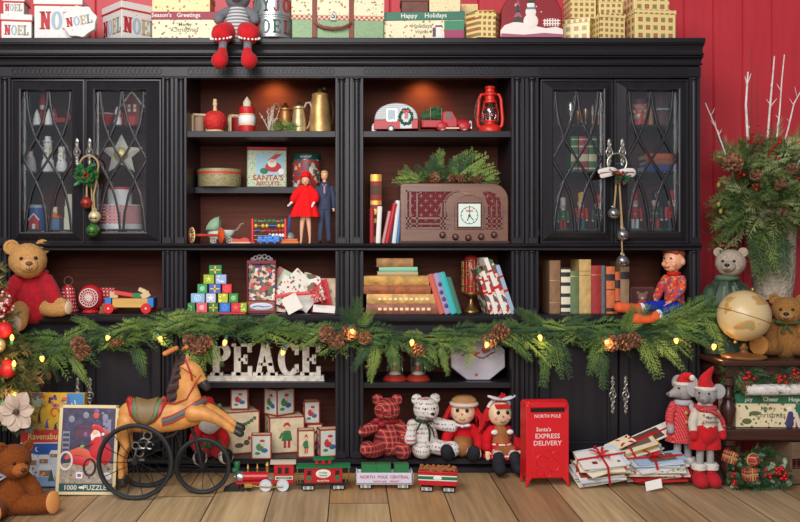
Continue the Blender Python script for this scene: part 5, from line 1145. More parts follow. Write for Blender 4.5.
t = Th('teddy_bear', 'golden teddy bear in a red sweater sitting on the shelf edge', 'teddy bear', 33, Z313, -.02)
SWR = mat((160, 14, 30), .95, bump=.9, bs=240, var=.14, vs=60, sheen=.3)
b = t.mb(); b.limb([(0, 4, 10), (0, 5, 24), (-1, 5, 36)], [20, 18, 12], 32, flat=(.85, 1), nrm=(0, 1, 0)); sw = t.p(b, 'sweater', SWR, fuzz=.9, fs=300)
b = t.mb(); b.torus((-2, 3, 41), 11.6, 3.8, 30, 12, ax='z', sx=1.1); t.p(b, 'collar', SWR, sw, fuzz=.5, fs=300)
b = t.mb(); b.limb([(-14, 0, 33), (-21, -7, 20), (-23, -12, 6)], [8.6, 9, 8.4], 22); t.p(b, 'sleeve', SWR, sw, fuzz=.7, fs=300)
b = t.mb(); b.limb([(13, 0, 33), (21, -7, 22), (26, -9, 14)], [8, 8.4, 7.4], 22); t.p(b, 'sleeve', SWR, sw, fuzz=.7, fs=300)
bear_head(t, (-4, -3, 54), 18.5, 22, BEARF, BMUZ, mat((110, 76, 50), .7), -2, 1.05, muzz=.46)
bear_limb(t, 'arm', [(-23, -13, 4), (-22, -16, -2)], [6, 6.4], BEARF); bear_limb(t, 'arm', [(27, -10, 13), (34, -12, 10.5)], [6, 6], BEARF)
bear_limb(t, 'leg', [(-10, -4, 6), (-7, -20, 2), (-5, -31, -4)], [9, 10, 10.6], BEARF, ((-4.6, -40.6, -7), (8, 2.2, 9.6), RX(-14)), PAD)
bear_limb(t, 'leg', [(12, -2, 7), (24, -12, 5.4), (35, -16, 7)], [8, 7.4, 7.4], BEARF, ((41.4, -18, 8), (5.6, 1.8, 6.6), RZ(66)), PAD)
RDOT = pat('dots', (176, 30, 40), (226, 200, 196), 60, None, .5, .22)
t = Th('bell_ornament', 'red printed tin bell ornament with a dark looped cord', 'ornament', 68.5, Z313, .13)
b = t.mb(); b.lathe([(0, 0), (9.6, .2), (10, 1.6), (8.4, 5), (7.4, 14), (6.6, 22), (4, 26), (0, 27)], 28); t.p(b, 'body', RDOT)
b = t.mb(); b.torus((0, 0, 31), 4.2, .8, 20, 6); b.tube([(-2, 0, 27), (-9, 0, 22), (-10, -1, 12)], .7, 6); t.p(b, 'cord', mat((90, 60, 50), .9))
t = Th('round_ornament', 'round red tin ornament with a white snowflake medallion', 'ornament', 91, Z313, .08)
b = t.mb(); b.sph((0, 0, 14.6), (12.6, 8.6, 13.6), 30, 20); b.lathe([(7, 0), (8.6, .6), (7, 3)], 24); t.p(b, 'body', mat((176, 30, 40), .45, bump=.3))
b = t.mb(); y = -8.4
b.torus((0, y+.2, 15.4), 9, .5, 36, 5); b.torus((0, y, 15.4), 6.2, .4, 30, 5)
for i in range(18): a = 2*PI*i/18; b.sph((7.6*math.cos(a), y, 15.4+7.6*math.sin(a)), .7, 7, 5)
for i in range(8): a = PI*i/8; b.tube([(5*math.cos(a), y-.4, 15.4+5*math.sin(a)), (-5*math.cos(a), y-.4, 15.4-5*math.sin(a))], .5, 5)
t.p(b, 'medallion', mat((222, 200, 196), .6))
b = MB(k(.2)); b.box(-9, 9, -3, 3, 0, 23); solo(b, 'printed_cushion', 'small red cushion with white prints standing behind the wagon', 'cushion', 107, Z313, .2, [RDOT], bevel=2.2, bseg=3)
t = Th('toy_wagon', 'wooden pull wagon with red wheels and blue ends', 'toy wagon', 131.5, Z313, .06)
YW = wood((206, 160, 84), .45, .8, 0, 14); BLU = mat((44, 120, 196), .4)
b = t.mb(); b.box(-17, 21, -9, 9, 6, 15); b.box(-30, -14, -6, 6, 4, 6.6); t.p(b, 'body', YW, bevel=.5)
for x in (-21, 21):
    b = t.mb(); b.box(x-3, x+3, -9.6, 9.6, 6, 15.6); t.p(b, 'end_block', BLU, bevel=.4)
for x in (-20, 17):
    b = t.mb(); b.tube([(x, -10, 5), (x, 10, 5)], .8, 8); t.p(b, 'axle', PALEW)
    for y in (-10.6, 10.6):
        b = t.mb(); b.tube([(x, y-1.2, 5.2), (x, y+1.2, 5.2)], 5.2, 26); w_ = t.p(b, 'wheel', mat((206, 36, 36), .35), bevel=.4); b = t.mb(); s_ = -1 if y < 0 else 1; b.sph((x, y+s_*1.3, 5.2), (1.1, .6, 1.1), 10, 6); t.p(b, 'hub', WH, w_)
WBZ = Z313+15.1*k(.06)
def wblock(px, dz, w, h, d, c, lab, rot=(0, 0, 0), Y=.06):
    b = MB(k(Y)); b.box(-w/2, w/2, -d/2, d/2, 0, h); solo(b, 'toy_block', lab, 'toy block', px, WBZ+dz*k(Y), Y, [c], 'loose blocks in the wagon', rot=rot, bevel=.5)
wblock(113.5, -.0, 8, 6, 7, PALEW, 'pale wood cube on the left end of the wagon', (0, 0, .4)); wblock(124, 2.2, 19, 4, 6, mat((200, 60, 60), .5), 'long red block lying aslant on the wagon', (0, rad(10), .1))
wblock(137.5, 0, 8, 5, 7, mat((40, 120, 80), .5), 'green block on top of the wagon'); wblock(147, .2, 9, 6, 7, mat((206, 180, 140), .6), 'tan cube tilted on the right end of the wagon', (0, rad(-28), .2)); wblock(142, 5.6, 8, 4, 6, PALEW, 'pale wood block on top of the green block', (0, rad(24), 0)); wblock(128, .3, 9, 5, 5, RED, 'red cube at the back of the wagon', (0, 0, .3), .085)
b = MB(k(.1)); b.prism([(-6, 0), (3, 0), (4, 11), (-2, 10)], -3, 3); solo(b, 'toy_block', 'brown block leaning between the round ornament and the wagon', 'toy block', 105, Z313+.0, .03, [mat((120, 80, 52), .6)], bevel=.5)
# ---------------- picture blocks pyramid
t = Th('block_tray', 'pink-red tray under the pyramid of picture blocks', 'tray', 216.5, Z313, .02); b = t.mb(); b.box(-30, 30, -7.5, 7.5, 0, 1.6); t.p(b, 'base', mat((196, 60, 76), .5), bevel=.4)
b = t.mb(); b.box(-30, 30, 6.6, 7.5, 1.5, 4); t.p(b, 'rim', mat((186, 50, 66), .5))
PB = [[(192, 8, (44, 120, 60)), (202.5, 11, (214, 96, 106)), (214, 10, (60, 110, 50)), (225.5, 11, (44, 104, 190)), (236.5, 10, (204, 44, 48)), (244, 6.6, (150, 170, 50))],
      [(198.5, 14, (140, 176, 210)), (211.5, 10, (186, 190, 206)), (223.5, 10, (180, 186, 60)), (234, 9.6, (60, 130, 60))], [(203, 10, (60, 140, 84)), (215.5, 12, (70, 96, 176)), (227.5, 10, (196, 40, 50))], [(209.5, 11, (150, 170, 40)), (221.5, 11, (150, 170, 210))], [(216, 13, (40, 120, 60))]]
names = {0: 'bottom', 1: 'second', 2: 'third', 3: 'fourth', 4: 'top'}
cn = {(44, 120, 60): 'green', (214, 96, 106): 'pink', (60, 110, 50): 'green checked', (44, 104, 190): 'blue', (204, 44, 48): 'red', (150, 170, 50): 'lime', (140, 176, 210): 'pale blue', (186, 190, 206): 'pale lilac', (180, 186, 60): 'yellow-green', (60, 130, 60): 'green spotted', (60, 140, 84): 'green dotted', (70, 96, 176): 'indigo', (196, 40, 50): 'red dotted', (150, 170, 40): 'lime starred', (150, 170, 210): 'pale blue', (40, 120, 60): 'dark green'}
zb = Z313+1.7*k(.02)
for r_, row in enumerate(PB):
    for i, (px, w, c) in enumerate(row):
        u_ = k(.02); hh = 9.3
        b = MB(u_); b.box(-w/2+.15, w/2-.15, -4.6, 4.6, 0, hh); 
        o = solo(b, 'picture_block', '%s picture block, %s row of the block pyramid%s' % (cn[c], names[r_], ', under the dark green one' if r_ == 3 else ''), 'toy block', px, zb+r_*(hh+.1)*u_, .02, [mat(c, .45)], 'pyramid of picture blocks', bevel=.5)
        lt_ = tuple(min(255, v+70) for v in c); dk = tuple(int(v*.6) for v in c)
        b = MB(u_); kk = (r_*3+i) % 5; y = -4.75
        if kk == 0: [b.sph((R.uniform(-w*.3, w*.3), y, R.uniform(1.6, 7.6)), (.9, .25, .9), 8, 5) for _ in range(6)]
        elif kk == 1: b.sph((0, y, hh*.5), (2.6, .25, 2.6), 14, 6); b.sph((1.2, y-.1, hh*.66), (1.2, .25, 1.2), 8, 5)
        elif kk == 2: b.box(-w*.4, w*.4, y-.1, y+.2, 4, 5.2); b.box(-.7, .7, y-.1, y+.2, 1, 8.4)
        elif kk == 3: [b.torus((0, y, hh/2), q, .35, 14, 5) for q in (1.4, 3)]
        else:
            for j in range(5): a = 2*PI*j/5+.3; b.limb([(0, y, hh/2), (3*math.cos(a), y, hh/2+3*math.sin(a))], [.7, .4], 6)
        q = b.build('picture', mat(lt_ if kk != 2 else (220, 190, 80), .5), o)
# ---------------- domed box with crowd picture
t = Th('display_box', 'maroon display box with a crowded christmas picture and white crest', 'box', 262, Z313, .07)
MRN = mat((112, 28, 44), .5)
b = t.mb(); b.box(-14.6, 14.6, -7, 8, 0, 13); b.box(-14.6, 14.6, 2, 8, 13, 53); b.box(-14.6, -13.4, -6, 3, 12, 52); b.box(13.4, 14.6, -6, 3, 12, 52); b.box(-15.2, 15.2, -6.6, 8.4, 0, 1.8); b.box(-14.6, 14.6, -6.4, 8, 49, 52.6); t.p(b, 'body', MRN, bevel=.4)
CROWD = pic([(196, 50, 48), (214, 190, 170), (60, 110, 70), (50, 70, 120), (220, 210, 200), (130, 80, 60), (40, 30, 34), (200, 150, 120)], 75)
b = t.mb(); b.box(-13.2, 13.2, -.6, 2, 13, 49); t.p(b, 'picture', CROWD, smooth=False)
b = t.mb(); b.box(-13, 13, -7.4, -6.8, 2.4, 11.6); lb_ = t.p(b, 'drawer_front', mat((150, 90, 70), .5), bevel=.3)
b = t.mb(); b.sph((0, -7.5, 7), (11.6, .4, 3.6), 24, 8, 0); b.limb([(-8, -7.9, 6.6), (-3, -7.9, 8), (2, -7.9, 6.4), (8, -7.9, 7.4)], [1, 1.2, 1, .8], 8, 1, flat=(.3, 1)); t.p(b, 'picture', [mat((200, 206, 216), .5), mat((80, 96, 170), .5)], lb_)
b = t.mb()
for x, z, r_ in ((-6, 55, 2.6), (-2, 56, 3), (3, 56.4, 3), (7, 55, 2.6), (0, 53.8, 3), (9.4, 53.6, 1.8), (-9, 53.6, 1.8)): b.torus((x, -5, z), r_*.7, .7, 12, 6)
t.p(b, 'crest', mat((176, 170, 176), .5, .3))
# ---------------- fan of envelopes tied with ribbon
CARD = pic([(190, 70, 66), (110, 140, 100), (206, 150, 130), (150, 60, 60), (120, 110, 90)], 70, (214, 208, 198), .34, .7)
CARD2 = pic([(180, 40, 44), (70, 100, 66), (210, 190, 170), (130, 60, 50), (214, 208, 200), (90, 80, 80)], 46, None, .3, .6)
CARDC = [PAPER, CARD, mat((222, 168, 158), .7), CARD, mat((196, 204, 190), .7), CARD, PAPER]
def card(px, z, Y, w, h, m_, lab, tilt, group, lean=12, picm=None, name='envelope', rz=0):
    t = Th(name, lab, 'card', px, z, Y, group, 0, (rad(-lean), rad(tilt), rad(rz))); b = t.mb(); b.box(-w/2, w/2, -.5, .5, -h/2, h/2); t.p(b, 'body', m_, smooth=False)
    if picm:
        b = t.mb(); b.box(-w*.36, w*.36, -.72, -.45, -h*.34, h*.34); t.p(b, 'picture', picm, smooth=False)
    else:
        b = t.mb(); b.prism([(-w/2, h/2), (w/2, h/2), (0, h*.02)], -.75, -.5); t.p(b, 'flap', m_, smooth=False)
    return t
FG = 'tied fan of christmas cards'
PINKC, GRNC = mat((216, 150, 140), .7), mat((182, 194, 172), .7); CARD3 = pic([(60, 110, 60), (190, 50, 50), (90, 120, 80), (206, 150, 60)], 62, (222, 216, 206), .36, .6)
fan = [(281, 281, 18, 24, PINKC, 30, 'pink envelope at the top left of the tied card fan', .1, None), (279, 287, 20, 18, PAPER, 8, 'white square card behind the pink envelope of the fan', .09, None), (272, 292, 12, 16, PINKC, 40, 'pink envelope corner at the far left of the fan', .075, None),
 (286, 287, 20, 30, GRNC, 28, 'pale green printed card second from the left in the fan', .065, CARD3), (297, 287, 26, 28, CARD3, 44, 'white holly print card set as a diamond, centre of the fan', .05, None), (310, 281, 16, 14, CARD2, 20, 'printed card peeking above the red envelope', .1, None), (313, 291, 20, 24, CARD3, -14, 'printed card right of the fan centre, behind the bow', .05, CARD2),
 (289, 300, 36, 15, CARD3, 14, 'wide printed card lying across the front of the fan', .035, None), (304, 304, 18, 16, PAPER, 38, 'small white envelope at the lower right of the fan', .025, None), (292, 305, 16, 17, PAPER, -28, 'white envelope pointing down at the front of the fan', .01, None), (279, 308, 14, 8, CARD2, 6, 'dark printed card low at the left of the fan', .05, None)]
for px, py, w, h, m_, tl, lab, Y, pm in fan: card(px, max(wz(py, Y), Z313+(abs(h*math.cos(rad(tl)))+abs(w*math.sin(rad(tl))))*.5*k(Y)*.99+.001), Y+.02, w, h, m_, lab, tl, FG, picm=pm) if Y != .01 else card(px, Z313+.05, -.052, w, h, m_, lab, tl, FG, lean=4)
card(319, wz(296, .06), .1, 22, 30, mat((196, 20, 36), .6), 'bright red envelope behind the ribbon bow', -12, FG, 12); card(329, Z313+.08, .13, 20, 33, mat((200, 168, 138), .7), 'tan printed card standing at the right of the fan', 0, FG, 12, pic([(190, 50, 50), (120, 120, 60), (220, 200, 170)], 40, (200, 168, 138), .3))
card(324, Z313+.022, .0, 22, 8, PAPER, 'white envelope lying low at the right end of the shelf', 4, FG, 30)
t = Th('ribbon_bow', 'sheer red ribbon tied round the fan of cards', 'ribbon', 306, Z313+14*k(-.0), -.012)
RIB = mat((206, 70, 76), .5)
b = t.mb(); b.tube([(-32, 3, 3), (-16, 0, 6), (0, -1, 7), (10, -1, 8)], 1.9, 8, flat=(.3, 1), nrm=(0, 1, 0)); t.p(b, 'band', RIB)
b = t.mb()
for a, L_ in ((20, 9), (70, 10), (120, 9), (165, 8), (215, 8), (-30, 11), (-70, 12), (-110, 10)): 
    d_ = Vector((math.cos(rad(a)), -.15, math.sin(rad(a)))); o_ = Vector((12, -2, 8)); s_ = Vector((-d_.z, 0, d_.x)); b.tube([o_, o_+d_*L_*.5+s_*2-Vector((0, 2, 0)), o_+d_*L_+s_*.5, o_+d_*L_*.6-s_*2], [.6, 1.5, 1.7, 1], 6, flat=(.3, 1))
t.p(b, 'bow', RIB)
# ================================================================ middle row: right bay and books
OB = 'old books lying in a pile'
zq = Z313
TANB = mat((186, 142, 74), .6, bump=.5, var=.2, vs=40); TANB2 = mat((196, 152, 92), .6, bump=.5, var=.2, vs=40); BRB = mat((150, 84, 50), .6, bump=.5, var=.2, vs=40); OLDP = mat((206, 196, 160), .8, var=.1); 
gd = (mat((226, 206, 150), .4, .2), [(-.34+i*.075, -.34+i*.075+.045, .36, .62) for i in range(10)])
for (w, hgt, px, cov, pg, lab) in ((71, 10, 402, mat((140, 84, 70), .6, bump=.5, var=.2, vs=40), OLDP, 'reddish-brown old book at the bottom of the pile'), (69, 9.4, 401, TANB2, OLDP, 'gold-tan old book second from the bottom of the pile'), (66, 8.4, 396, BRB, mat((180, 30, 40), .7), 'brown old book with red page edges in the pile'), (64, 9, 395, TANB, mat((190, 190, 170), .8), 'ochre old book with grey page edges, below the small books')):
    t = flat_book(lab, px, zq, .08, w, hgt, 34, cov, OB, R.uniform(-2, 2), pg, gd if hgt > 9 else None)
    b = t.mb(); b.box(-w/2-.2, -w/2+7, -15.6, 15, 1.2, hgt-1.2); t.p(b, 'fore_edge', pg, bevel=.3); zq += hgt*k(.08)+.0006
for (w, hgt, px, cov, pg, lab) in ((40, 4, 397, mat((180, 160, 120), .7), OLDP, 'small cream book under the mint-green book'), (38, 4.4, 398, mat((130, 190, 160), .6), OLDP, 'small mint-green book near the top of pile'), (36, 8.4, 394, mat((156, 112, 68), .6, bump=.5, var=.2), BLK, 'small tan leather book on top of the pile')):
    flat_book(lab, px, zq, .09, w, hgt, 24, cov, OB, R.uniform(-3, 3), pg); zq += hgt*k(.09)+.0006
LBK = 'coloured thin books leaning on the pile'
for px, w, h, c, lab in ((441, 6, 40, (190, 90, 76), 'salmon book leaning against the old book pile'), (446.5, 6, 41, (150, 140, 180), 'lilac book with flower spots, second in leaning row'), (452.5, 6, 42, (50, 170, 176), 'turquoise book leaning third from the pile'), (458, 4.6, 37, (60, 110, 90), 'green book at the right end of the leaning row')):
    t = book(lab, px-0, Z313+.003, .05, w, h, 28, mat(c, .5), LBK, (0, rad(-17), 0))
    if c[0] == 150:
        b = t.mb(); [b.sph((R.uniform(-1, 1), -15.1, z_), (1.9, .4, 2.4), 10, 6) for z_ in (8, 15, 22, 30)]; t.p(b, 'flower_print', mat((60, 60, 120), .5))
t = Th('candle_lantern', 'red glass candle lantern on a pierced gold pedestal', 'lantern', 471, Z313, .12)
PG = mat((150, 116, 70), .35, .8, bump=.2)
b = t.mb(); b.lathe([(0, 0), (8.6, .2), (8.4, 1.6), (7, 3), (4, 6), (2.2, 10), (1.8, 13), (3, 15), (8.6, 17.4), (9.4, 18.4), (9.4, 19.4), (0, 19.6)], 28); t.p(b, 'pedestal', PG)
b = t.mb(); b.lathe([(8, 19.4), (8.4, 22), (8.4, 50), (7.4, 52)], 28); t.p(b, 'glass', mat((150, 24, 30), .2, spec=.6))
b = t.mb()
for i in range(14): a = 2*PI*i/14; b.tube([(8.8*math.cos(a), 8.8*math.sin(a), 19), (9*math.cos(a), 9*math.sin(a), 52)], .55, 5)
for z in (20, 26, 35, 44, 51.6): b.torus((0, 0, z), 9, .6, 28, 6, ax='z')
for i in range(14): a = 2*PI*(i+.5)/14; b.torus((9.1*math.cos(a), 9.1*math.sin(a), 39.6), 1.8, .4, 10, 5, ax='x' if abs(math.cos(a)) > .7 else 'y')
t.p(b, 'pierced_sleeve', PG)
b = t.mb(); b.sph((0, 0, 52), (7, 7, 5), 20, 12); t.p(b, 'candle', mat((170, 40, 36), .5))
LG_ = 'tied bundles of cards leaning together'
for i, (px, h, tl, m_, lab) in enumerate(((488, 46, -17, CARD2, 'printed card bundle leaning nearest the lantern'), (492, 44, -18, PAPER, 'white card second in the leaning card bundle'), (496, 50, -19, CARD2, 'printed card third in the leaning card bundle'), (501, 58, -20, PAPER, 'tall white envelope leaning in the card bundle'), (505, 56, -20, CARD2, 'tall printed card leaning in the bundle near the end'), (509, 50, -19, mat((150, 170, 196), .7), 'pale blue envelope at the right end of the leaning bundle'))):
    t = Th('envelope', lab, 'card', px, Z313+.003, .04+i*.004, LG_, 0, (0, rad(tl), rad(6))); b = t.mb(); b.box(-2, 2, -16, 16, 0, h); t.p(b, 'body', m_, smooth=False)
    b = t.mb(); b.box(-2.2, 2.2, -16.2, 16.2, h*.45, h*.5); b.box(-2.2, 2.2, -16.2, 16.2, h*.75, h*.79); t.p(b, 'ribbon', RED, smooth=False)
# ---------------- upright antique books, right cabinet
UB = 'antique books in a row, right cabinet'
for px, w, h, c, sp_, lab in ((551, 10.6, 52, (130, 96, 70), [(.62, .63, 0), (.2, .21, 0)], 'brown cloth book at the left end of the antique row'), (561.5, 9, 45, (44, 40, 40), [(.04, .12, 1), (.2, .36, 1), (.44, .6, 1), (.68, .8, 1), (.9, .96, 1)], 'black book with cream spine bands in antique row'), (570.5, 9, 42, (96, 112, 76), [(.86, .88, 0)], 'sage green book in the antique row'), (580.5, 11.6, 53, (190, 156, 100), [(.7, .71, 2), (.78, .79, 2)], 'tall tan book, tallest in the antique row'),
      (591.5, 10, 47, (150, 44, 44), [(.8, .81, 0)], 'plain red book in the antique row'), (598.6, 4, 47, (86, 96, 100), [], 'narrow grey book right of the plain red one'), (605.5, 8.4, 46, (196, 104, 60), [(.04, .12, 3), (.7, .84, 3), (.5, .52, 3)], 'orange book with black labels in antique row'), (612.6, 5, 41, (190, 90, 50), [(.6, .8, 3), (.1, .3, 3)], 'thin orange and black book, second from the end'), (619.5, 8.6, 51, (136, 110, 84), [(.9, .96, 3), (.66, .8, 3), (.1, .2, 3)], 'tan book with dark labels at the right end of row')):
    book(lab, px, Z313, .11, w, h, 34, mat(c, .65, bump=.4, var=.12, vs=40), UB, None, OLDP, ([GILT, IVORY, mat((130, 90, 56), .6), mat((40, 34, 36), .6)], sp_) if sp_ else None)
t = Th('picture_box', 'small dark red box with a brown teddy picture beside the doll', 'box', 641, Z313, .1)
b = t.mb(); b.box(-12, 12, -4, 6, 0, 26); t.p(b, 'body', mat((96, 44, 40), .6), bevel=.6)
b = t.mb(); y = -4.2; b.box(-10, 10, y, y+.4, 2, 24, 0); b.sph((0, y, 16), (4.4, .6, 4), 14, 8, 1); b.sph((-4, y, 19.6), (1.8, .5, 1.8), 10, 6, 1); b.sph((4, y, 19.6), (1.8, .5, 1.8), 10, 6, 1); b.sph((0, y-.3, 14.6), (2, .5, 1.6), 10, 6, 3); b.sph((0, y, 8.6), (5, .6, 5), 14, 8, 2); b.sph((-6, y, 5), (2.6, .6, 2), 10, 6, 3); b.sph((6, y, 5), (2.6, .6, 2), 10, 6, 3)
t.p(b, 'teddy_picture', [mat((70, 30, 30), .6), mat((120, 92, 74), .8), mat((150, 50, 60), .7), mat((190, 150, 130), .7)])
# ---------------- seated boy doll, checked shirt
t = Th('boy_doll', 'seated boy doll in orange checked shirt and blue trousers', 'doll', 673, Z313, .03, rz=-56)
SHIRT = pat('checks', (196, 54, 40), (226, 96, 50), 70, None, .8); BLT = cloth((24, 50, 170), 400); ORB = cloth((220, 96, 56), 400); SKP = mat((224, 160, 126), .35)
t2 = NT('checked_shirt'); vv = t2.vor(t2.coord(), 95); s2 = t2.new('ShaderNodeSeparateColor'); t2.ln(vv.outputs['Color'], s2.inputs[0]); SHIRT = t2.fin(t2.ramp(s2.outputs[0], [(206, 60, 36), (214, 84, 44), (96, 84, 130), (222, 130, 60), (206, 60, 40), (190, 40, 40)]), .85); t2.bump(t2.noise(t2.coord(), 300, 2), .3)
b = t.mb(); b.limb([(0, 2, 8), (0, 2, 22), (0, 2, 34)], [10, 10, 7], 24, flat=(.85, 1), nrm=(0, 1, 0)); sh = t.p(b, 'shirt', SHIRT, fuzz=.6, fs=200)
b = t.mb(); b.torus((0, 1.4, 40), 5, 2, 22, 8, ax='z'); t.p(b, 'collar', cloth((196, 40, 36)), sh)
for sg, pts, hnd, hd_ in ((-1, [(-9, 1, 34), (-13, -3, 24), (-11, -11, 16)], (-10, -14, 13), (.3, -.7, -.5)), (1, [(9, 1, 34), (13, -4, 25), (9, -12, 16)], (8, -14.6, 13), (-.2, -.7, -.6))):
    b = t.mb(); b.limb(pts, [4.6, 4.6, 3.8], 16); t.p(b, 'sleeve', SHIRT, sh, fuzz=.4, fs=200); b = t.mb(); tiny_hand(b, hnd, hd_, 2.0, sg); t.p(b, 'hand', SKP)
b = t.mb(); b.sph((0, 1, 54), (10.4, 10.2, 11.6), 28, 20); b.sph((0, -4, 47), (6.6, 6, 5.4), 20, 14); b.sph((-5, -6.4, 49.4), (3.4, 2.8, 3), 14, 10); b.sph((5, -6.4, 49.4), (3.4, 2.8, 3), 14, 10); b.limb([(0, 2, 38), (0, 1, 46)], [4, 4], 14); b.sph((0, -9.4, 52), (1.6, 2, 1.7), 12, 8)
for sg in (-1, 1): b.sph((sg*10.6, 2, 52), (1.6, 2.6, 3.6), 12, 8)
hd = t.p(b, 'head', SKP, remesh=.7, sm=3)
b = t.mb(); b.sph((0, 3.4, 59), (10.4, 9.2, 8), 26, 16); b.limb([(-8, -3, 61), (0, -6.6, 63.4), (7, -4, 61)], [2.4, 3, 2.4], 12); t.p(b, 'hair', mat((130, 50, 30), .7, bump=1, bs=200), hd)
b = t.mb()
for sg in (-1, 1): b.sph((sg*3.8, -8.4, 55.2), (1.3, .8, 1.1), 12, 8)
t.p(b, 'eye', mat((50, 40, 50), .2), hd); b = t.mb(); b.torus((0, -9.6, 48.2), 3, .7, 14, 6, a0=190, a1=350, sz=.7); t.p(b, 'mouth', mat((176, 36, 40), .4), hd)
b = t.mb(); b.limb([(0, 2, 6), (0, 2, 12)], [10, 9.4], 22, flat=(.9, 1), nrm=(0, 1, 0))
tr_ = t.p(b, 'trousers', BLT, fuzz=.5, fs=200)
for sg, pts in ((-1, [(-5, 0, 6), (-9, -16, 7), (-12, -27, 6)]), (1, [(5, 0, 6), (11, -16, 6), (12, -32, 2)])):
    b = t.mb(); b.limb(pts, [7, 6.4, 5.6], 18); t.p(b, 'trouser_leg', BLT, tr_, fuzz=.5, fs=200)
    e_ = Vector(pts[-1]); d_ = Vector((-.4, -1, -.05 if sg < 0 else -.3)).normalized(); b = t.mb(); b.lathe([(5.2, 0), (5.4, 1), (5, 3), (4.6, 3.4)], 18, M=Matrix.Translation(e_+d_*3.2) @ d_.to_track_quat('Z', 'Y').to_matrix().to_4x4()); t.p(b, 'cuff', WH)
    b = t.mb(); b.limb([e_+d_*5, e_+d_*16, e_+d_*24+Vector((-3, -3, 2))], [4.6, 5.2, 5.4], 16); t.p(b, 'leg', ORB)
# ================================================================ lower left bay
t = Th('letter_sign', 'weathered white wooden sign of standing letters spelling PEACE', 'sign', 266, Z383, .06)
WW = mat((196, 190, 182), .8, bump=.4, var=.16, vs=40)
b = t.mb(); b.box(-58, 58, -6, 6, 0, 5.4); b.box(-58.6, 58.6, -6.6, 6.6, 0, 1.6); t.p(b, 'base', WW, bevel=.5)
hh = 32; gap = .07; tot = sum(SLAB[c][0] for c in 'PEACE')*.74+gap*4; cx = -tot*hh/2
for c in 'PEACE':
    b = t.mb(); w, ps = SLAB[c]
    for dx in (-1, 1):
        for p in ps: b.prism([(cx+a*.74*hh+dx, 5.4+z*hh) for a, z in p], -3-dx*.01, 3+dx*.01)
    t.p(b, 'letter', WW, smooth=False); cx += (w*.74+gap)*hh
VCR = mat((208, 190, 158), .7, var=.08, vs=30); VRED = mat((146, 40, 40), .6)
def vbox(px, z, yf, w, h, d, rz, lab, cols, edge=True, base=(208, 190, 158), motif=0):
    t = gift('printed_box', lab, px, z, yf, w, h, d, rz, VCR, cat='box', group='vintage printed christmas boxes', bev=.2)
    if edge:
        b = t.mb(); e = .55
        for x in (-w/2, w/2):
            for y in (-d/2, d/2): b.box(x-e, x+e, y-e, y+e, 0, h)
        for z_ in (e*.9, h-e*.2):
            for x in (-w/2, w/2): b.box(x-e, x+e, -d/2, d/2, z_-e, z_+e)
            for y in (-d/2, d/2): b.box(-w/2, w/2, y-e, y+e, z_-e, z_+e)
        t.p(b, 'edge', VRED, smooth=False)
    for f, ww, dd in (('F', w, d), ('R', d, w), ('L', d, w)):
        b = t.mb(); b.M = FACE[f]; y = -dd/2-.15
        if motif == 0:   # green-coated child figure
            b.prism([(-ww*.16, h*.34), (ww*.16, h*.34), (ww*.1, h*.62), (-ww*.1, h*.62)], y, y+.3, 0); b.sph((0, y, h*.7), (ww*.08, .3, h*.08), 12, 6, 1); b.prism([(-ww*.12, h*.74), (ww*.12, h*.74), (ww*.04, h*.86), (-ww*.06, h*.84)], y-.1, y+.3, 2)
            b.box(-ww*.1, -ww*.02, y, y+.3, h*.14, h*.36, 2); b.box(ww*.02, ww*.1, y, y+.3, h*.14, h*.36, 2); b.prism([(-ww*.16, h*.58), (-ww*.24, h*.42), (-ww*.18, h*.4), (-ww*.1, h*.56)], y, y+.3, 0)
        elif motif == 1:  # holly swag and animals
            for i in range(9): a = i/8; q = Vector((-ww*.36+ww*.72*a, y, h*(.84-.14*math.sin(a*PI)))); b.sph(q, (ww*.06, .25, h*.04), 8, 5, 0); b.sph(q+Vector((1, -.1, -1.4)), .7, 6, 4, 2)
            b.sph((-ww*.1, y, h*.2), (ww*.14, .25, h*.06), 10, 6, 3); b.sph((ww*.12, y, h*.26), (ww*.09, .25, h*.07), 10, 6, 3); b.sph((ww*.2, y, h*.36), (ww*.05, .25, h*.05), 8, 5, 2)
        else:   # framed picture
            b.box(-ww*.42, ww*.42, y, y+.3, h*.08, h*.92, 4); b.sph((-ww*.08, y-.1, h*.5), (ww*.2, .3, h*.16), 12, 6, 2 if motif == 2 else 0); b.sph((ww*.06, y-.2, h*.62), (ww*.12, .3, h*.1), 10, 6, 1); b.sph((ww*.16, y-.1, h*.36), (ww*.18, .3, h*.1), 10, 6, 3); b.sph((-ww*.2, y-.1, h*.24), (ww*.14, .3, h*.06), 10, 6, 0); b.sph((ww*.05, y-.2, h*.76), (ww*.14, .3, h*.06), 10, 6, 2)
        b.M = None; t.p(b, 'picture', cols, smooth=False)
    return t
P1 = [mat((52, 110, 66), .6), mat((214, 170, 140), .6), mat((170, 50, 48), .6), mat((90, 70, 60), .6), mat((196, 186, 160), .6)]
P2 = [mat((70, 120, 70), .6), mat((210, 176, 150), .6), mat((180, 44, 50), .6), mat((60, 90, 130), .6), mat((190, 196, 190), .6)]
kz = k(.1)
vbox(236, Z457, .05, 34, 42, 34, 20, 'large cream box with holly swag print, left on the bottom shelf', P1, motif=1)
vbox(239, Z457+42.6*kz, .11, 16.4, 20, 14, 3, 'small framed-print box standing on the large holly swag box', P2, motif=2)
vbox(283, Z457, .07, 35, 36, 30, 14, 'large cream box printed with a green-coated elf child', P1, motif=0)
vbox(278, Z457+36.6*kz, .09, 22, 26, 20, 44, 'cream cube box turned corner forward on the elf box', P2, motif=3)
vbox(261, Z457, -.03, 19, 24, 10, 3, 'small framed-print box in front of the elf box, lower left', P2, motif=3)
vbox(305.5, Z457, .0, 16, 27, 12, 6, 'narrow box with a green girl print, front centre right', P1, motif=0)
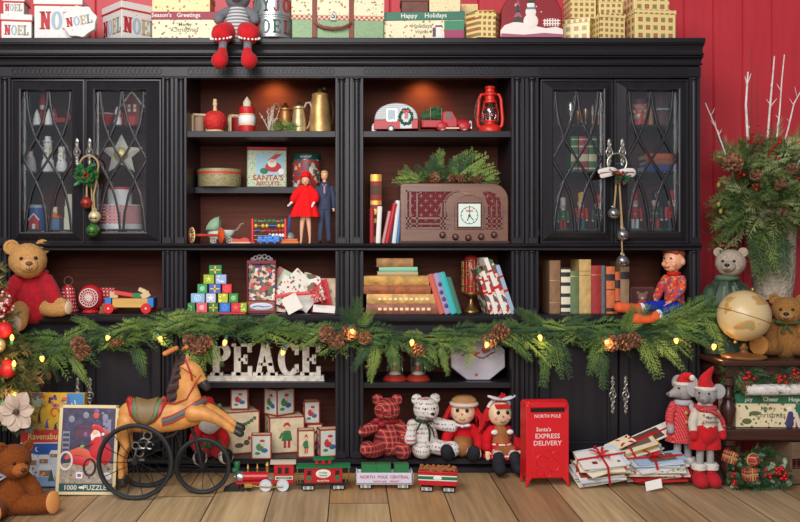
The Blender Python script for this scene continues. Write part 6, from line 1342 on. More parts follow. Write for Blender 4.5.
vbox(312.5, Z457, .14, 15, 26, 20, 12, 'plain narrow box behind the green girl box', P1, motif=1)
vbox(327.5, Z457, .01, 19, 27, 14, 14, 'rightmost printed box, a red-coated figure on its front', P2, motif=2)
vbox(311, Z457+26.7*kz, .145, 15, 22, 12, 8, 'small printed box stacked behind the green girl box', P2, motif=2)
# santa doll behind the horse
t = Th('santa_doll', 'seated santa doll in red suit behind the horse tricycle', 'doll', 209, Z457, .02, rz=16)
b = t.mb(); b.limb([(0, 5, 9), (0, 5, 21)], [12, 9.4], 26); co_ = t.p(b, 'coat', REDV, fuzz=.7, fs=200)
b = t.mb(); b.sph((0, 1, 42), (8, 8, 8.6), 22, 14); hd = t.p(b, 'head', SKIN)
b = t.mb(); b.sph((0, -6.4, 33.6), (11, 5.6, 9.6), 24, 16); b.sph((0, 3, 45), (9, 7.4, 6), 20, 12); t.p(b, 'beard', mat((214, 208, 200), .95, bump=1, bs=200), hd, fuzz=1)
b = t.mb(); b.sph((0, -7.8, 42), 1.4, 10, 8); t.p(b, 'nose', mat((206, 130, 110), .5), hd); b = t.mb(); b.sph((-3, -6.8, 44.6), .9, 8, 6); b.sph((3, -6.8, 44.6), .9, 8, 6); t.p(b, 'eye', BLK, hd)
b = t.mb(); b.limb([(0, 3, 50), (0, 4, 54)], [8, 5.4], 20); 
ht = t.p(b, 'hat', REDV, hd); b = t.mb()
for i in range(40): a = R.uniform(0, 2*PI); holly(b, (8.6*math.cos(a), 1+8.6*math.sin(a), 49), (math.cos(a), math.sin(a), R.uniform(-.4, .9)), 5)
for i in range(9): a = R.uniform(0, 2*PI); b.sph((9.6*math.cos(a), 1+9.6*math.sin(a), 50.6), 1.1, 8, 6, 1)
t.p(b, 'holly_wreath', [GREEN, BERRY], ht)
for sg in (-1, 1):
    b = t.mb(); b.limb([(sg*10, 2, 26), (sg*16, -5, 18), (sg*13, -12, 12)], [5.6, 5.4, 4.8], 16); a_ = t.p(b, 'arm', REDV, co_)
    b = t.mb(); b.sph((sg*12.4, -14, 10.6), 4, 12, 8); t.p(b, 'mitten', GREEN, a_)
    b = t.mb(); b.limb([(sg*6, -2, 7), (sg*10, -16, 6.4), (sg*12, -26, 5.6)], [7, 6.4, 6], 18); l_ = t.p(b, 'leg', REDV, fuzz=.5)
    b = t.mb(); b.limb([(sg*12.4, -28, 5.6), (sg*12.6, -33, 6.6)], [7, 7], 18); t.p(b, 'fur_cuff', WH, l_, fuzz=.8); b = t.mb(); b.limb([(sg*12.8, -37, 6), (sg*13, -38.6, 10)], [5, 5.4], 16); t.p(b, 'boot', BLK, l_)
b = t.mb()
for i in range(26): holly(b, (R.uniform(-12, 10), R.uniform(-13, -8), R.uniform(10, 17)), (R.uniform(-1, 1), -.6, R.uniform(-.4, .8)), 5.4)
t.p(b, 'holly_spray', GREEN)
# ================================================================ lower right bay, upper shelf
for px, lab in ((395, 'left small glass snow globe with red base, half under the garland'), (418, 'right small glass snow globe with red base, half under the garland')):
    t = Th('snow_globe', lab, 'snow globe', px, Z383, .06, 'pair of red-based globes')
    b = t.mb(); b.lathe([(0, 0), (12, .2), (12.4, 1.4), (11, 3.6), (9, 5.4), (8, 6), (0, 6.2)], 30); t.p(b, 'base', mat((150, 44, 32), .4))
    b = t.mb(); b.lathe([(7.4, 6), (8.2, 8), (8.2, 22), (7.6, 26), (4, 29), (0, 30)], 28); t.p(b, 'globe', glassmat((226, 232, 226), .08, .05))
    b = t.mb(); b.lathe([(0, 6), (6.8, 6.4), (5, 9), (0, 10)], 20, mat=0); b.lathe([(0, 9), (3, 9.6), (2, 14), (0, 15)], 14, mat=1); b.sph((0, 0, 17), 2.4, 12, 8, 0); b.box(-6, -3, -2, 2, 8, 14, 2); b.lathe([(3, 10), (0, 20)], 10, (4, 0, 0), 3); t.p(b, 'scene', [WH, RED, BROWN, GREEN])
t = Th('octagonal_plate', 'white eight-sided box plate standing on edge, printed with cardinals', 'plate', 478, Z383, .08, rot=(rad(-6), 0, 0))
pl = [(29*math.cos(rad(22.5+45*i)), 21.5+23.2*math.sin(rad(22.5+45*i))) for i in range(8)]
b = t.mb(); b.prism(pl, -3, 6); t.p(b, 'body', mat((186, 182, 194), .55, var=.05, vs=16), bevel=.8)
b = t.mb(); b.prism([(x*1.01, 21.5+(z-21.5)*1.01) for x, z in pl], 4, 10); t.p(b, 'rim', mat((150, 60, 60), .6), bevel=.5)
b = t.mb()
for i in range(8):
    x = -16+i*4.2; b.limb([(x, -3.1, 24+3*math.sin(i)), (x+4, -3.1, 25+3*math.sin(i+1))], [.6, .5], 6, 1)
for x, z in ((-4, 26), (6, 28), (-10, 30)): b.limb([(x, -3.4, z), (x+5, -3.4, z+1)], [1.8, 1], 10, 0); b.sph((x-1.4, -3.6, z+1.8), (1.5, .5, 1.5), 8, 6, 0)
for i in range(10): b.sph((R.uniform(-20, 20), -3, R.uniform(12, 34)), (.8, .3, .8), 6, 4, 2)
b.sph((-2, -3, 5), (1.6, .3, 1.6), 8, 5, 0); t.p(b, 'printed_birds', [mat((200, 80, 50), .5), BROWN, mat((206, 160, 150), .6)])
# ================================================================ bears and rag dolls on the bottom shelf
PLAID = pat('plaid', (184, 22, 34), (28, 34, 36), 40, (160, 150, 120), .9, .4)
SCRIPT = pat('script', (212, 206, 200), (120, 112, 112), 52, (196, 90, 100), .9)
def sbear(px, Y, m_, lab, rz, ax, hz, nosem, eye, armL, armR, legL, legR):
    t = Th('stuffed_bear', lab, 'teddy bear', px, Z457, Y, None, rz)
    b = t.mb(); b.limb([(0, 3, 13), (0, 3, 24), (0, 3, 33)], [15.4, 13.6, 8.4], 30, flat=(.85, 1), nrm=(0, 1, 0)); t.p(b, 'torso', m_)
    M = TR(ax, -1, hz) @ RZ(ax*3)
    b = t.mb(); b.M = M; b.sph((0, 0, 0), (13, 12, 12), 30, 20); b.limb([(0, -8, -3), (1, -13, -3)], [6, 4.4], 18); hd = t.p(b, 'head', m_)
    for sg in (-1, 1):
        b = t.mb(); b.M = M @ TR(sg*9.6, 1, 10) @ RY(sg*30); b.sph((0, 0, 0), (5.6, 2.6, 5.6), 18, 12); t.p(b, 'ear', m_, hd)
        b = t.mb(); b.M = M; b.sph((sg*4.6, -11, 2), 1.1, 10, 8); t.p(b, 'eye', BLK, hd)
    b = t.mb(); b.M = M; b.sph((1, -17, -2), (2.2, 1.4, 1.7), 12, 8); t.p(b, 'nose', nosem, hd)
    for nm, pts, rs in (('arm', armL, (6, 6, 6)), ('arm', armR, (6, 6, 6)), ('leg', legL, (8, 7.4, 8)), ('leg', legR, (8, 7.4, 8))): b = t.mb(); b.limb(pts, rs, 20); t.p(b, nm, m_)
    return t
t = sbear(389, .04, PLAID, 'red tartan plaid stuffed bear, left on the bottom shelf', 4, -2, 46, DRED, None, [(-11, 2, 31), (-20, -2, 27), (-26, -6, 26)], [(10, 2, 30), (15, -8, 24), (17, -12, 18)], [(-9, -2, 9), (-16, -14, 8), (-23, -18, 11)], [(8, -2, 8), (13, -16, 7), (11, -22, 9)])
b = t.mb(); b.torus((0, 2, 35), 8.6, 2, 24, 8, ax='z'); b.sph((-8, -8, 33), (4, 1.6, 3), 12, 8); b.sph((-13, -6, 36), (4, 1.6, 3), 12, 8); t.p(b, 'ribbon', DRED)
t = sbear(424, .05, SCRIPT, 'cream stuffed bear printed with handwriting, green bow at neck', 8, 2, 46, BLK, None, [(-11, 2, 30), (-16, -8, 24), (-17, -14, 19)], [(11, 2, 32), (20, -3, 30), (27, -6, 29)], [(-6, -2, 9), (-8, -16, 8), (-7, -24, 10)], [(9, -2, 9), (18, -12, 8), (24, -18, 9)])
b = t.mb(); b.torus((0, 2, 35), 8.6, 1.4, 24, 8, ax='z')
for pts in ([(0, -9, 35), (-6, -13, 36), (-10, -14, 28)], [(0, -9, 35), (5, -13, 37), (8, -13, 34)], [(0, -9, 35), (3, -14, 26), (2, -14.6, 18)], [(0, -9, 35), (6, -13, 28), (7, -14, 22)]): b.limb(pts, [1.2, 1.5, 1.3], 8, flat=(.4, 1))
t.p(b, 'bow', mat((34, 44, 34), .6))
YRN = mat((190, 22, 30), .9, bump=1, bs=200, var=.15)
def yarn_hair(b, c, r, n, low, fr):
    for i in range(n):
        a = R.uniform(0, 2*PI); e = R.uniform(-.1, 1); p = Vector((math.cos(a)*math.cos(e*1.4), math.sin(a)*math.cos(e*1.4), math.sin(e*1.4)))
        if p.y < -.12: continue
        p0 = Vector(c)+p*r; pts = [p0]; q = p0
        for s_ in range(4):
            q = q+Vector((p.x*2.1+R.uniform(-1.2, 1.2), p.y*1.2+R.uniform(-1, 1), -low*R.uniform(.6, 1.2))); pts.append(q)
        b.tube(pts, [1.3, 1.6, 1.6, 1.4, .9], 5)
def rag_doll(px, Y, lab, rz, cap, girl):
    t = Th('rag_doll', lab, 'doll', px, Z457, Y, None, rz)
    b = t.mb(); b.limb([(0, 3, 8), (0, 3, 20), (0, 2, 29)], [12, 10, 6.4], 24, flat=(.8, 1), nrm=(0, 1, 0)); dr = t.p(b, 'shirt', cloth((190, 24, 34)), fuzz=.6, fs=200)
    b = t.mb(); b.sph((0, 0, 43), (12, 10.4, 12.6), 28, 20); hd = t.p(b, 'head', cloth((226, 194, 160), 600))
    for sg in (-1, 1):
        b = t.mb(); b.sph((sg*4.6, -9.4, 45.6), (1.9, 1, 2.1), 14, 8); t.p(b, 'eye', BLK, hd)
        b = t.mb(); b.sph((sg*6.6, -8.2, 40), (2.2, .9, 1.7), 12, 8); t.p(b, 'cheek', mat((220, 150, 130), .9), hd)
    b = t.mb(); b.sph((0, -10.4, 42), (1.1, .9, 1.1), 10, 8); t.p(b, 'nose', mat((206, 90, 80), .8), hd)
    b = t.mb(); b.torus((0, -9.7, 39.4), 3.4, .35, 14, 5, a0=215, a1=325); t.p(b, 'mouth', mat((150, 40, 40), .8), hd)
    b = t.mb(); b.sph((0, 4.6, 45.6), (13, 9, 12.2), 24, 16); yarn_hair(b, (0, 1.6, 44), 12.6, 220, 4.2 if not girl else 5, .5); 
    for i in range(10): b.limb([(-7+i*1.5, -9.4+abs(i-4.5)*.4, 53), (-6.6+i*1.4, -11, 50.6)], [1, .8], 6)
    t.p(b, 'yarn_hair', YRN, hd, rec=False)
    for sg in (-1, 1):
        b = t.mb(); b.limb([(sg*8, 2, 26), (sg*15, -3, 20), (sg*16.5, -9, 12)], [5.4, 5.6, 5], 16); s_ = t.p(b, 'sleeve', cloth((190, 24, 34)), dr, fuzz=.5, fs=200)
        b = t.mb(); tiny_hand(b, (sg*16.6, -11, 9), (sg*.05, -.45, -.9), 2.1, sg); t.p(b, 'hand', cloth((226, 194, 160), 600), s_)
        x1 = sg*(9 if not girl else 7); b = t.mb(); b.limb([(sg*5, -3, 6), (x1, -14, 6.4), (x1*1.2, -20, 5.6)], [6, 5, 4.8], 16); l_ = t.p(b, 'leg', pat('stripes', (214, 150, 150), (226, 200, 196), 120, None, .9, .5))
        b = t.mb(); b.limb([(x1*1.25, -22, 5.4), (x1*1.4, -30, 6), (x1*1.45, -32, 10.5)] if not girl else [(x1*1.2, -22, 4), (x1*1.35, -26, -4), (x1*1.35, -30, -5)], [6, 6.4, 6.2], 18); t.p(b, 'boot', cloth((40, 40, 46)), l_)
    if not girl:
        b = t.mb(); b.limb([(0, -2, 9), (0, -9, 9)], [11.6, 9.4], 22); t.p(b, 'trousers', cloth((150, 100, 60)))
        b = t.mb(); b.lathe([(12, 0), (12.8, 1.6), (12, 5), (8, 8), (0, 9)], 26, M=TR(1, 0, 50.5) @ RX(8)); cp_ = t.p(b, 'cap', cloth((176, 130, 86)), hd)
        b = t.mb(); b.torus((1, 0, 51), 12.6, 2, 28, 8, ax='z'); t.p(b, 'cap_band', mat((210, 190, 180), .9), cp_)
        b = t.mb(); 
        for sg in (-1, 1): b.limb([(0, -8, 30), (sg*5, -9.4, 31)], [1.6, 3.4], 12, flat=(.5, 1))
        b.sph((0, -9.4, 30), 1.8, 10, 8); t.p(b, 'bow_tie', mat((206, 204, 216), .8))
    else:
        b = t.mb(); L_ = []
        for z, r_ in ((16, 10), (10, 14), (5, 17), (1, 18.5)): L_.append([((r_+.8*math.sin(j*8*2*PI/48))*math.cos(2*PI*j/48), -3+(r_*.86+.8*math.sin(j*8*2*PI/48))*math.sin(2*PI*j/48), z) for j in range(48)])
        b.loft(L_); t.p(b, 'skirt', cloth((200, 28, 36)), ang=80)
        b = t.mb(); b.limb([(0, -1.4, 14), (0, -.6, 24)], [10.8, 8.6], 22); b.prism([(-9, 14), (9, 14), (12, 4), (-12, 4)], -18, -14.5); ap = t.p(b, 'apron', cloth((156, 96, 56)))
        b = t.mb(); 
        for i in range(9): b.sph((-12+i*3, -18, 4), (1.8, .8, 1.2), 8, 6)
        b.torus((0, -1.4, 14), 11, 1, 24, 6, ax='z'); b.sph((-8, -8, 26), (3.6, 1.6, 2.6), 12, 8); b.sph((8, -8, 26), (3.6, 1.6, 2.6), 12, 8); t.p(b, 'lace_trim', WH, ap)
        b = t.mb(); b.torus((0, 0, 45), 13, 1.7, 30, 8, ax='y', a0=20, a1=160); 
        for sg in (-1, 1): b.limb([(sg*1, -5, 58), (sg*7, -6, 59), (sg*12, -6, 61)], [2.6, 4.4, 3], 14, flat=(.5, 1))
        t.p(b, 'headband_bow', mat((206, 204, 212), .8), hd)
        b = t.mb(); b.sph((0, -3, 58.5), (3.4, 3, 3.6), 14, 10)
        for i in range(12): a = R.uniform(0, 2*PI); b.limb([(0, -2, 58), (5*math.cos(a), -3, 60+4*math.sin(a))], [1.4, .8], 6)
        t.p(b, 'topknot', YRN, hd)
    return t
rag_doll(463, .06, 'red-haired rag doll with brown cap and white bow tie', -12, True, False)
rag_doll(500, .02, 'red-haired rag doll in a red dress with white hair bow', 8, False, True)
# ================================================================ on the floor: toy train, letter box, letters, mice
def FY(py): return 896./(py-248)-4
TR_ = mat((176, 22, 30), .3); TG = mat((30, 104, 62), .4); TGOLD = mat((176, 140, 70), .35, .7)
def bogie(t, x, wh=2.6, n=2, sp=5.4, col=None):
    b = t.mb(); b.box(x-6.4, x+6.4, -6.6, -5.6, 1.6, 5.2); b.box(x-6.4, x+6.4, 5.6, 6.6, 1.6, 5.2); b.box(x-5, x+5, -5.6, 5.6, 3, 5.4); g = t.p(b, 'bogie', BLK, bevel=.3)
    for i in range(n):
        xx = x-sp/2*(n-1)+i*sp; b = t.mb(); b.tube([(xx, -6, wh), (xx, 6, wh)], .6, 8)
        for y in (-5, 5): b.tube([(xx, y-.8, wh), (xx, y+.8, wh)], wh, 18)
        t.p(b, 'wheelset', IRON, g)
    b = t.mb(); b.box(x-5, x+5, -7, -6.5, 1.9, 4.9); pl = t.p(b, 'side_plate', mat((196, 194, 186), .5), g)
    b = t.mb()
    for q in (-2.6, 2.6): b.torus((x+q, -7, 3.4), 1, .35, 12, 5); b.box(x+q-1.6, x+q+1.6, -7.2, -6.9, 4.2, 4.6)
    t.p(b, 'spring', BLK, pl)
YT = FY(490)
t = Th('toy_locomotive', 'red toy steam locomotive leading the christmas train', 'toy train', 262, 0, YT, rz=2)
b = t.mb(); b.lathe([(0, -16), (5, -15.6), (5, 14), (0, 14)], 24, M=TR(-8, 0, 13.4) @ RY(90)); t.p(b, 'boiler', TR_)
b = t.mb(); b.lathe([(0, 0), (5.3, 0), (5.6, 1), (5.6, 5.6), (5.2, 6.4), (4, 7), (0, 7.2)], 24, M=TR(-18.6, 0, 13.4) @ RY(-90)); sb = t.p(b, 'smokebox', SILVER)
b = t.mb(); b.lathe([(0, 0), (2.4, .2), (2.2, 1.6), (0, 2)], 14, M=TR(-26, 0, 13.4) @ RY(-90)); t.p(b, 'smokebox_door', mat((170, 180, 176), .3, .6), sb)
b = t.mb(); b.lathe([(2, 17), (2, 20), (3, 24), (3.4, 27), (2.8, 28.4), (0, 28.6)], 18, (-25, 0, 0)); b.lathe([(0, -4), (3, -3), (3, 0), (0, .6)], 14, M=TR(-26, 0, 20) @ RY(90)); t.p(b, 'chimney', TG)
for x in (-14, -4.6):
    b = t.mb(); b.lathe([(1.2, 18), (.9, 21), (1.5, 22), (.6, 25), (0, 27)], 14, (x, 0, 0)); t.p(b, 'dome', TGOLD)
b = t.mb(); b.lathe([(1.8, 18), (1.8, 24), (2.4, 25), (1.2, 27.6), (0, 28.4)], 14, (5.4, 0, 0)); t.p(b, 'bell', TGOLD)
b = t.mb(); b.box(12, 32, -7, 7, 8, 12.6); b.box(12, 32, -7, -6.2, 12, 28); b.box(12, 32, 6.2, 7, 12, 28); b.box(12, 13, -7, 7, 12, 28); b.box(-26, 32, -5, 5, 7, 9.4); cab = t.p(b, 'cab', TR_, bevel=.3)
b = t.mb(); L_ = []
for x in (8.6, 34): L_.append([(x, -8.4+16.8*i/8, 28+2*math.sin(PI*i/8)) for i in range(9)]+[(x, 8.4, 27.4), (x, -8.4, 27.4)])
b.loft(L_); t.p(b, 'cab_roof', mat((196, 176, 160), .5), cab)
b = t.mb(); b.box(16, 20, -7.3, -6.9, 18, 24); b.box(23, 27, -7.3, -6.9, 18, 24); t.p(b, 'cab_window', BLK, cab, smooth=False)
b = t.mb(); b.box(13.4, 31, -7.4, -7, 12, 15.6, 0); b.box(14.4, 30, -7.6, -7.2, 12.8, 14.8, 1); b.text('HOLIDAY', 1.9, 22, 13.2, -7.7, 0, sx=1.3); t.p(b, 'name_panel', [mat((206, 200, 186), .5), TG], cab, smooth=False)
for x, r in ((4, 6.2), (21, 6.2)):
    for y in (-7, 7):
        b = t.mb(); b.torus((x, y, r), r-.8, .8, 28, 8); b.tube([(x, y-.5, r), (x, y+.5, r)], 1.3, 12)
        for i in range(5): a = PI*i/5; b.tube([(x-(r-1)*math.cos(a), y, r-(r-1)*math.sin(a)), (x+(r-1)*math.cos(a), y, r+(r-1)*math.sin(a))], .4, 5)
        w_ = t.p(b, 'drive_wheel', mat((190, 196, 204), .4)); 
        b = t.mb(); b.tube([(x, y-.2, r), (x, y+.2, r)], r-.9, 24); t.p(b, 'wheel_disc', mat((206, 210, 214), .5), w_)
b = t.mb(); b.tube([(4, -8.2, 5), (21, -8.2, 5)], .7, 8, flat=(1, .5)); b.tube([(-10, -8, 6.6), (4, -8.2, 5)], .6, 8); b.box(-17, -9, -8.4, -6, 4.6, 8.6); t.p(b, 'side_rod', TGOLD, bevel=.2)
for x in (-19, -12.6):
    b = t.mb()
    for y in (-5, 5): b.tube([(x, y-.8, 2.6), (x, y+.8, 2.6)], 2.6, 18)
    b.tube([(x, -5, 2.6), (x, 5, 2.6)], .5, 6); t.p(b, 'pilot_wheelset', IRON)
b = t.mb(); b.prism([(-38, .6), (-22, .6), (-22, 7), (-27, 7)], -6, 6); 
for i in range(6): b.tube([(-37.6, -6+i*2.4, 1.4), (-27, -5+i*2, 7.2)], .55, 6)
t.p(b, 'cowcatcher', BLK, bevel=.2)
t = Th('toy_train_car', 'red toy caboose with green roof and white oval sign', 'toy train', 323, 0, YT+.012, 'cars of the christmas train', 4)
b = t.mb(); b.box(-19, 19, -6.6, 6.6, 8, 23); b.box(-8, 8, -5, 5, 26, 31); bd = t.p(b, 'body', TR_, bevel=.4)
b = t.mb(); 
def roof(x0, x1, w, z, r): 
    b.loft([[(x, -w+2*w*i/8, z+r*math.sin(PI*i/8)) for i in range(9)]+[(x, w, z-.6), (x, -w, z-.6)] for x in (x0, x1)])
roof(-27, 27, 8.4, 23.6, 2.6); roof(-10, 10, 6.4, 31, 2); t.p(b, 'roof', TG)
b = t.mb(); b.box(-27, 27, -6.4, 6.4, 6, 8); t.p(b, 'platform', IRON, bevel=.2)
for x in (-25.6, 25.6):
    b = t.mb()
    for y in (-6, -3, 0, 3, 6): b.tube([(x, y, 8), (x, y, 16 if abs(y) < 6 else 23.4)], .5, 6)
    b.tube([(x, -6, 16), (x, 6, 16)], .5, 6); s_ = 1 if x > 0 else -1
    b.tube([(x, -6, 15.6), (x-s_*5.6, -6, 15.6)], .5, 6); b.tube([(x-s_*3, -6, 8), (x-s_*3, -6, 15.6)], .5, 6); t.p(b, 'railing', TGOLD)
b = t.mb(); b.sph((0, -6.8, 17.2), (7.6, .4, 4.4), 28, 8); pl_ = t.p(b, 'oval_sign', mat((216, 212, 200), .5), bd)
b = t.mb(); b.text('Holiday', 2.6, 0, 17.6, -7.4, 0); b.text('Express', 2.4, 0, 15, -7.4, 0); t.p(b, 'lettering', TG, pl_, smooth=False)
b = t.mb(); b.text('North Pole', 2.6, 0, 9.4, -6.8, 0); t.p(b, 'lettering', mat((226, 214, 190), .5), bd, smooth=False)
for x in (-14, 14):
    b = t.mb(); b.box(x-2.2, x+2.2, -6.9, -6.4, 16, 20.4); t.p(b, 'window', BLK, bd, smooth=False)
    b = t.mb(); b.box(x-2.6, x+2.6, -7, -6.5, 11.4, 13.6); b.box(x-1.1, x+1.1, -7.05, -6.5, 9.6, 15.4); t.p(b, 'shutter_print', TG, bd, smooth=False)
for x in (-3.4, 3.4):
    b = t.mb(); b.box(x-1.6, x+1.6, -5.3, -4.8, 27, 30); t.p(b, 'window', BLK, bd, smooth=False)
bogie(t, -15); bogie(t, 15)
YT2 = FY(488)
t = Th('toy_train_car', 'white toy gondola wagon carrying three green crates', 'toy train', 384, 0, YT2, 'cars of the christmas train', 0)
LAV = mat((206, 200, 216), .4)
b = t.mb(); b.box(-28, 28, -7.4, -6.6, 6, 17); b.box(-28, 28, 6.6, 7.4, 6, 17); b.box(-28, 28, -7.4, 7.4, 5.4, 7); b.box(-28, -27, -7.4, 7.4, 6, 18.4); b.box(27, 28, -7.4, 7.4, 6, 18.4)
for i in range(15): b.box(-27.6+i*4, -27.2+i*4, -7.7, -7.3, 6, 16.6)
bd = t.p(b, 'body', LAV, bevel=.2)
b = t.mb(); b.text('NORTH  POLE  CENTRAL', 4.2, 0, 11.6, -7.85, 0, sx=1.02); b.text('SANTA LINE     FREIGHT', 2.4, 2, 7.8, -7.85, 0); t.p(b, 'lettering', mat((176, 60, 80), .5), bd, smooth=False)
bogie(t, -18.6); bogie(t, 18.6)
zc = 7.2*k(YT2)
for px, rz, lab in ((368.6, 3, 'left green crate in the white train wagon'), (383.6, -2, 'middle green crate in the white train wagon'), (401.2, 2, 'right green crate in the white train wagon')):
    b = MB(k(YT2)); b.box(-7, 7, -5.6, 5.6, 0, 17.5); [b.box(-7.3, 7.3, -5.9, 5.9, z_, z_+1.4) for z_ in (.6, 16)]; [b.box(x, x+1.4, -5.95, 5.95, 0, 17) for x in (-7.2, 5.8)]; solo(b, 'toy_crate', lab, 'crate', px, zc, YT2, [mat((36, 112, 62), .45)], 'green crates in the train wagon', rz=rz, bevel=.3)
YT3 = FY(491)
t = Th('toy_train_car', 'red and green striped toy wagon loaded with brown logs, last car', 'toy train', 438, 0, YT3, 'cars of the christmas train', -9)
b = t.mb(); b.box(-19, 19, -7, 7, 7, 20.6); b.box(-19.6, 19.6, -7.6, 7.6, 19.4, 21); bd = t.p(b, 'body', TR_, bevel=.4)
b = t.mb(); b.box(-19.2, 19.2, -7.2, 7.2, 12, 13); b.box(-19.2, 19.2, -7.2, 7.2, 16.2, 17.2); t.p(b, 'white_band', WH, bd, smooth=False); b = t.mb(); b.box(-19.2, 19.2, -7.25, 7.25, 13, 16.2); t.p(b, 'green_band', TG, bd, smooth=False)
b = t.mb(); b.sph((0, -7.4, 14.6), (4.4, .4, 2), 20, 8); t.p(b, 'oval_sign', mat((210, 216, 210), .5), bd)
b = t.mb()
for i in range(130): b.sph((R.uniform(-17, 17), R.uniform(-5.6, 5.6), 20.6+R.uniform(0, 3.6)), R.uniform(1.1, 2), 7, 5)
b.sph((0, 0, 20), (16, 5, 4), 20, 10); t.p(b, 'cargo', mat((150, 92, 50), .85, bump=1, bs=200), rec=False)
bogie(t, -11); bogie(t, 11)
# ---------------- red letter box
YM = FY(487)
t = Th('letter_box', "red metal letter box reading NORTH POLE Santa's EXPRESS DELIVERY", 'mailbox', 544.3, 0, YM+.04, rz=4)
MBR = mat((204, 26, 36), .4, bump=.08, bs=60)
b = t.mb(); b.prism([(-21.5, 9), (21.5, 9), (21.5, 81), (-21.5, 81)], -11, 11)
for x in (-21.5, 20.3):
    for y in (-11, 9.8): b.prism([(x-.4, 0), (x+1.6, 0), (x+1.2, 12), (x, 12)], y, y+1.2)
for sg in (-1, 1): b.prism([(sg*21.9, 0), (sg*21.5, 10), (sg*15, 10)], -11.2, -10.2); b.prism([(sg*21.9, 0), (sg*21.5, 10), (sg*15, 10)], 10, 11)
bd = t.p(b, 'body', MBR, bevel=.4)
b = t.mb(); b.box(-17, 17, -11.6, -10.8, 74.6, 78.2); t.p(b, 'slot', BLK, bd, smooth=False)
b = t.mb(); L_ = [[(x, -11+22*i/8, 81+4.4*math.sin(PI*i/8)) for i in range(9)]+[(x, 11, 80), (x, -11, 80)] for x in (-21.5, 21.5)]; b.loft(L_); b.box(-18, 18, -14, -9, 79.4, 84.4); t.p(b, 'hood', MBR, bevel=.4)
b = t.mb(); b.box(-15.6, 15.6, -11.5, -10.9, 9.6, 39.6); pn = t.p(b, 'relief_panel', MBR, bd, bevel=.3)
b = t.mb()
for cx_, cz_, r_, a0, a1 in ((-6, 26, 6, 0, 300), (6, 22, 6, 180, 480), (0, 33, 4, 200, 480), (-8, 15, 4, 90, 380), (8, 32, 3.4, 0, 280), (0, 14, 3.6, 150, 420)): b.torus((cx_, -11.6, cz_), r_, .6, 18, 6, a0=a0, a1=a1)
t.p(b, 'scroll_relief', MBR, pn)
b = t.mb(); y = -11.25
b.text('NORTH POLE', 4.6, 0, 69, y, 0, sx=.95); b.text("Santa's", 5.6, -4, 55.6, y, 0, M=TR(0, 0, 0) @ Matrix.Shear('XZ', 4, (.25, 0)) if False else None); b.text('EXPRESS', 6.6, 0, 48.6, y, 0, sx=1.02); b.text('DELIVERY', 6.6, 0, 41.6, y, 0, sx=1.0); t.p(b, 'lettering', mat((226, 200, 196), .5), bd, smooth=False)
# ---------------- bundles of letters tied with red ribbon
ENV = [PAPER, CARD2, CARD3, mat((206, 170, 60), .7), mat((120, 40, 44), .7), CARD, mat((228, 216, 190), .7), pic([(190, 60, 56), (110, 130, 100), (214, 190, 150), (90, 70, 60)], 50, (220, 210, 196), .3, .7), mat((190, 40, 44), .7), mat((196, 206, 216), .7), PAPER, mat((206, 190, 170), .7), pic([(170, 90, 70), (120, 100, 80), (200, 200, 190)], 40, (190, 170, 150), .35, .7)]
def bundle(px, py, Y, n, w, d, tl, lab, rz, top=None, tw=0, dz=1.55, z0=.004):
    t = Th('letter_bundle', lab, 'letters', px, z0, Y, 'tied bundles of letters', 0, (rad(tl[0]), rad(tl[1]), rad(rz)))
    for i in range(n):
        a = R.uniform(-15, 15); ww = w*R.uniform(.84, 1.04); dd = d*R.uniform(.84, 1.04); b = t.mb(); z = i*dz; wav = R.uniform(-.8, .8)
        xs = [-ww/2+ww*j/6 for j in range(7)]; L_ = []
        for x in xs: q = z+wav*math.sin(x/ww*3)+abs(x/ww)**2*R.uniform(0, 2); L_.append([(x, -dd/2, q), (x, dd/2, q), (x, dd/2, q+1.1), (x, -dd/2, q+1.1)])
        b.M = TR(R.uniform(-5, 5), R.uniform(-3, 3), 0) @ RZ(a); b.loft(L_); b.M = None
        m_ = ENV[R.randrange(len(ENV))] if i < n-1 else (top or PAPER); e = t.p(b, 'envelope', m_, smooth=False)
        if i == n-1:
            for (x, y, s1, s2, m2) in (((-w*.2, -d*.22, 5, 4, 4), (w*.3, -d*.25, 2.6, 2.6, 8)) if top is None else ((w*.14, 0, w*.5, d*.6, 8),)):
                b = t.mb(); b.M = TR(0, 0, 0) @ RZ(a); b.box(x-s1/2, x+s1/2, y-s2/2, y+s2/2, z+1.5, z+1.9); b.M = None; t.p(b, 'stamp_print', ENV[m2] if m2 != 8 else mat((110, 90, 76), .7), e, smooth=False)
    h = n*dz+1.6; b = t.mb()
    for ax in (0, 1):
        q = (w*.53, d*.53)
        P = [(-q[0], 0, -.2), (-q[0], 0, h), (q[0], 0, h), (q[0], 0, -.2)] if ax == 0 else [(2, -q[1], -.2), (-2, -q[1], h), (2, q[1], h), (-2, q[1], -.2)]
        b.tube(P, 1.2, 6, flat=(.35, 1), nrm=(0, 0, 1) if False else None)
    for a, L_ in ((60, 11), (140, 12), (220, 10), (300, 9), (20, 9)):
        d_ = Vector((math.cos(rad(a)), math.sin(rad(a)), .25)); b.limb([(0, 0, h+.6), d_*L_*.6+Vector((0, 0, h+2.6)), d_*L_+Vector((0, 0, h+.8))], [.9, 1.5, 1], 8, flat=(.4, 1))
    t.p(b, 'ribbon', mat((186, 22, 32), .5))
    return t
bundle(646, 476, -.1, 9, 60, 30, (0, 0), 'flat bundle of mixed envelopes at the bottom back of the heap', 4, CARD2, z0=.004)
bundle(600, 485, FY(489)+.07, 13, 48, 34, (20, -6), 'front bundle of white letters tied with a red ribbon cross', 10, z0=.042)
bundle(632, 470, -.12, 12, 58, 27, (8, -20), 'long middle bundle of letters sloping up to the right', 6, mat((226, 212, 184), .7), z0=.075)
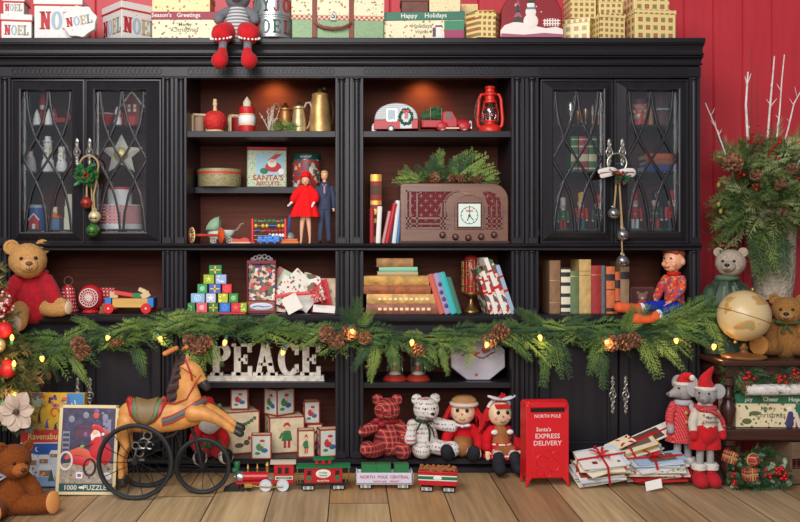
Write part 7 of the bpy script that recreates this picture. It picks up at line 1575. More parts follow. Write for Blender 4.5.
bundle(655, 482, FY(487)+.06, 13, 52, 26, (10, -5), 'bundle of letters with pale blue envelope on top, right of pile', -4, mat((160, 184, 210), .7), z0=.026)
t = Th('photo_letter', 'long white letter with brown photo lying on top of the heap', 'letters', 650, .185, -.12, rot=(rad(20), rad(-21), rad(8)))
b = t.mb(); b.box(-28, 28, -10, 10, 0, 1); e = t.p(b, 'envelope', PAPER, smooth=False); b = t.mb(); b.box(-26, 12, -8, 8, 1.02, 1.4); t.p(b, 'photograph', mat((86, 64, 56), .6), e, smooth=False)
b = t.mb(); b.box(-27, 27, -.9, .9, 1.3, 1.9); t.p(b, 'ribbon', RED, e, smooth=False)
b = MB(k(-.2)); b.box(-14, 14, -8, 8, 0, 1); solo(b, 'loose_letter', 'cream letter lying loose on the middle bundle of the heap', 'letters', 620, .158, -.14, [mat((228, 214, 180), .7)], rot=(rad(12), rad(-20), rad(14)))
b = MB(k(-.2)); b.box(-8, 8, -5, 5, 0, .9); solo(b, 'loose_letter', 'small white tag hanging over the front of the heap', 'letters', 654, .024, FY(491), [PAPER], rot=(rad(48), rad(-20), rad(-30)))
# ---------------- plush mice couple
MGR = fur((156, 152, 152), .12); FURW = mat((206, 196, 188), .98, bump=1, bs=180, sheen=.3)
BOOT = mat((176, 16, 28), .85, bump=.5, bs=300, sheen=.3)
def mouse(px, Y, lab, rz, hz, az, boy, sc=1.):
    t = Th('plush_mouse', lab, 'plush toy', px, 0, Y, None, rz)
    for sg in (-1, 1):
        b = t.mb(); b.limb([(sg*6.4, -1, 8), (sg*6.8, -5, 7.4)], [7.4, 6.8], 20); b.limb([(sg*6, 1, 6), (sg*6, 1, 16)], [5.6, 5.6], 16); b.sph((sg*6.6, -4, 6.6), (7.4, 8.6, 6.6), 20, 12); bt = t.p(b, 'boot', BOOT, fuzz=.4)
        b = t.mb(); b.lathe([(6, 17), (7.6, 18), (7.8, 22), (6, 24), (3, 24)], 22, (sg*6, 1, 0)); t.p(b, 'fur_cuff', FURW, bt, fuzz=1)
        b = t.mb(); b.limb([(sg*5.6, 1, 22), (sg*5, 1, 42)], [3.6, 3.8], 14); t.p(b, 'leg', MGR)
    if boy:
        b = t.mb(); b.limb([(0, 1, 62), (0, 1, 54)], [11.6, 12.6], 26)
        for sg in (-1, 1): b.lathe([(0, 38.4), (8.8, 38.4), (8.6, 44), (7.6, 54), (0, 56)], 22, (sg*7, 1, 0))
        t.p(b, 'shorts', REDV, fuzz=.6, fs=200)
        b = t.mb(); b.limb([(0, 1, 62), (0, 1, 72), (0, 1, 80)], [11.6, 11, 8], 26); top = t.p(b, 'sweater', mat((196, 186, 170), .95, bump=.8, bs=240, var=.1), fuzz=.4)
        b = t.mb(); [b.text(s_, 4, 0, z_, -11.9, 0) for s_, z_ in (('Merry', 70.5), ('Christmas', 66))]; [b.sph((x, -10.9, z_), (1.2, .6, 1.2), 8, 6, 1) for x, z_ in ((-7, 74), (-8, 66))]; t.p(b, 'lettering', [mat((90, 70, 60), .8), mat((176, 110, 60), .7)], top, smooth=False)
    else:
        b = t.mb(); L_ = []
        for z, r_ in ((40, 17), (52, 14.6), (64, 11.4), (74, 9), (80, 6.6)): L_.append([((r_+.5*math.sin(j*7*2*PI/42))*math.cos(2*PI*j/42), 1+(r_*.8+.5*math.sin(j*7*2*PI/42))*math.sin(2*PI*j/42), z) for j in range(42)])
        b.loft(L_); top = t.p(b, 'coat', pat('dots', (184, 22, 34), (206, 130, 130), 170, None, .9, .24), ang=80)
        b = t.mb(); [b.sph((-1, -10.6-(70-z_)*.12, z_), (1.9, .8, 1.9), 12, 8) for z_ in (70, 61)]; t.p(b, 'button', mat((190, 140, 80), .5), top)
        b = t.mb(); b.torus((0, 0, 79), 6.6, 3, 22, 10, ax='z'); b.limb([(5, -7, 78), (7, -11, 68), (7, -12, 60)], [2.6, 3, 2.4], 10, flat=(.6, 1)); t.p(b, 'scarf', mat((176, 172, 176), .95, bump=1, bs=240))
    for sg in (-1, 1):
        b = t.mb(); b.limb([(sg*9, 1, 76), (sg*14, -1, 66), (sg*14.6, -4, 58)], [4.4, 4.6, 4], 16); a_ = t.p(b, 'sleeve', (mat((196, 186, 170), .95, bump=.8, bs=240, var=.1) if boy else pat('dots', (184, 22, 34), (206, 130, 130), 170, None, .9, .24)), top)
        b = t.mb(); b.limb([(sg*14.8, -5, 56), (sg*14.8, -6, 52)], [3.8, 3.6], 14); t.p(b, 'mitten' if boy else 'paw', REDV if boy else MGR, a_)
    M = TR(0, 0, hz) @ RZ(az)
    b = t.mb(); b.M = M; b.sph((0, 1, 0), (10.4, 10.4, 10), 26, 18); b.limb([(0, -5, -1.6), (0, -15, -3.4)], [7, 3], 20); hd = t.p(b, 'head', MGR, fuzz=.3)
    b = t.mb(); b.M = M; b.sph((0, -18.4, -3), 1.9, 12, 8); t.p(b, 'nose', mat((110, 96, 96), .7), hd)
    for sg in (-1, 1):
        b = t.mb(); b.M = M; b.sph((sg*4.6, -9, 3), 1.1, 10, 8); t.p(b, 'eye', BLK, hd)
        b = t.mb(); b.M = M @ TR(sg*11.5, 4, 4 if boy else 6) @ RZ(sg*-20) @ RX(-10); b.sph((0, 0, 0), (7.4, 2, 7.6), 22, 14); e_ = t.p(b, 'ear', MGR, hd)
    b = t.mb(); b.M = M
    if boy: b.limb([(0, 2, 8), (-1, 3, 16), (6, 4, 27)], [8, 6, 1.4], 22)
    else: b.limb([(0, 2, 8), (0, 3, 12), (6, 3, 15)], [8, 6.4, 3], 22)
    ht = t.p(b, 'hat', REDV, hd, fuzz=.3)
    b = t.mb(); b.M = M; b.torus((0, 1.6, 6.6), 8.8, 2, 26, 10, ax='z'); t.p(b, 'hat_trim', FURW, ht, fuzz=.5)
    if not boy:
        b = t.mb(); b.M = M; b.sph((10, 3, 13), 3, 14, 10); t.p(b, 'pompom', FURW, ht, fuzz=.6)
    if boy:
        SCF = pat('dots', (176, 24, 36), (206, 130, 130), 170, None, .9, .24)
        b = t.mb(); b.torus((0, 0, hz-13), 8, 3.4, 26, 12, ax='z'); b.limb([(-5, -8, hz-13), (6, -10, hz-16), (13, -8, hz-22), (15, -8, hz-30)], [2.6, 3.4, 3.4, 3], 12, flat=(.6, 1)); t.p(b, 'scarf', SCF, fuzz=.3)
    return t
mouse(683, FY(481), 'plush mouse in a red dotted coat, left of the pair', 2, 91, -72, False)
mouse(705.5, FY(487), 'plush mouse in red shorts and cream sweater with tall red hat', 4, 92, -34, True)
# ================================================================ horse tricycle
YH = -.36; uH = k(YH)
t = Th('horse_tricycle', 'carved wooden horse tricycle with black spoked wheels and painted green saddle', 'tricycle', 165, 0, YH)
HORSE = mat((200, 138, 74), .45, bump=.15, bs=60, var=.14, vs=22); x0 = 165
def hp(px, py, y=0): # photo pixel to the tricycle's own units
    return (px-165.0, y, (H-(py-CY)*uH)/uH)
b = t.mb()
b.limb([hp(133, 417), hp(146, 418), hp(164, 418), hp(184, 414), hp(194, 410)], [14, 14.5, 14, 14.5, 12.5], 24, flat=(1.05, .72), nrm=(0, 0, 1))
b.limb([hp(129, 413), hp(136, 416)], [10.5, 12.5], 20, flat=(1.1, .8), nrm=(0, 0, 1))
b.limb([hp(190, 412), hp(189, 398), hp(186, 384), hp(188, 372)], [15, 12.6, 10, 9], 20, flat=(1, .62), nrm=(1, 0, 0))
b.limb([hp(187, 368), hp(194, 371), hp(201, 379), hp(204, 384)], [9, 8.4, 5.6, 4.6], 18, flat=(.72, 1), nrm=(0, 1, 0))
for y in (-4.6, 4.6):
    b.limb([hp(188, 360, y*.7), hp(187, 354.6, y*.8)], [2, .9], 8)
    dz = 0 if y < 0 else -3
    b.limb([hp(194, 412, y*1.1), hp(207, 413+dz, y*1.3), hp(220, 419+dz, y*1.3), hp(234, 429+dz, y*1.3)], [9.4, 7, 5, 3.8], 14)
    b.limb([hp(128, 420, y*1.2), hp(124, 433, y*1.4), hp(127, 444, y*1.4)], [9.4, 6.8, 4.6], 14)
    b.limb([hp(127, 444, y*1.4), hp(122, 458, y*1.4), hp(123, 470, y*1.4), hp(123, 476, y*1.4)], [4.8, 3.4, 3.2, 3.4], 12)
hb = t.p(b, 'horse', HORSE, remesh=.85, sm=4)
HOOF = mat((44, 40, 40), .4)
for y in (-4.6, 4.6):
    dz = 0 if y < 0 else -3
    b = t.mb(); b.limb([hp(235, 429+dz, y*1.3), hp(241, 432+dz, y*1.3)], [3.4, 4], 12); t.p(b, 'hoof', HOOF, hb)
    b = t.mb(); b.limb([hp(123, 477, y*1.4), hp(124.4, 482, y*1.4)], [3.3, 4], 12); t.p(b, 'hoof', HOOF, hb)
    b = t.mb(); c = hp(194, 369, y*.95); b.sph((c[0], c[1], c[2]), (1.5, 1, 1.5), 12, 8); t.p(b, 'eye', BLK, hb)
b = t.mb(); b.limb([hp(203, 382.4), hp(206.4, 387)], [5, 4.2], 16, flat=(.8, 1), nrm=(0, 1, 0)); t.p(b, 'muzzle', HOOF, hb)
b = t.mb()
for i in range(46):
    a = i/45; px_ = 184-8*math.sin(a*1.6); py_ = 357+46*a; q = hp(px_+R.uniform(0, 3), py_, R.uniform(-3.6, 3.6)); e = hp(px_-7-R.uniform(0, 4), py_+9+R.uniform(0, 5), R.uniform(-4, 4)); m_ = hp(px_-5, py_+2, q[1]); b.tube([q, m_, e], [3, 3.6, 1.4], 7)
t.p(b, 'mane', mat((64, 46, 44), .75, bump=.8, bs=200), hb)
SRED = mat((160, 42, 34), .45); SGR = mat((86, 110, 74), .5); SBL = mat((86, 90, 92), .5)
def saddle(r, z0, z1, xa, xb, mm, nm, par):
    b = t.mb(); L_ = []
    for i in range(9):
        a = i/8; px_ = xa+(xb-xa)*a; s = math.sin(PI*a)**.5; ry = 10.6*r; rz_ = 15*r; L_.append([hp(px_, 418-0, 0)] )
        ang = 20+92*s; L_[-1] = [(hp(px_, 0)[0], ry*math.sin(rad(q)), hp(0, 417)[2]+rz_*math.cos(rad(q))*(1+.16*abs(a-.5)*2)) for q in [-ang+2*ang*j/14 for j in range(15)]]
    vs = [p for l in L_ for p in l]; b.add(vs, [(i*15+j, i*15+j+1, i*15+j+16, i*15+j+15) for i in range(8) for j in range(14)]); return t.p(b, nm, mm, par, solid=.9)
sd = saddle(1.06, 0, 0, 127, 168, SRED, 'saddle_blanket', None); s2 = saddle(1.1, 0, 0, 131, 164, SGR, 'saddle', None); saddle(1.14, 0, 0, 136, 159, mat((120, 96, 60), .5), 'saddle_seat', s2)
b = t.mb(); b.limb([hp(161, 403), hp(164, 399)], [4, 3], 14); b.limb([hp(133, 403), hp(130, 399)], [5, 3], 14, flat=(1, 1.6)); t.p(b, 'saddle_horn', SRED, s2)
def strap(pts, w, mm, nm='strap', par=None):
    b = t.mb(); b.tube(pts, w, 8, flat=(.3, 1)); return t.p(b, nm, mm, par)
for w, m_, dx in ((2.6, SBL, 0), (1, SRED, -3.2), (1, SRED, 3.2)):
    for y in (-1, 1):
        b = t.mb(); b.tube([hp(164, 420+dx, y*10.2), hp(174, 417+dx, y*10.9), hp(186, 411+dx, y*10.6), hp(197, 404+dx, y*8), hp(204, 400.5+dx, y*3), hp(206, 400+dx, 0)], w, 8, flat=(1, .3), nrm=(0, 0, 1)); t.p(b, 'breast_band', m_, hb)
for pts in ([(hp(182, 0)[0], -7, hp(0, 366)[2]), (hp(197, 0)[0], -6, hp(0, 376)[2])], [(hp(186, 0)[0], -6.2, hp(0, 358)[2]), (hp(192, 0)[0], -6.6, hp(0, 372)[2]), (hp(193, 0)[0], -5.6, hp(0, 380)[2])], [(hp(196, 0)[0], -5.6, hp(0, 382)[2]), (hp(202, 0)[0], -5, hp(0, 374)[2])]):
    strap(pts, 1, SRED, 'bridle', hb)
b = t.mb(); b.tube([hp(197, 381, -5.6), hp(188, 398, -8), hp(176, 402, -8), hp(166, 402, -5)], .8, 7); t.p(b, 'rein', SRED, hb)
def wheel(c, r, nm, sp=14, tr=1.9):
    b = t.mb(); b.torus(c, r-tr, tr, 56, 10); w_ = t.p(b, nm, mat((34, 34, 36), .6))
    b = t.mb(); b.torus(c, r-tr*2.1, .9, 48, 6); t.p(b, 'rim', IRON, w_)
    b = t.mb(); b.tube([(c[0], c[1]-2, c[2]), (c[0], c[1]+2, c[2])], 2.6, 14); t.p(b, 'hub', IRON, w_)
    for i in range(sp):
        a = 2*PI*i/sp; b = t.mb(); b.tube([(c[0]+2*math.cos(a+.4), c[1], c[2]+2*math.sin(a+.4)), (c[0]+(r-tr*2)*math.cos(a), c[1], c[2]+(r-tr*2)*math.sin(a))], .42, 5); t.p(b, 'spoke', IRON, w_)
rw = 37.6
wheel((-24.7, -22, rw), rw, 'rear_wheel'); wheel((-24.7, 24, rw), rw, 'rear_wheel'); wheel((37.5, 0, 28.5), 28.5, 'front_wheel', 12)
b = t.mb(); b.tube([(-24.7, -25, rw), (-24.7, 27, rw)], 1.2, 10)
for y in (-3, 3): b.tube([(-24.7, y, rw), (-10, y, 66), (4, y*.8, 72)], 1.3, 8); b.tube([(-24.7, y, rw), (-14, y*2, 52), (10, y, 60), (22, y*.4, 76)], 1.3, 8)
fr = t.p(b, 'frame', IRON)
b = t.mb()
for a0_, c_, r_ in ((0, (-20, -6, 52), 5), (60, (-24, -6, 43), 4), (120, (-16, -6, 60), 4), (30, (-28, -6, 50), 3.4), (0, (-14, -6, 50), 3.4)): b.torus(c_, r_, .9, 16, 6, a0=a0_, a1=a0_+300)
b.box(-34, -18, -12, -7, 36, 37.6); b.tube([(-30, -6, rw), (-26, -9, 44), (-26, -16, 44)], .9, 8); t.p(b, 'pedal_scroll', PEWTER, fr)
b = t.mb(); b.tube([hp(178, 350), hp(182, 380, 0), hp(190, 425), (31, 0, 56)], 1.7, 10); 
for y in (-3.4, 3.4): b.tube([(30, 0, 58), (33, y, 48), (37.5, y, 28.5)], 1.8, 8)
st = t.p(b, 'fork', IRON)
b = t.mb(); b.tube([hp(176, 352, -16), hp(177, 350, -6), hp(178, 350, 0), hp(177, 350, 6), hp(176, 352, 16)], 1.3, 10); hbz = t.p(b, 'handlebar', IRON)
for y, pa, pb in ((-1, (179, 346.5), (169.5, 351)), (1, (184, 349), (180, 352))):
    b = t.mb(); b.limb([hp(pa[0], pa[1], y*14), hp(pb[0], pb[1], y*22)], [2.3, 2.5], 14); t.p(b, 'grip', mat((196, 120, 66), .5), hbz)
# ================================================================ jigsaw boxes
def pframe(t, b, w, h, y, e, mi): b.box(-w/2, w/2, y, y+.6, 0, e, mi); b.box(-w/2, w/2, y, y+.6, h-e, h, mi); b.box(-w/2, -w/2+e, y, y+.6, 0, h, mi); b.box(w/2-e, w/2, y, y+.6, 0, h, mi)
YP = FY(496)
t = Th('jigsaw_box', 'jigsaw box showing santa with a red motorcycle, lettered 1000 PUZZLE', 'puzzle box', 86, .002, YP+.02, None, rot=(rad(-7), rad(1.6), rad(5)))
w, h = 58, 88
b = t.mb(); b.box(-w/2, w/2, -4, 6, 0, h); t.p(b, 'body', mat((70, 84, 70), .6), bevel=.4)
b = t.mb(); pframe(t, b, w+.4, h+.2, -4.4, 3.2, 0); t.p(b, 'border', mat((212, 194, 150), .5), bevel=.15)
b = t.mb(); y = -4.3; b.box(-w/2+3, w/2-3, y, y+.3, 11, h-3, 0); b.prism([(-w/2+3, 11), (w/2-3, 11), (w/2-3, 30), (8, 34), (-w/2+3, 30)], y-.1, y+.2, 1)   # workshop and floor
b.box(-w/2+4, -w/2+11, y-.15, y+.2, 40, 62, 2); [b.box(-w/2+4.6, -w/2+10.4, y-.2, y+.2, 42+i*5, 45+i*5, 0) for i in range(4)]
b.box(-10, 16, y-.15, y+.2, 66, 68, 3); b.box(-12, 12, y-.15, y+.2, 56, 64, 3)
for i in range(12): b.sph((R.uniform(-14, 22), y-.1, R.uniform(58, 82)), (R.uniform(1, 2.6), .3, R.uniform(1, 3)), 8, 5, R.choice((2, 4, 7, 5)))
for x, z in ((-17, 74), (-3, 78), (7, 78), (16, 76)): b.sph((x, y-.1, z), (3, .3, 3.4), 10, 6, R.choice((2, 4)))
b.box(14, 22, y-.15, y+.2, 60, 74, 2)
b.torus((-20.6, y-.2, 33), 8.6, 1.1, 26, 6, mat=6, sx=.7); b.torus((3, y-.2, 27), 8, 1.2, 26, 6, mat=9, sx=.7); b.limb([(-20, y-.2, 36), (-12, y-.2, 43), (-2, y-.2, 41), (6, y-.2, 34)], [2, 4, 4.4, 3], 10, 4, flat=(1, .15), nrm=(0, 0, 1)); b.limb([(-12, y-.3, 34), (-2, y-.3, 32)], [4, 4.4], 10, 5, flat=(1, .15), nrm=(0, 0, 1)); b.limb([(-14, y-.3, 44), (-8, y-.3, 49)], [1, .8], 8, 9, flat=(1, .2))
b.limb([(9, y-.3, 42), (9, y-.3, 54)], [7, 5.6], 14, 5, flat=(.15, 1), nrm=(0, 1, 0)); b.sph((7.6, y-.6, 57), (5, .4, 6.4), 14, 8, 6); b.sph((7, y-.8, 61), (2.8, .4, 2.8), 12, 8, 8); b.limb([(5, y-.7, 65), (9, y-.7, 67), (14, y-.6, 62)], [1.6, 3, 2], 10, 5, flat=(.15, 1), nrm=(0, 1, 0)); b.sph((14.6, y-.7, 59.4), (1.6, .3, 1.6), 8, 6, 6); b.limb([(4, y-.7, 50), (-4, y-.7, 47)], [2.4, 1.6], 10, 5, flat=(.2, 1)); b.sph((-5, y-.8, 47), (2.2, .3, 1.6), 8, 5, 10)
b.sph((18, y-.3, 40), (6, .4, 11), 12, 8, 5); b.box(-10, -3.6, y-.4, y, 16, 22, 6); b.box(-8.6, -5, y-.5, y-.1, 17.4, 20.4, 7); b.sph((20, y-.4, 18), (5, .4, 4), 12, 8, 6)
for i in range(18): b.sph((R.uniform(-24, 24), y-.15, R.uniform(12, 28)), (R.uniform(.8, 2), .2, R.uniform(.5, 1)), 7, 5, R.choice((2, 9, 1)))
t.p(b, 'picture', [mat((62, 58, 84), .5, var=.3, vs=40), mat((150, 136, 120), .5, var=.2, vs=60), mat((130, 130, 150), .5), mat((96, 50, 70), .5), mat((200, 84, 60), .5), mat((190, 36, 46), .5), mat((222, 214, 210), .5), mat((120, 90, 150), .5), SKIN, mat((60, 40, 44), .5), mat((120, 180, 80), .5)], smooth=False)
b = t.mb(); b.box(-w/2+3, w/2-3, -4.5, -4.2, 3, 11, 0); b.text('1000', 6.6, -15, 4.8, -4.7, 1); b.text('PUZZLE', 6.6, 9, 4.8, -4.7, 1); b.sph((-4, -4.5, 7), (3, .3, 1.4), 12, 6, 1); t.p(b, 'lettering', [mat((30, 74, 76), .5), mat((214, 206, 186), .5)], smooth=False)
t = Th('jigsaw_box', 'red-topped jigsaw box with snowy village, lettered Ravensburger, behind the teddy', 'puzzle box', 52, .002, FY(491)+.06, None, rot=(rad(-8), 0, rad(2)))
w, h = 64, 56
b = t.mb(); b.box(-w/2, w/2, -4, 6, 0, h); t.p(b, 'body', mat((40, 90, 150), .6), bevel=.4)
b = t.mb(); b.box(-w/2, w/2, -4.3, -3.9, h-12.4, h, 0); b.box(-w/2, w/2, -4.35, -3.9, h-13.4, h-12.4, 1); t.p(b, 'banner', [mat((204, 54, 36), .5), WH], smooth=False)
b = t.mb(); b.text('Ravensburger', 8.6, -3.4, h-9.2, -4.5, 0, sx=.9); t.p(b, 'lettering', mat((220, 206, 140), .5), smooth=False)
b = t.mb(); y = -4.25; b.box(-w/2+.6, w/2-.6, y, y+.3, h-24, h-13.6, 0); b.box(-w/2+.6, w/2-.6, y, y+.3, 1, h-24, 1); b.prism([(-w/2+.6, 22), (-20, 33), (-8, 30), (6, 34), (20, 30), (w/2-.6, 33), (w/2-.6, 10), (-w/2+.6, 10)], y-.1, y+.2, 2)
b.sph((-15, y-.2, h-19), (2, .3, 2.4), 12, 6, 3); b.sph((-14, y-.4, h-18.6), (1.7, .3, 2.1), 12, 6, 0)
for x, z, s_ in ((-20, 27, 7), (-8, 28, 6), (2, 33, 5), (-24, 14, 6), (-6, 17, 8), (12, 20, 7), (22, 24, 6)):
    b.box(x-s_*.7, x+s_*.7, y-.3, y, z-s_*.8, z, 4); b.prism([(x-s_, z-.6), (x+s_, z-.6), (x+s_*.6, z+s_*.6), (x-s_*.6, z+s_*.6)], y-.5, y, 3); b.box(x-s_*.3, x, y-.5, y-.2, z-s_*.6, z-s_*.3, 5)
for i in range(26): b.sph((R.uniform(-28, 28), y-.3, R.uniform(3, 20)), (R.uniform(.6, 1.5), .3, R.uniform(.8, 2)), 7, 5, R.choice((3, 5, 6, 7, 4)))
b.prism([(16, 16), (24, 16), (20, 32)], y-.6, y, 7); b.prism([(-3, 6), (3, 6), (0, 18)], y-.6, y, 7); t.p(b, 'picture', [mat((34, 84, 170), .5), mat((130, 160, 196), .5), mat((196, 206, 222), .5), mat((226, 228, 230), .5), mat((150, 110, 84), .5), mat((226, 180, 80), .5), RED, mat((50, 84, 80), .5)], smooth=False)
t = Th('jigsaw_box', 'yellow, orange and blue jigsaw box at the back of the puzzle pile', 'puzzle box', 54, .002, -.22, None, rot=(rad(-6), 0, rad(-2)))
w, h = 58, 91
b = t.mb(); b.box(-w/2, w/2, -4, 6, 0, h); t.p(b, 'body', mat((190, 150, 40), .6), bevel=.4)
b = t.mb(); y = -4.3; b.box(-w/2+.5, w/2-.5, y, y+.3, 1, h-.5, 0); b.box(w/2-18, w/2-.5, y-.1, y+.2, 40, h-.5, 2); b.prism([(-w/2+.5, h-.5), (-w/2+.5, h-16), (-20, h-12), (-12, h-.5)], y-.1, y+.2, 3)
for i in range(24): b.sph((R.uniform(-24, 10), y-.2, R.uniform(h-14, h-2)), (R.uniform(1, 2.6), .3, R.uniform(1, 2)), 8, 5, R.choice((1, 1, 3, 4)))
for i in range(14): x = R.uniform(12, 26); z = R.uniform(48, h-3); b.limb([(x, y-.2, z), (x+R.uniform(-3, 3), y-.2, z-R.uniform(3, 8))], [.7, .4], 6, R.choice((5, 3)), flat=(.3, 1))
for x, z, s_ in ((-16, 60, 16), (-8, 56, 10), (7, 62, 18), (1, 54, 8), (-24, 56, 10)): b.prism([(x-2, z), (x+2, z), (x+.6, z+s_*.7), (x+2.2, z+s_), (x-.6, z+s_*.8)], y-.3, y, R.choice((3, 4)))
b.torus((0, y-.2, 72), 4, .9, 16, 6, mat=1, a0=0, a1=280); b.box(-w/2+.5, 14, y-.3, y, 46, 54, 4); b.sph((-4, y-.4, 52), (6, .3, 3), 12, 6, 5); t.p(b, 'picture', [mat((222, 176, 50), .5, var=.1), mat((214, 96, 50), .5), mat((70, 130, 180), .5), mat((90, 90, 160), .5), mat((70, 44, 84), .5), mat((190, 206, 220), .5)], smooth=False)
# ================================================================ brown teddy on the floor
DBR = fur((116, 60, 24)); DMZ = fur((150, 86, 40)); YB2 = -.64
t = Th('teddy_bear', 'chestnut brown teddy bear with tan foot pads sitting on the floor', 'teddy bear', 9, 0, YB2, None, 16)
b = t.mb(); b.limb([(0, 4, 16), (0, 5, 30), (0, 4, 40)], [20, 18, 13], 32, flat=(.9, 1), nrm=(0, 1, 0)); t.p(b, 'torso', DBR, fuzz=.5, fs=900)
bear_head(t, (4, 0, 54), 17.5, 30, DBR, DMZ, mat((70, 36, 18), .6), 4, .9, muzz=.5, rx=8)
PD2 = mat((196, 132, 74), .8, bump=.3)
bear_limb(t, 'arm', [(-14, 0, 38), (-20, -8, 26), (-20, -14, 16)], [7, 7.4, 7.6], DBR); bear_limb(t, 'arm', [(13, 0, 38), (22, -3, 28), (27, -5, 18)], [7, 7.4, 7], DBR)
bear_limb(t, 'leg', [(8, -2, 11), (22, -6, 10), (35, -10, 11.5)], [11, 10, 10], DBR, ((42.6, -15, 13), (8.6, 3, 11.4), RZ(40) @ RX(-6)), PD2)
bear_limb(t, 'leg', [(-8, -4, 10), (-11, -20, 10), (-12, -28, 12)], [11, 10, 10.6], DBR, ((-12, -38, 12.6), (8.6, 2.4, 10.4), RX(-6)), PD2)
b = t.mb(); b.torus((0, 2, 42), 11.6, 2.2, 26, 8, ax='z'); b.limb([(-2, -11, 41), (-12, -14, 45)], [2, 4.4], 12, flat=(.5, 1)); b.limb([(-2, -11, 41), (-14, -14, 36)], [2, 4], 12, flat=(.5, 1)); t.p(b, 'ribbon', mat((150, 146, 156), .6))
# ================================================================ decorated tree at the left edge
YT_ = -.42
t = Th('christmas_tree', 'decorated christmas tree whose right edge enters at far left', 'christmas tree', -62, 0, YT_)
TP1, TP2 = leafmat((92, 98, 52)), leafmat((150, 132, 76))
b = t.mb(); b.lathe([(7, 0), (5, 120), (1, 236)], 12); t.p(b, 'trunk', TWIG)
b = t.mb(); b.lathe([(24, 0), (24, 3), (9, 5), (8, 12), (0, 12)], 20); t.p(b, 'stand', IRON)
b = t.mb()
for i in range(900):
    z = R.uniform(98, 250); rr = 128*(1-(z/330)**1.3); a = rad(R.uniform(-80, 20)) if i % 7 else rad(R.uniform(150, 300)); d_ = Vector((math.cos(a), math.sin(a), R.uniform(-.25, .3))); q = R.uniform(.45, .95)
    needles(b, Vector((0, 0, z))+d_*rr*q*.9, d_+Vector((0, 0, -.2)), 22, 46, 9, R.choice((0, 0, 1)), .5, .7)
t.p(b, 'foliage', [TP1, TP2], rec=False, smooth=False)
def tree_pt(px, py, Y): return (wx(px, Y)-t.o.location.x)/t.u, (Y-YT_)/t.u, wz(py, Y)/t.u
for px, py, r, m_, nm in ((6, 369, 9.5, RED, 'red_bauble'), (11, 399, 7, DRED, 'red_bauble'), (4, 330, 8, RED, 'red_bauble'), (-3, 345, 8, mat((206, 190, 150), .3, .6), 'gold_bauble'), (3, 404, 7, GREEN, 'green_bauble')):
    x, y, z = tree_pt(px, py, -.55); b = t.mb(); b.sph((x, y, z), r, 22, 14); q = t.p(b, nm, mat(tuple(int(v*255) for v in (0, 0, 0)), .5) if False else m_); b = t.mb(); b.lathe([(1.6, r-.4), (1.6, r+1.6), (0, r+1.8)], 10, (x, y, z)); t.p(b, 'bauble_cap', GOLD, q)
for px, py in ((3, 298), (8, 306), (-2, 312)):
    x, y, z = tree_pt(px, py, -.55); b = t.mb()
    for i in range(26): a = R.uniform(0, 2*PI); e = R.uniform(-1.5, 1.5); b.sph((x+6*math.cos(a)*math.cos(e), y+6*math.sin(a)*math.cos(e), z+6*math.sin(e)), 1.3, 7, 5, i % 2)
    t.p(b, 'beaded_ornament', [RED, mat((214, 190, 190), .5)])
def leafy(t, px, py, Y, m_): pass
BULBW = mat((255, 168, 80), .3, emit=2.6)
def bulb_geo(b, c, s=1.): b.lathe([(1.3*s, -2.4*s), (2.1*s, -.8*s), (2.2*s, .6*s), (1.5*s, 2.6*s), (.4*s, 4*s), (0, 4.2*s)], 14, c)
def glow(x, y, z, e=.22):
    lt = bpy.data.lights.new('bulb_glow', 'POINT'); lt.energy = e; lt.color = (1, .62, .25); lt.shadow_soft_size = .012
    lo = bpy.data.objects.new('bulb_glow', lt); COL.objects.link(lo); lo.location = (x, y, z)
for px, py in ((12, 338), (14, 364), (15, 396)):
    x, y, z = tree_pt(px, py, -.58); b = t.mb(); bulb_geo(b, (x, y, z), .9); q = t.p(b, 'bulb', BULBW); b = t.mb(); b.tube([(x, y, z-2.6), (x, y, z-6)], 1.7, 8); t.p(b, 'socket', GREEN, q); glow(wx(px, -.58), -.60, wz(py, -.58), .16)
# magnolia flower
t = Th('fabric_flower', 'large cream fabric magnolia flower at the tree edge', 'flower', 18, wz(411, -.6), -.6)
b = t.mb()
PET = mat((186, 166, 150), .85, bump=.3, bs=120, var=.06)
for i, (a, L_, w_) in enumerate(((10, 18, 8), (62, 22, 9), (112, 19, 8), (160, 18, 8), (215, 19, 9), (262, 20, 9), (312, 20, 9))):
    b = t.mb(); L2 = []
    for s_, wd, lift in ((.06, .2, 0), (.3, .75, 3), (.6, 1, 4.4), (.85, .7, 4.2), (1, .12, 3)):
        d_ = Vector((math.cos(rad(a)), 0, math.sin(rad(a)))); n_ = Vector((-d_.z, 0, d_.x)); L2.append([tuple(d_*L_*s_+n_*w_*wd*q+Vector((0, -lift-abs(q)*2.6, 0))) for q in (-1, -.5, 0, .5, 1)])
    vs = [p for l in L2 for p in l]; b.add(vs, [(r_*5+c, r_*5+c+1, r_*5+c+6, r_*5+c+5) for r_ in range(4) for c in range(4)]); t.p(b, 'petal', PET, solid=.5, ang=80, sub=1)
b = t.mb(); b.sph((0, -5, 0), 3, 12, 8); [b.limb([(0, -6, 0), (R.uniform(-2.6, 2.6), -9, R.uniform(-2.6, 2.6))], [.5, .7], 6) for _ in range(14)]; t.p(b, 'stamen', mat((90, 66, 50), .8))
b = t.mb()
for a in (230, 265, 300, 20, 195): holly(b, (8*math.cos(rad(a)), 2, 8*math.sin(rad(a))), (math.cos(rad(a)), .1, math.sin(rad(a))), 20)
t.p(b, 'leaf', mat((66, 74, 56), .5))
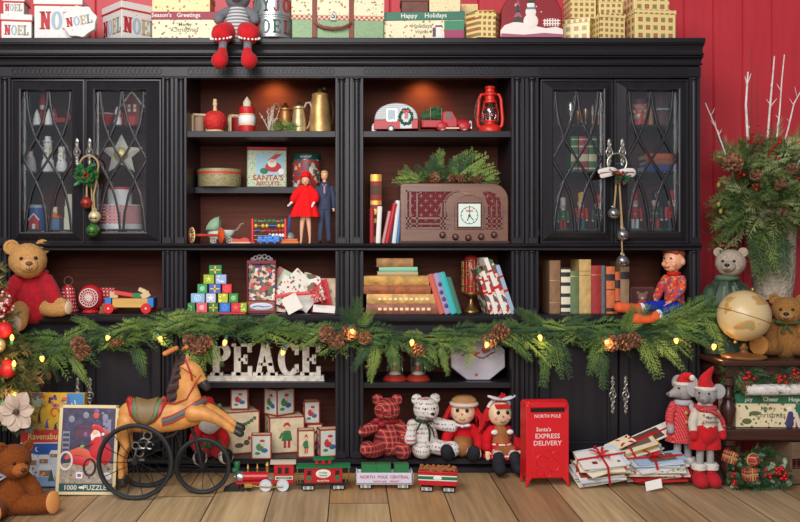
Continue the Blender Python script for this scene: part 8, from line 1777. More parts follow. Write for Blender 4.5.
# ================================================================ side table and what stands on it
YF = -.26; ZT = H-(361-CY)*k(YF); ZS = H-(430-CY)*k(YF)
DW = wood((66, 36, 30), .3, .65, 0, 10, .12, .5); DWZ = wood((62, 34, 28), .3, .65, 2, 10, .12, .5)
tx0, tx1, ty0, ty1 = wx(722, YF), wx(722, YF)+.78, YF, .2
e = bpy.data.objects.new('side_table', None); COL.objects.link(e); off = ((tx0+tx1)/2, (ty0+ty1)/2, 0); e.location = off
tag(e, 'dark wooden two-tier side table with turned legs at right', 'table')
b = MB(1, off); b.box(tx0, tx1, ty0, ty1, ZT-.022, ZT); b.build('table_top', DW, e, bevel=.006, bseg=3)
b = MB(1, off); b.box(tx0+.03, tx1-.03, ty0+.03, ty1-.03, ZT-.075, ZT-.022); b.build('apron', DW, e, bevel=.003)
b = MB(1, off); b.box(tx0-.02, tx1, ty0+.015, ty1, ZS-.05, ZS); b.build('lower_shelf', DW, e, bevel=.008, bseg=3)
for x in (tx0+.045, tx1-.045):
    for y in (ty0+.045, ty1-.045):
        b = MB(1, off); r = .026
        z1 = ZS-.05; pr = [(.016, 0), (.03, .004), (.03, .02), (.018, .03), (.026, .05), (.032, .08), (.022, .11), (.03, .12), (.02, .132)]
        b.lathe(pr+[(.02, z1-.03), (.03, z1-.02), (.03, z1)], 18, (x, y, 0))
        hh = ZT-.075-ZS; b.lathe([(.03, 0), (.03, .01), (.018, .02), (.03, .06), (.033, .085), (.02, .12), (.028, .13), (.018, .145), (.018, hh-.04), (.03, hh-.03), (.03, hh)], 18, (x, y, ZS))
        b.build('leg', DWZ, e)
# globe
YGb = -.17
t = Th('globe', 'antique cream world globe on a turned wooden stand', 'globe', 744, ZT+.001, YGb)
t2 = NT('globe_map'); n1 = t2.noise(t2.coord(), 9, 4)
f1 = t2.noise(t2.coord((1, 1, 1)), 13, 5)
GM = t2.fin(t2.ramp(f1, [(206, 178, 130), (208, 182, 136), (206, 180, 132), (190, 160, 104), (188, 140, 80), (150, 150, 110)], True), .35); t2.n['Color Ramp'].color_ramp.elements[3].position = .585; t2.n['Color Ramp'].color_ramp.elements[4].position = .6; t2.n['Color Ramp'].color_ramp.elements[5].position = .67
b = t.mb(); b.sph((0, 0, 42.4), 25.4, 48, 32); gb = t.p(b, 'sphere', GM)
b = t.mb(); M = TR(0, 0, 42.4) @ RY(18); b.M = M; b.torus((0, 0, 0), 25.75, .3, 60, 5, ax='z'); t.p(b, 'equator_line', mat((130, 66, 50), .5), gb)
b = t.mb(); b.M = M @ RZ(-110); b.torus((0, 0, 0), 28.2, 1.1, 40, 8, ax='y', a0=88, a1=272); b.sph((0, 0, 27.6), 2.2, 12, 8); b.sph((0, 0, -27.6), 2.2, 12, 8); b.lathe([(7, 23.8), (6, 25.6), (2.4, 27), (0, 27.4)], 24); t.p(b, 'meridian_arm', mat((176, 140, 80), .3, .8))
b = t.mb(); b.lathe([(0, 0), (21, .2), (21.6, 1.4), (20.6, 3), (8, 4.6), (4, 6), (3, 8), (4.4, 10), (2.6, 12), (2, 14.6)], 32); t.p(b, 'stand', wood((120, 76, 42), .35, .7, 0, 12))
# brown bear seated on the table
BR2 = fur((150, 104, 56)); MZ2 = fur((170, 126, 76)); PD3 = mat((176, 120, 60), .8, bump=.3)
t = Th('teddy_bear', 'golden brown teddy with green bow sitting right of the globe', 'teddy bear', 785, ZT+.002, -.08, None, -10)
b = t.mb(); b.limb([(0, 4, 12), (0, 4, 24), (0, 3, 32)], [17, 15, 10], 30, flat=(.9, 1), nrm=(0, 1, 0)); t.p(b, 'torso', BR2, fuzz=.5, fs=900)
bear_head(t, (2, -2, 45), 15, -20, BR2, MZ2, BLK, 0, .9, muzz=.6)
bear_limb(t, 'arm', [(-12, 0, 30), (-16, -8, 20), (-16, -13, 12)], [6.6, 6.6, 6.6], BR2); bear_limb(t, 'arm', [(12, 0, 30), (18, -6, 20), (18, -12, 12)], [6.6, 6.6, 6.6], BR2)
bear_limb(t, 'leg', [(-8, -2, 9), (-17, -10, 9), (-24, -14, 11)], [9, 8.6, 9], BR2, ((-30, -20, 12), (9.4, 2.4, 10.4), RZ(-38)), PD3)
bear_limb(t, 'leg', [(8, -2, 9), (14, -14, 9), (17, -22, 10)], [9, 8.6, 9], BR2, ((18, -31, 11), (8.6, 2, 10), RZ(10)), PD3)
b = t.mb(); b.torus((0, 1, 34), 9.4, 1.6, 24, 8, ax='z')
for sg in (-1, 1): b.limb([(-2, -11, 32), (sg*8-2, -13, 34)], [1.6, 4], 12, flat=(.5, 1)); b.limb([(-2, -11, 31), (sg*4-2, -13, 25)], [1.4, 2], 10, flat=(.5, 1))
t.p(b, 'bow', mat((60, 92, 60), .6))
# grey bear in green robe
GRF = fur((168, 152, 136)); YR = .02
t = Th('teddy_bear', 'pale grey teddy in dark green velvet robe beside the cabinet', 'teddy bear', 727, ZT+.002, YR, None, -14)
ROBE = mat((40, 58, 42), .5, bump=.4, bs=30, var=.45, vs=12, sheen=.6)
b = t.mb(); L_ = []
for z, rx_, ry_ in ((0, 25, 18), (16, 26, 18), (38, 24, 17), (58, 20, 14), (70, 12, 9), (76, 7, 7)):
    L_.append([((rx_+3*math.sin(j*7*2*PI/56+z*.05))*math.cos(2*PI*j/56), (ry_+1.7*math.sin(j*7*2*PI/56+z*.1))*math.sin(2*PI*j/56), z) for j in range(56)])
b.loft(L_); rb = t.p(b, 'robe', ROBE, ang=80)
for sg in (-1, 1):
    b = t.mb(); b.limb([(sg*14, 0, 62), (sg*21, -6, 46), (sg*18, -14, 32)], [7, 8.4, 9], 20); t.p(b, 'sleeve', ROBE, rb, fuzz=1.2, fs=60)
b = t.mb(); [b.limb([(x, -12, 66), (x*1.6, -18, 46), (x*1.5, -18, 18)], [1.6, 2.2, 2.2], 8, flat=(.5, 1)) for x in (-4, 4)]; t.p(b, 'lapel', mat((96, 112, 92), .7), rb)
b = t.mb(); b.torus((0, 0, 75), 8.6, 3, 24, 10, ax='z'); t.p(b, 'collar', mat((84, 106, 84), .8), rb, fuzz=.6)
bear_head(t, (3, -2, 90), 14.4, -18, GRF, GRF, BLK, 0, .8, muzz=.62)
b = t.mb(); [holly(b, (R.uniform(-6, 8), -2, 98), (R.uniform(-1, 1), -.3, R.uniform(0, .6)), 8) for _ in range(6)]; t.p(b, 'leaf_sprig', GREEN)
# box under the vase, vase, arrangement
YV = .16
zv0 = ZT; zv1 = wz(300, YV-.06)
b = MB(1); w_ = .15
o = gift('gift_box', 'dark red plaid box under the tall stone vase', 775, ZT+.001, YV-.13, 62, (zv1-ZT)/k(YV), 56, 0, pat('plaid', (110, 20, 34), (36, 20, 30), 22, (120, 110, 70), .7, .4), mat((104, 18, 30), .6), 10)
t = Th('vase', 'tall pale textured stone vase holding the evergreen arrangement', 'vase', 773, zv1+.001, YV)
t2 = NT('stone'); vv = t2.vor(t2.coord(), 60); n_ = t2.noise(t2.coord(), 30, 4)
STN = t2.fin(t2.ramp(n_, [(120, 106, 90), (158, 144, 124), (184, 172, 152), (146, 130, 110)], False), .85); t2.bump(t2.math('ADD', vv.outputs['Distance'], n_), 1., .006)
b = t.mb(); b.lathe([(0, 0), (16.6, .3), (17.4, 2), (19, 14), (20.4, 30), (21, 60), (21.6, 86), (22.4, 90), (20.6, 90), (19, 80), (0, 78)], 40); t.p(b, 'body', STN, fuzz=.8, fs=60)
zA = zv1+.001+80*k(YV)
t = Th('evergreen_arrangement', 'large evergreen arrangement with birch twigs, pinecones and red berries in the vase', 'plant arrangement', 768, zA, YV-.02)
GA, GB2, GC2, GD = leafmat((76, 98, 54)), leafmat((104, 120, 66)), leafmat((144, 152, 104)), leafmat((54, 78, 48))
b = t.mb()
def ell(n, fn):
    for _ in range(n): fn()
def f1():
    a = R.uniform(0, 2*PI); d_ = Vector((math.cos(a)*1.1, math.sin(a)*.8-.15, R.uniform(-.55, .75))); d_.y = min(d_.y, .25); d_.z = max(d_.z, -.2) if d_.x > .15 else d_.z; L_ = R.uniform(34, 58); needles(b, d_*8+Vector((0, 0, 8)), d_, L_, 90, 8.5, R.choice((0, 3, 1)), .34, .75, .3)
ell(80, f1)
def f4():
    a = R.uniform(0, 2*PI); d_ = Vector((math.cos(a)*1.1, math.sin(a)*.6-.2, R.uniform(-.1, .9))); c_ = Vector((R.uniform(-36, 32), R.uniform(-26, 4), R.uniform(10, 66)))
    if R.random() < .5: needles(b, c_, d_, R.uniform(20, 34), 80, 8.5, R.choice((0, 3, 1)), .34, .75, .2)
    else: frond(b, c_, d_, R.uniform(20, 34), (0, -1, .5), R.choice((0, 1, 2)), 8, .2)
ell(190, f4)
for i in range(40): needles(b, Vector((R.uniform(-34, 34), R.uniform(-14, 6), R.uniform(24, 50))), Vector((R.uniform(-.5, .5), R.uniform(-.3, .1), 1)), R.uniform(26, 50), 90, 11, R.choice((1, 2, 0)), .26, .5)
def f2():
    a = R.uniform(0, 2*PI); d_ = Vector((math.cos(a), math.sin(a)*.8-.25, R.uniform(-.6, .55))); d_.y = min(d_.y, .25); d_.z = max(d_.z, -.15) if d_.x > .15 else d_.z; frond(b, d_*R.uniform(14, 34)+Vector((0, -4, 8)), d_, R.uniform(24, 38), (0, -1, .6), R.choice((0, 1, 2, 1)), 8, .35)
ell(110, f2)
for i in range(26): d_ = Vector((R.uniform(-.6, .8), R.uniform(-.5, .3), 1)); needles(b, Vector((R.uniform(-2, 24), 0, 8)), d_, R.uniform(40, 66), 110, 13, R.choice((1, 1, 2)), .24, .4)
for i in range(22): x = R.uniform(-30, 2); frond(b, (x, R.uniform(-24, -12), R.uniform(-16, 4)), (R.uniform(-.25, .25), -.25, -1), R.uniform(30, 60), (0, -1, 0), R.choice((0, 1, 3)), 12, 0, .26)
t.p(b, 'foliage', [GA, GB2, GC2, GD], rec=False, smooth=False)
def branch(pts, r, m_, nm, tw=6):
    b = t.mb(); r *= .68; rs = [r*(1-.5*i/(len(pts)-1)) for i in range(len(pts))]; b.tube(pts, rs, 8)
    for i in range(tw//2+1):
        q = R.uniform(.35, .98); j = min(len(pts)-2, int(q*(len(pts)-1))); f = q*(len(pts)-1)-j; p0 = Vector(pts[j]).lerp(Vector(pts[j+1]), f); d_ = Vector((R.uniform(-.9, .9), R.uniform(-.4, .2), 1)); L_ = R.uniform(3, 11); b.tube([p0, p0+d_*L_*.5, p0+d_*L_+Vector((R.uniform(-1, 1), 0, 0))], [r*.4, r*.34, r*.16], 5)
    t.p(b, nm, m_)
def ap(px, py, y=0): return ((px-768.), y, (wz(py, YV-.02)-zA)/t.u)
branch([ap(762, 190), ap(764, 150, -6), ap(767, 110, -6), ap(771, 75, -4), ap(772.5, 57, -4)], 1.9, BIRCH, 'birch_branch', 7)
branch([ap(768, 190), ap(772, 150, -8), ap(776, 110, -8), ap(779, 80, -6), ap(781.5, 56, -6)], 1.5, BIRCH, 'birch_branch', 5)
branch([ap(748, 180), ap(746, 140, -4), ap(745, 105, -2), ap(748, 72, 0)], 2.4, BIRCH, 'birch_branch', 9)
branch([ap(750, 180), ap(751, 120), ap(752, 80), ap(751.5, 42)], .7, TWIG, 'dark_twig', 3)
branch([ap(756, 180), ap(757, 110), ap(757, 66)], .6, TWIG, 'dark_twig', 3)
branch([ap(738, 190), ap(726, 160, -4), ap(714, 130, -6), ap(703, 104, -6)], 1.3, BIRCH, 'birch_branch', 8)
branch([ap(776, 170), ap(786, 130, -4), ap(792, 104, -4), ap(800, 90, -4)], 1.4, BIRCH, 'birch_branch', 8)
branch([ap(772, 190, -6), ap(784, 172, -20), ap(796, 150, -22)], 1., BIRCH, 'birch_branch', 3)
for px, py, y, ax, L_, r_ in ((720, 166, -30, (-.3, -1, .4), 15, 10), (750, 150, -18, (.2, -.5, 1), 22, 6.4), (764, 187, -34, (0, -1, -.1), 9, 6), (740, 178, -34, (.3, -1, 0), 9, 6), (795, 158, -26, (.2, -1, .2), 10, 8), (775, 172, -34, (.4, -1, .3), 9, 6)):
    b = t.mb(); pinecone(b, ap(px, py, y), ax, L_, r_, 0, 1); t.p(b, 'pinecone', [CONE1, CONE2], rec=False, smooth=False)
def berries(px, py, n, sx, sz, y=-32):
    b = t.mb(); c = Vector(ap(px, py, y))
    for i in range(n):
        q = c+Vector((R.gauss(0, sx), R.uniform(-3, 3), R.gauss(0, sz))); b.sph(q, R.uniform(1., 1.5), 9, 7)
        b.tube([q, c+Vector((0, 8, -6))], .25, 4)
    t.p(b, 'berry_sprig', [BERRY])
for a in ((739, 140, 9, 4, 5), (727, 175, 6, 2, 3), (762, 146, 8, 3, 7), (796, 138, 24, 5, 12), (782, 190, 4, 3, 3), (770, 211, 4, 3, 2), (744, 188, 4, 3, 2), (790, 196, 5, 3, 4), (756, 152, 5, 4, 4)): berries(*a)
b = t.mb()
for px, py in ((712, 205), (714, 212), (712, 186), (784, 149), (797, 165), (786, 142)): q = ap(px, py, -16); b.sph(q, (1.8, 1.8, 2.6), 10, 8); b.tube([q, Vector(q)+Vector((6, 6, 8))], .35, 5)
t.p(b, 'bud', mat((140, 140, 60), .6))
# under the table top
YL = -.2
t = gift('gift_box', 'cream Merry Christmas box with green lid lettered Joy Cheer Hope', 777, ZS+.001, YF+.04, 78, 33, 46, -2, HOLLYP, mat((44, 104, 76), .5), 9, words=[('F', 'text', 'Joy      Cheer      Hope', 6, -2, 26.4, [PAPER]), ('F', 'text', 'Merry', 6, -7, 17, [GTXT]), ('F', 'text', 'Christmas', 7.4, -5, 10, [GTXT])])
b = t.mb(); b.box(20, 39.1, -23.3, -22.9, .3, 11, 0); b.box(20, 39.1, -23.3, -22.9, 11, 23.6, 1); b.limb([(14, -23.2, 4), (15, -23.2, 14)], [4.4, 2.6], 12, 2, flat=(.1, 1), nrm=(0, 1, 0)); b.sph((14.6, -23.2, 18.6), (2.8, .4, 2.8), 12, 6, 3); b.limb([(20, -23.3, 14), (24, -23.3, 2)], [2, 2.2], 10, 4, flat=(.1, 1), nrm=(0, 1, 0)); b.sph((-28, -23, 6), (5, .3, 3), 10, 6, 5); b.sph((-20, -23, 14), (6, .3, 2.4), 10, 6, 5)
t.p(b, 'printed_snowman', [mat((150, 50, 66), .6), mat((44, 104, 76), .6), mat((60, 60, 100), .6), PAPER, mat((206, 196, 186), .6), mat((90, 100, 60), .6)], smooth=False)
zb = ZS+.001+33*k(YL)
for px, y, dz, r, L_, lab in ((775, -.24, 0, 5.6, 62, 'front white birch log on the green-lidded box'), (780, -.14, 0, 6, 62, 'rear birch log behind the front one on the box'), (772, -.19, 9.4, 5.4, 44, 'upper birch log resting on the other two logs')):
    u_ = k(y); t = Th('birch_log', lab, 'log', px, zb+(dz+r)*u_+.001, y, 'birch logs on the box', 3)
    b = t.mb(); b.lathe([(r*.96, -L_/2), (r, -L_*.2), (r*1.03, L_*.1), (r*.97, L_/2)], 18, M=RY(90)); t.p(b, 'bark', BIRCH, fuzz=.4, fs=120)
    b = t.mb(); b.lathe([(0, -L_/2-.2), (r*.84, -L_/2-.2), (r*.84, L_/2+.2), (0, L_/2+.2)], 18, M=RY(90)); t.p(b, 'cut_end', mat((190, 150, 106), .7))
t = Th('evergreen_spray', 'dark evergreen spray with red berries and cones under the table top', 'spray', 752, zb+.05, -.2)
b = t.mb()
def f3():
    a = R.uniform(0, 2*PI); d_ = Vector((math.cos(a)*1.5, -.3, math.sin(a)*.5)); needles(b, Vector((R.uniform(-20, 46), R.uniform(-6, 2), R.uniform(2, 12))), d_, R.uniform(12, 24), 60, 8, R.choice((0, 1, 2)), .3, .7)
ell(60, f3)
for i in range(16): frond(b, (R.uniform(-26, 10), -5, R.uniform(0, 12)), (R.uniform(-1, .6), -.4, R.uniform(-.7, .2)), R.uniform(14, 22), (0, -1, .4), R.choice((0, 1)), 7)
t.p(b, 'foliage', [GD, GA, leafmat((70, 88, 70))], rec=False, smooth=False)
for cx_, cz_, n in ((-8, 8, 8), (23, 4, 8), (40, 12, 4)):
    b = t.mb(); [b.sph((cx_+R.uniform(-6, 6), -13+R.uniform(-1, 2), cz_+R.uniform(-3, 4)), 1.8, 10, 8) for _ in range(n)]; t.p(b, 'berry_sprig', BERRY)
for c_, ax, L_, r_ in (((-10, -11, -1), (-1, -.3, -.3), 12, 4.6), ((38, -11, 6), (1, -.4, 0), 12, 5)):
    b = t.mb(); pinecone(b, c_, ax, L_, r_, 0, 1); t.p(b, 'pinecone', [CONE1, CONE2], rec=False, smooth=False)
# crate and holly with plaid parcels on the floor
t = Th('wooden_crate', 'slatted wooden crate on the floor under the table', 'crate', 812, 0, -.1, rz=14)
CRW = wood((110, 84, 64), .7, .7, 0, 12, .3)
for z0, z1 in ((2, 16), (26, 42)):
    for y in (-22, 20):
        b = t.mb(); b.box(-42, 42, y, y+2, z0, z1); t.p(b, 'slat', CRW, bevel=.3)
for x in (-42, 40):
    b = t.mb(); b.box(x, x+2, -20, 20, 2, 42); t.p(b, 'end_panel', CRW, bevel=.3)
b = t.mb(); b.box(-42, 42, -20, 20, 1, 2.6); t.p(b, 'bottom', CRW)
cz0 = 2.8*k(-.1)
for px, y, sx, sz, rz, lab in ((795, -.13, 17, 26, 12, 'left dark red plaid present inside the wooden crate'), (815, -.12, 19, 24, 18, 'right dark red plaid present inside the wooden crate')):
    gift('gift_box', lab, px, cz0, y-.03, sx, sz, 18, rz, pat('plaid', (120, 24, 36), (40, 20, 28), 36, (130, 120, 90), .7, .4), group='plaid presents in the crate')
t = Th('holly_spray', 'floor spray of variegated holly, red berries and pine by the table leg', 'spray', 754, .002, FY(491)+.03)
HLV = mat((126, 150, 120), .45, var=.25, vs=60); b = t.mb()
for i in range(110):
    c_ = Vector((R.uniform(-26, 32), R.uniform(-8, 5), R.uniform(2, 12)+(26*R.random() if R.random() < .5 else 0))); holly(b, c_, (R.uniform(-1, 1), R.uniform(-.8, .1), R.uniform(-.5, .8)), R.uniform(6, 10), 0 if R.random() < .4 else 1)
for i in range(40): needles(b, (R.uniform(-20, 34), R.uniform(-4, 6), R.uniform(2, 36)), (R.uniform(-1, 1), -.3, R.uniform(-.4, .8)), 14, 50, 7, 1, .3, .7)
t.p(b, 'foliage', [HLV, mat((50, 84, 48), .5, var=.3, vs=50), PINE], smooth=False, rec=False)
for cx_, cz_, n in ((20, 20, 9), (25, 15, 7), (10, 18, 5), (-22, 8, 3), (-24, 14, 2)):
    b = t.mb(); [b.sph((cx_+R.uniform(-4, 4), -11+R.uniform(-1, 2), cz_+R.uniform(-4, 4)), 1.9, 10, 8) for _ in range(n)]; t.p(b, 'berry_sprig', BERRY)
PLD = pat('plaid', (170, 30, 36), (40, 60, 44), 44, (190, 170, 120), .7, .36)
for px, py, r, lab, sq in ((753, 460, 6.6, 'round plaid ball ornament in the holly spray', False), (750, 474, 6.4, 'small plaid parcel ornament low in the holly spray', True), (730, 457, 6, 'tilted plaid parcel ornament left of the table leg', True)):
    b = MB(k(FY(494)))
    if sq: b.box(-r, r, -r*.7, r*.7, -r, r, 0); b.box(-r*1.02, r*1.02, -r*.74, r*.74, -1, 1, 1); b.box(-1, 1, -r*.74, r*.74, -r*1.02, r*1.02, 1)
    else: b.sph((0, 0, 0), r, 24, 16, 0); b.torus((0, 0, 0), r, .6, 28, 6, mat=1)
    Yq = FY(494)+.01; solo(b, 'plaid_ornament', lab, 'ornament', px, wz(py, Yq), Yq, [PLD, mat((176, 150, 80), .5)], 'plaid ornaments in the holly', rz=12, rot=(0, rad(20) if px == 730 else rad(-4), .2), bevel=.5 if sq else 0)
# ================================================================ cedar garland with lights across the whole unit
GY = -.075
e = bpy.data.objects.new('garland', None); COL.objects.link(e); off = (0, GY, Z(330)); e.location = off
tag(e, 'cedar garland with pinecones draped across all four cabinets', 'garland')
path = [(16, 338), (30, 345), (60, 343), (95, 338), (130, 330), (160, 322), (190, 319), (225, 322), (260, 323), (300, 324), (335, 332), (365, 332), (400, 333), (440, 336), (480, 330), (520, 328), (560, 326), (600, 332), (640, 330), (670, 322), (695, 315), (712, 306)]
def gp(px, py, Y=GY): return Vector((wx(px, Y), Y, wz(py, Y)))
def along(t):
    q = t*(len(path)-1); i = min(len(path)-2, int(q)); f = q-i
    return path[i][0]*(1-f)+path[i+1][0]*f, path[i][1]*(1-f)+path[i+1][1]*f
u = k(GY)
b = MB(1, off)
for i in range(290):
    px, py = along(R.random()); px, py = (along(R.random()) if 215 < px < 310 and R.random() < .4 else (px, py)); sg = R.choice((-1, 1, 1)); 
    d_ = Vector((sg*R.uniform(.5, 1), R.uniform(-.45, .0), R.uniform(-.42, .34)))
    up = Vector((R.uniform(-.2, .2), -1, R.uniform(.2, .9)))
    frond(b, gp(px+R.uniform(-5, 5), py+R.uniform(-5, 7), GY+R.uniform(-.03, .035)), d_, R.uniform(24, 42)*u, up, R.choice((0, 0, 1, 2, 2)), 11, .25, .34, .068)
for px, py, dx, dz, L_ in ((190, 335, -.1, -1, 44), (196, 335, .25, -1, 36), (135, 345, .3, -1, 30), (206, 338, .5, -.9, 30), (70, 355, .6, -.6, 34), (45, 352, .4, -.8, 30), (32, 348, -.2, -1, 34), (380, 338, -.25, -1, 40), (388, 338, .1, -1, 30), (405, 342, .8, -.8, 34), (425, 342, .5, -1, 24), (440, 345, .3, -1, 28), (372, 338, -.6, -.8, 36), (356, 330, .06, 1, 38), (352, 330, -.25, 1, 28), (362, 328, .5, .8, 26), (470, 345, -.3, -1, 22), (510, 335, .7, -.7, 30), (545, 335, -.2, -1, 46), (555, 335, .2, -1, 40), (600, 340, -.5, -.9, 34), (596, 340, .1, -1, 44), (640, 335, .5, -1, 42), (652, 335, .8, -.8, 42), (624, 335, .1, .9, 36), (630, 335, .4, .8, 40), (690, 322, .7, -.9, 36), (704, 312, .4, -1, 40), (560, 325, .9, .5, 30), (540, 325, -.9, .6, 34), (650, 326, .8, .55, 44), (676, 318, .8, .6, 44), (100, 330, -.7, .45, 30), (60, 340, .8, .5, 34), (480, 330, .9, .3, 34), (120, 326, .8, .2, 36), (165, 318, .9, .25, 34), (215, 326, .9, .3, 36)):
    for q in range(2): frond(b, gp(px+R.uniform(-4, 4), py, GY-.03+q*.02), (dx+R.uniform(-.12, .12), -.22, dz), L_*u, (0, -1, .15), R.choice((0, 1, 2)), 13, .1, .3, .068)
fo = b.build('foliage', [CEDAR1, CEDAR2, CEDAR3], e, smooth=False, rec=False)
b = MB(1, off); b.tube([gp(px, py, GY+.012) for px, py in path], .0035, 6); b.build('stem', TWIG, e)
for px, py, ax, L_, r_ in ((82, 352, (.1, -1, -.4), 13, 9), (78, 344, (-.4, -1, .4), 12, 8), (198, 346, (.2, -1, .1), 14, 9), (205, 342, (1, -.6, .2), 14, 7), (190, 341, (-.7, -1, .2), 12, 7), (327, 334, (-.4, -1, .1), 13, 9), (336, 341, (.2, -1, -.3), 13, 9), (349, 333, (.6, -1, .3), 13, 9), (365, 338, (.3, -1, 0), 10, 7), (418, 350, (.5, -.8, -.4), 13, 7), (500, 332, (.8, -.8, .3), 16, 9), (490, 340, (-.3, -1, 0), 12, 8), (611, 343, (-.5, -1, .2), 15, 9), (624, 342, (.6, -1, -.2), 16, 9), (633, 340, (1, -.4, .1), 14, 8), (116, 343, (1, -.4, .2), 16, 4)):
    b = MB(1, off); pinecone(b, gp(px, py, GY-.055), ax, L_*u, r_*u, 0, 1); b.build('pinecone', [CONE1, CONE2], e, smooth=False, rec=False)
e2 = bpy.data.objects.new('string_lights', None); COL.objects.link(e2); e2.location = off
tag(e2, 'string of warm glowing bulbs threaded through the cedar garland', 'string lights')
BL = [(42, 358), (108, 337), (160, 338), (225, 342), (283, 352), (352, 331), (412, 342), (487, 344), (540, 337), (607, 342), (676, 340), (714, 346)]
WIRE = mat((26, 60, 50), .5); SOCK = mat((24, 70, 60), .5)
b = MB(1, off); pts = []
for i, (px, py) in enumerate(BL):
    if i: a = BL[i-1]; pts.append(gp((a[0]+px)/2, (a[1]+py)/2-9, GY-.045))
    pts.append(gp(px, py-7, GY-.06))
sm_ = []
for i in range(len(pts)-1):
    for j in range(6): sm_.append(pts[i].lerp(pts[i+1], j/6))
b.tube(sm_+[pts[-1]], .0016, 6); b.build('wire', WIRE, e2)
for px, py in BL:
    c = gp(px, py, GY-.075); b = MB(1, off); bulb_geo(b, (0, 0, 0), 1.45*u); 
    b = MB(1, off); b.M = Matrix.Translation(c) @ RX(R.uniform(160, 215)) @ RY(R.uniform(-25, 25)); bulb_geo(b, (0, 0, 0), 1.0*u); q = b.build('bulb', BULBW, e2)
    M_ = b.M; b = MB(1, off); b.M = M_; b.lathe([(1.1*u, -7*u), (1.7*u, -6.4*u), (1.7*u, -2.3*u), (1.2*u, -1.8*u)], 12); b.build('socket', SOCK, q)
    glow(c.x, c.y-.03, c.z-.012)
# bare twig hanging near the left end
t = Th('dry_twig', 'thin dry brown twig with curled leaves hanging below the garland', 'twig', 43, wz(366, -.09), -.09)
b = t.mb(); b.tube([(8, 0, 16), (3, 0, 4), (-1, 0, -6), (0, 0, -22)], [.7, .6, .5, .3], 6); b.tube([(3, 0, 4), (10, 0, 2), (6, 0, -8)], [.5, .4, .3], 5); b.tube([(-1, 0, -6), (-10, 0, -2), (-6, 0, -10), (-2, -1, -12)], [.5, .4, .4, .3], 5); t.p(b, 'stem', mat((110, 56, 36), .8))
b = t.mb(); holly(b, (-2, 0, -10), (.2, -.2, -1), 10); holly(b, (-8, 0, -2), (-.6, -.2, -.8), 8); holly(b, (5, 0, -6), (.3, -.3, -1), 9); t.p(b, 'dry_leaf', mat((120, 66, 36), .8))
# ================================================================ bell hangings on the door knobs
YD = -.056
def bell(t, px, py, r, m_, lab=None, y=0):
    c = Vector((px, y, py)); b = t.mb(); b.sph(c, r, 24, 16); b.torus(c, r, r*.09, 26, 6, ax='z'); b.torus(c+Vector((0, 0, r*1.1)), r*.26, r*.09, 12, 6); q = t.p(b, 'bell', m_, label=lab)
    b = t.mb(); 
    for dx in (-.42, .42): b.sph(c+Vector((dx*r, -r*.84, -r*.3)), (r*.16, r*.2, r*.16), 10, 6)
    b.limb([c+Vector((-r*.36, -r*.93, -r*.3)), c+Vector((r*.36, -r*.93, -r*.3))], [r*.08, r*.08], 6); t.p(b, 'bell_slot', BLK, q)
t = Th('bell_hanger', 'jute door hanger with holly and red, cream and green bells', 'door hanger', 87, wz(175, YD), YD, 'bell hangers on the cabinet doors')
b = t.mb(); b.torus((2, 0, 9), 9.4, 1, 24, 8, a0=-10, a1=190, sz=1.1); b.tube([(11, 0, 8), (10, -1, -6), (7, -1.4, -20), (8, -1.4, -35)], .9, 7); b.tube([(-6, 0, 8), (0, -1, -6), (0, -1, -22)], .9, 7); b.tube([(4, 0, -4), (5, 1, -30), (6, 1.4, -48)], .8, 7); t.p(b, 'cord', JUTE)
b = t.mb()
for i in range(60): c_ = Vector((R.gauss(0, 5), R.uniform(-5, 0), R.gauss(0, 4.6))); holly(b, c_, (R.uniform(-1, 1), R.uniform(-.7, 0), R.uniform(-.8, .6)), 7, i % 2)
for i in range(24): needles(b, (R.gauss(0, 5), R.uniform(-4, 0), R.gauss(0, 4)), (R.uniform(-1, 1), -.4, R.uniform(-1, .6)), 7, 24, 5, 1, .3, .7)
t.p(b, 'greenery', [mat((34, 92, 50), .45), mat((52, 112, 56), .5)], smooth=False, rec=False)
b = t.mb(); [b.sph((R.gauss(0, 4), -6.4, R.gauss(-2, 3)), 1.2, 10, 8) for _ in range(6)]; t.p(b, 'berry', BERRY)
bell(t, -.6, -28, 5.8, mat((150, 50, 40), .4, .3, bump=.3, bs=60), 'red bell'); bell(t, 8, -41.6, 6, mat((206, 190, 150), .4, .3, bump=.3, bs=60), 'cream bell', -1); bell(t, 6, -55.4, 6.4, mat((60, 110, 46), .4, .3, bump=.3, bs=60), 'green bell', -1)
t = Th('bell_hanger', 'metal ring door hanger with ribbon bow, holly and two silver bells', 'door hanger', 617, wz(172, YD), YD, 'bell hangers on the cabinet doors')
b = t.mb(); b.torus((0, 0, 9), 9.6, .9, 32, 8); t.p(b, 'ring', mat((170, 160, 146), .35, .8))
b = t.mb(); b.tube([(-1, -2, -1), (-2, -2, -20), (-3.4, -2, -36)], .9, 7); b.tube([(1, -2, -1), (3, -2, -30), (5, -2, -58)], .9, 7); b.tube([(2, -1, -1), (4, -.6, -50), (5, -1, -84)], .8, 7); t.p(b, 'cord', JUTE)
b = t.mb()
for pts in ([(0, -3, 0), (-7, -6, 2), (-18, -5, 0)], [(0, -3, 0), (-7, -6, -1), (-16, -5, -4)]): b.limb(pts, [1.6, 3.4, 2.6], 10, 0, flat=(.4, 1), nrm=(0, 1, 0))
b.limb([(0, -3, 0), (6, -6, 0), (13, -5, -1)], [1.6, 3.6, 4.6], 10, 0, flat=(.4, 1), nrm=(0, 1, 0)); b.limb([(-3, -6.6, 0), (-18, -6.6, -1.6)], [.9, 1], 8, 1, flat=(.4, 1)); b.limb([(3, -6.8, -.4), (13.6, -7, -1)], [1, 1.4], 8, 1, flat=(.4, 1)); t.p(b, 'ribbon', [mat((206, 200, 196), .7), mat((170, 30, 60), .7)])
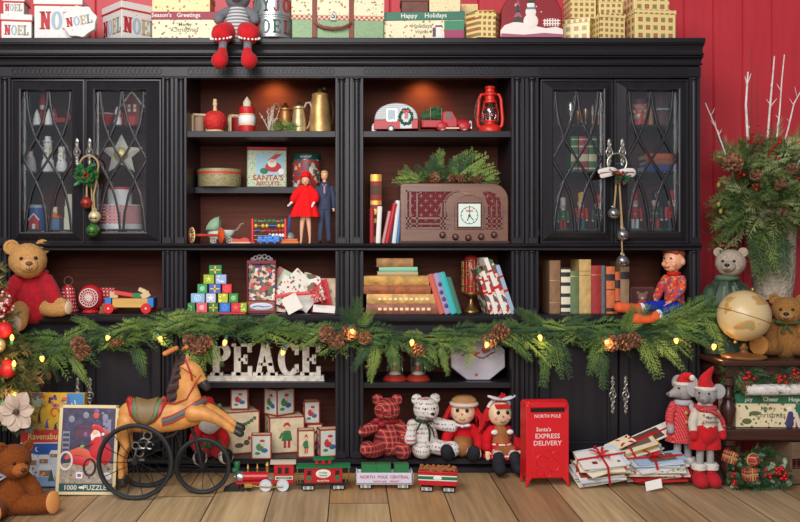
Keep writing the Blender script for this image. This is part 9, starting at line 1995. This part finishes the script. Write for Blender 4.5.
b = t.mb(); [holly(b, (R.gauss(0, 4), -5, R.gauss(-2, 3)), (R.uniform(-1, 1), -.4, R.uniform(-1, .4)), 7, i % 2) for i in range(26)]; t.p(b, 'greenery', [mat((34, 88, 52), .45), mat((70, 60, 44), .6)], smooth=False)
b = t.mb(); [b.sph((R.gauss(-1, 3), -8, R.gauss(-1, 2)), 1.2, 10, 8) for _ in range(6)]; t.p(b, 'berry', BERRY)
SB_ = mat((150, 150, 150), .3, .85, bump=.2, bs=50); bell(t, -3.4, -41.6, 5.8, SB_); bell(t, 5.4, -63, 6, SB_, None, -1); bell(t, 5.2, -89, 6, SB_, None, -1)
# ================================================================ light and camera
w = bpy.data.worlds.new('World'); scene.world = w; w.use_nodes = True
bg = w.node_tree.nodes['Background']; bg.inputs[0].default_value = (.80, .88, 1, 1); bg.inputs[1].default_value = .26
def area(name, loc, tgt, sx, sy, e, col=(1, 1, 1)):
    lt = bpy.data.lights.new(name, 'AREA'); lt.shape = 'RECTANGLE'; lt.size = sx; lt.size_y = sy; lt.energy = e; lt.color = col
    o = bpy.data.objects.new(name, lt); COL.objects.link(o); o.location = loc
    o.rotation_euler = (Vector(tgt)-Vector(loc)).to_track_quat('-Z', 'Y').to_euler(); return o
area('studio_softbox', (-1.5, -3.8, 3.4), (0, 0, 1.0), 2.4, 1.6, 165, (1, .97, .94))
area('studio_front_softbox', (-.2, -5.6, 2.2), (0, 0, .95), 2.6, 1.8, 155, (1, .98, .96))
cam = bpy.data.cameras.new('Camera'); co = bpy.data.objects.new('Camera', cam); COL.objects.link(co)
co.location = (0, -D, H); co.rotation_euler = (PI/2, 0, 0)
cam.sensor_width = 36; cam.lens = (D/S)/800*36; cam.shift_x = 50/800; cam.shift_y = -13/800; cam.clip_start = .05
scene.camera = co
scene.view_settings.view_transform = 'Standard'; scene.view_settings.look = 'None'; scene.view_settings.gamma = 1; scene.view_settings.use_curve_mapping = False
scene.view_settings.exposure = 0
scene.cycles.max_bounces = 6; scene.cycles.transparent_max_bounces = 12; scene.cycles.caustics_reflective = False; scene.cycles.caustics_refractive = False
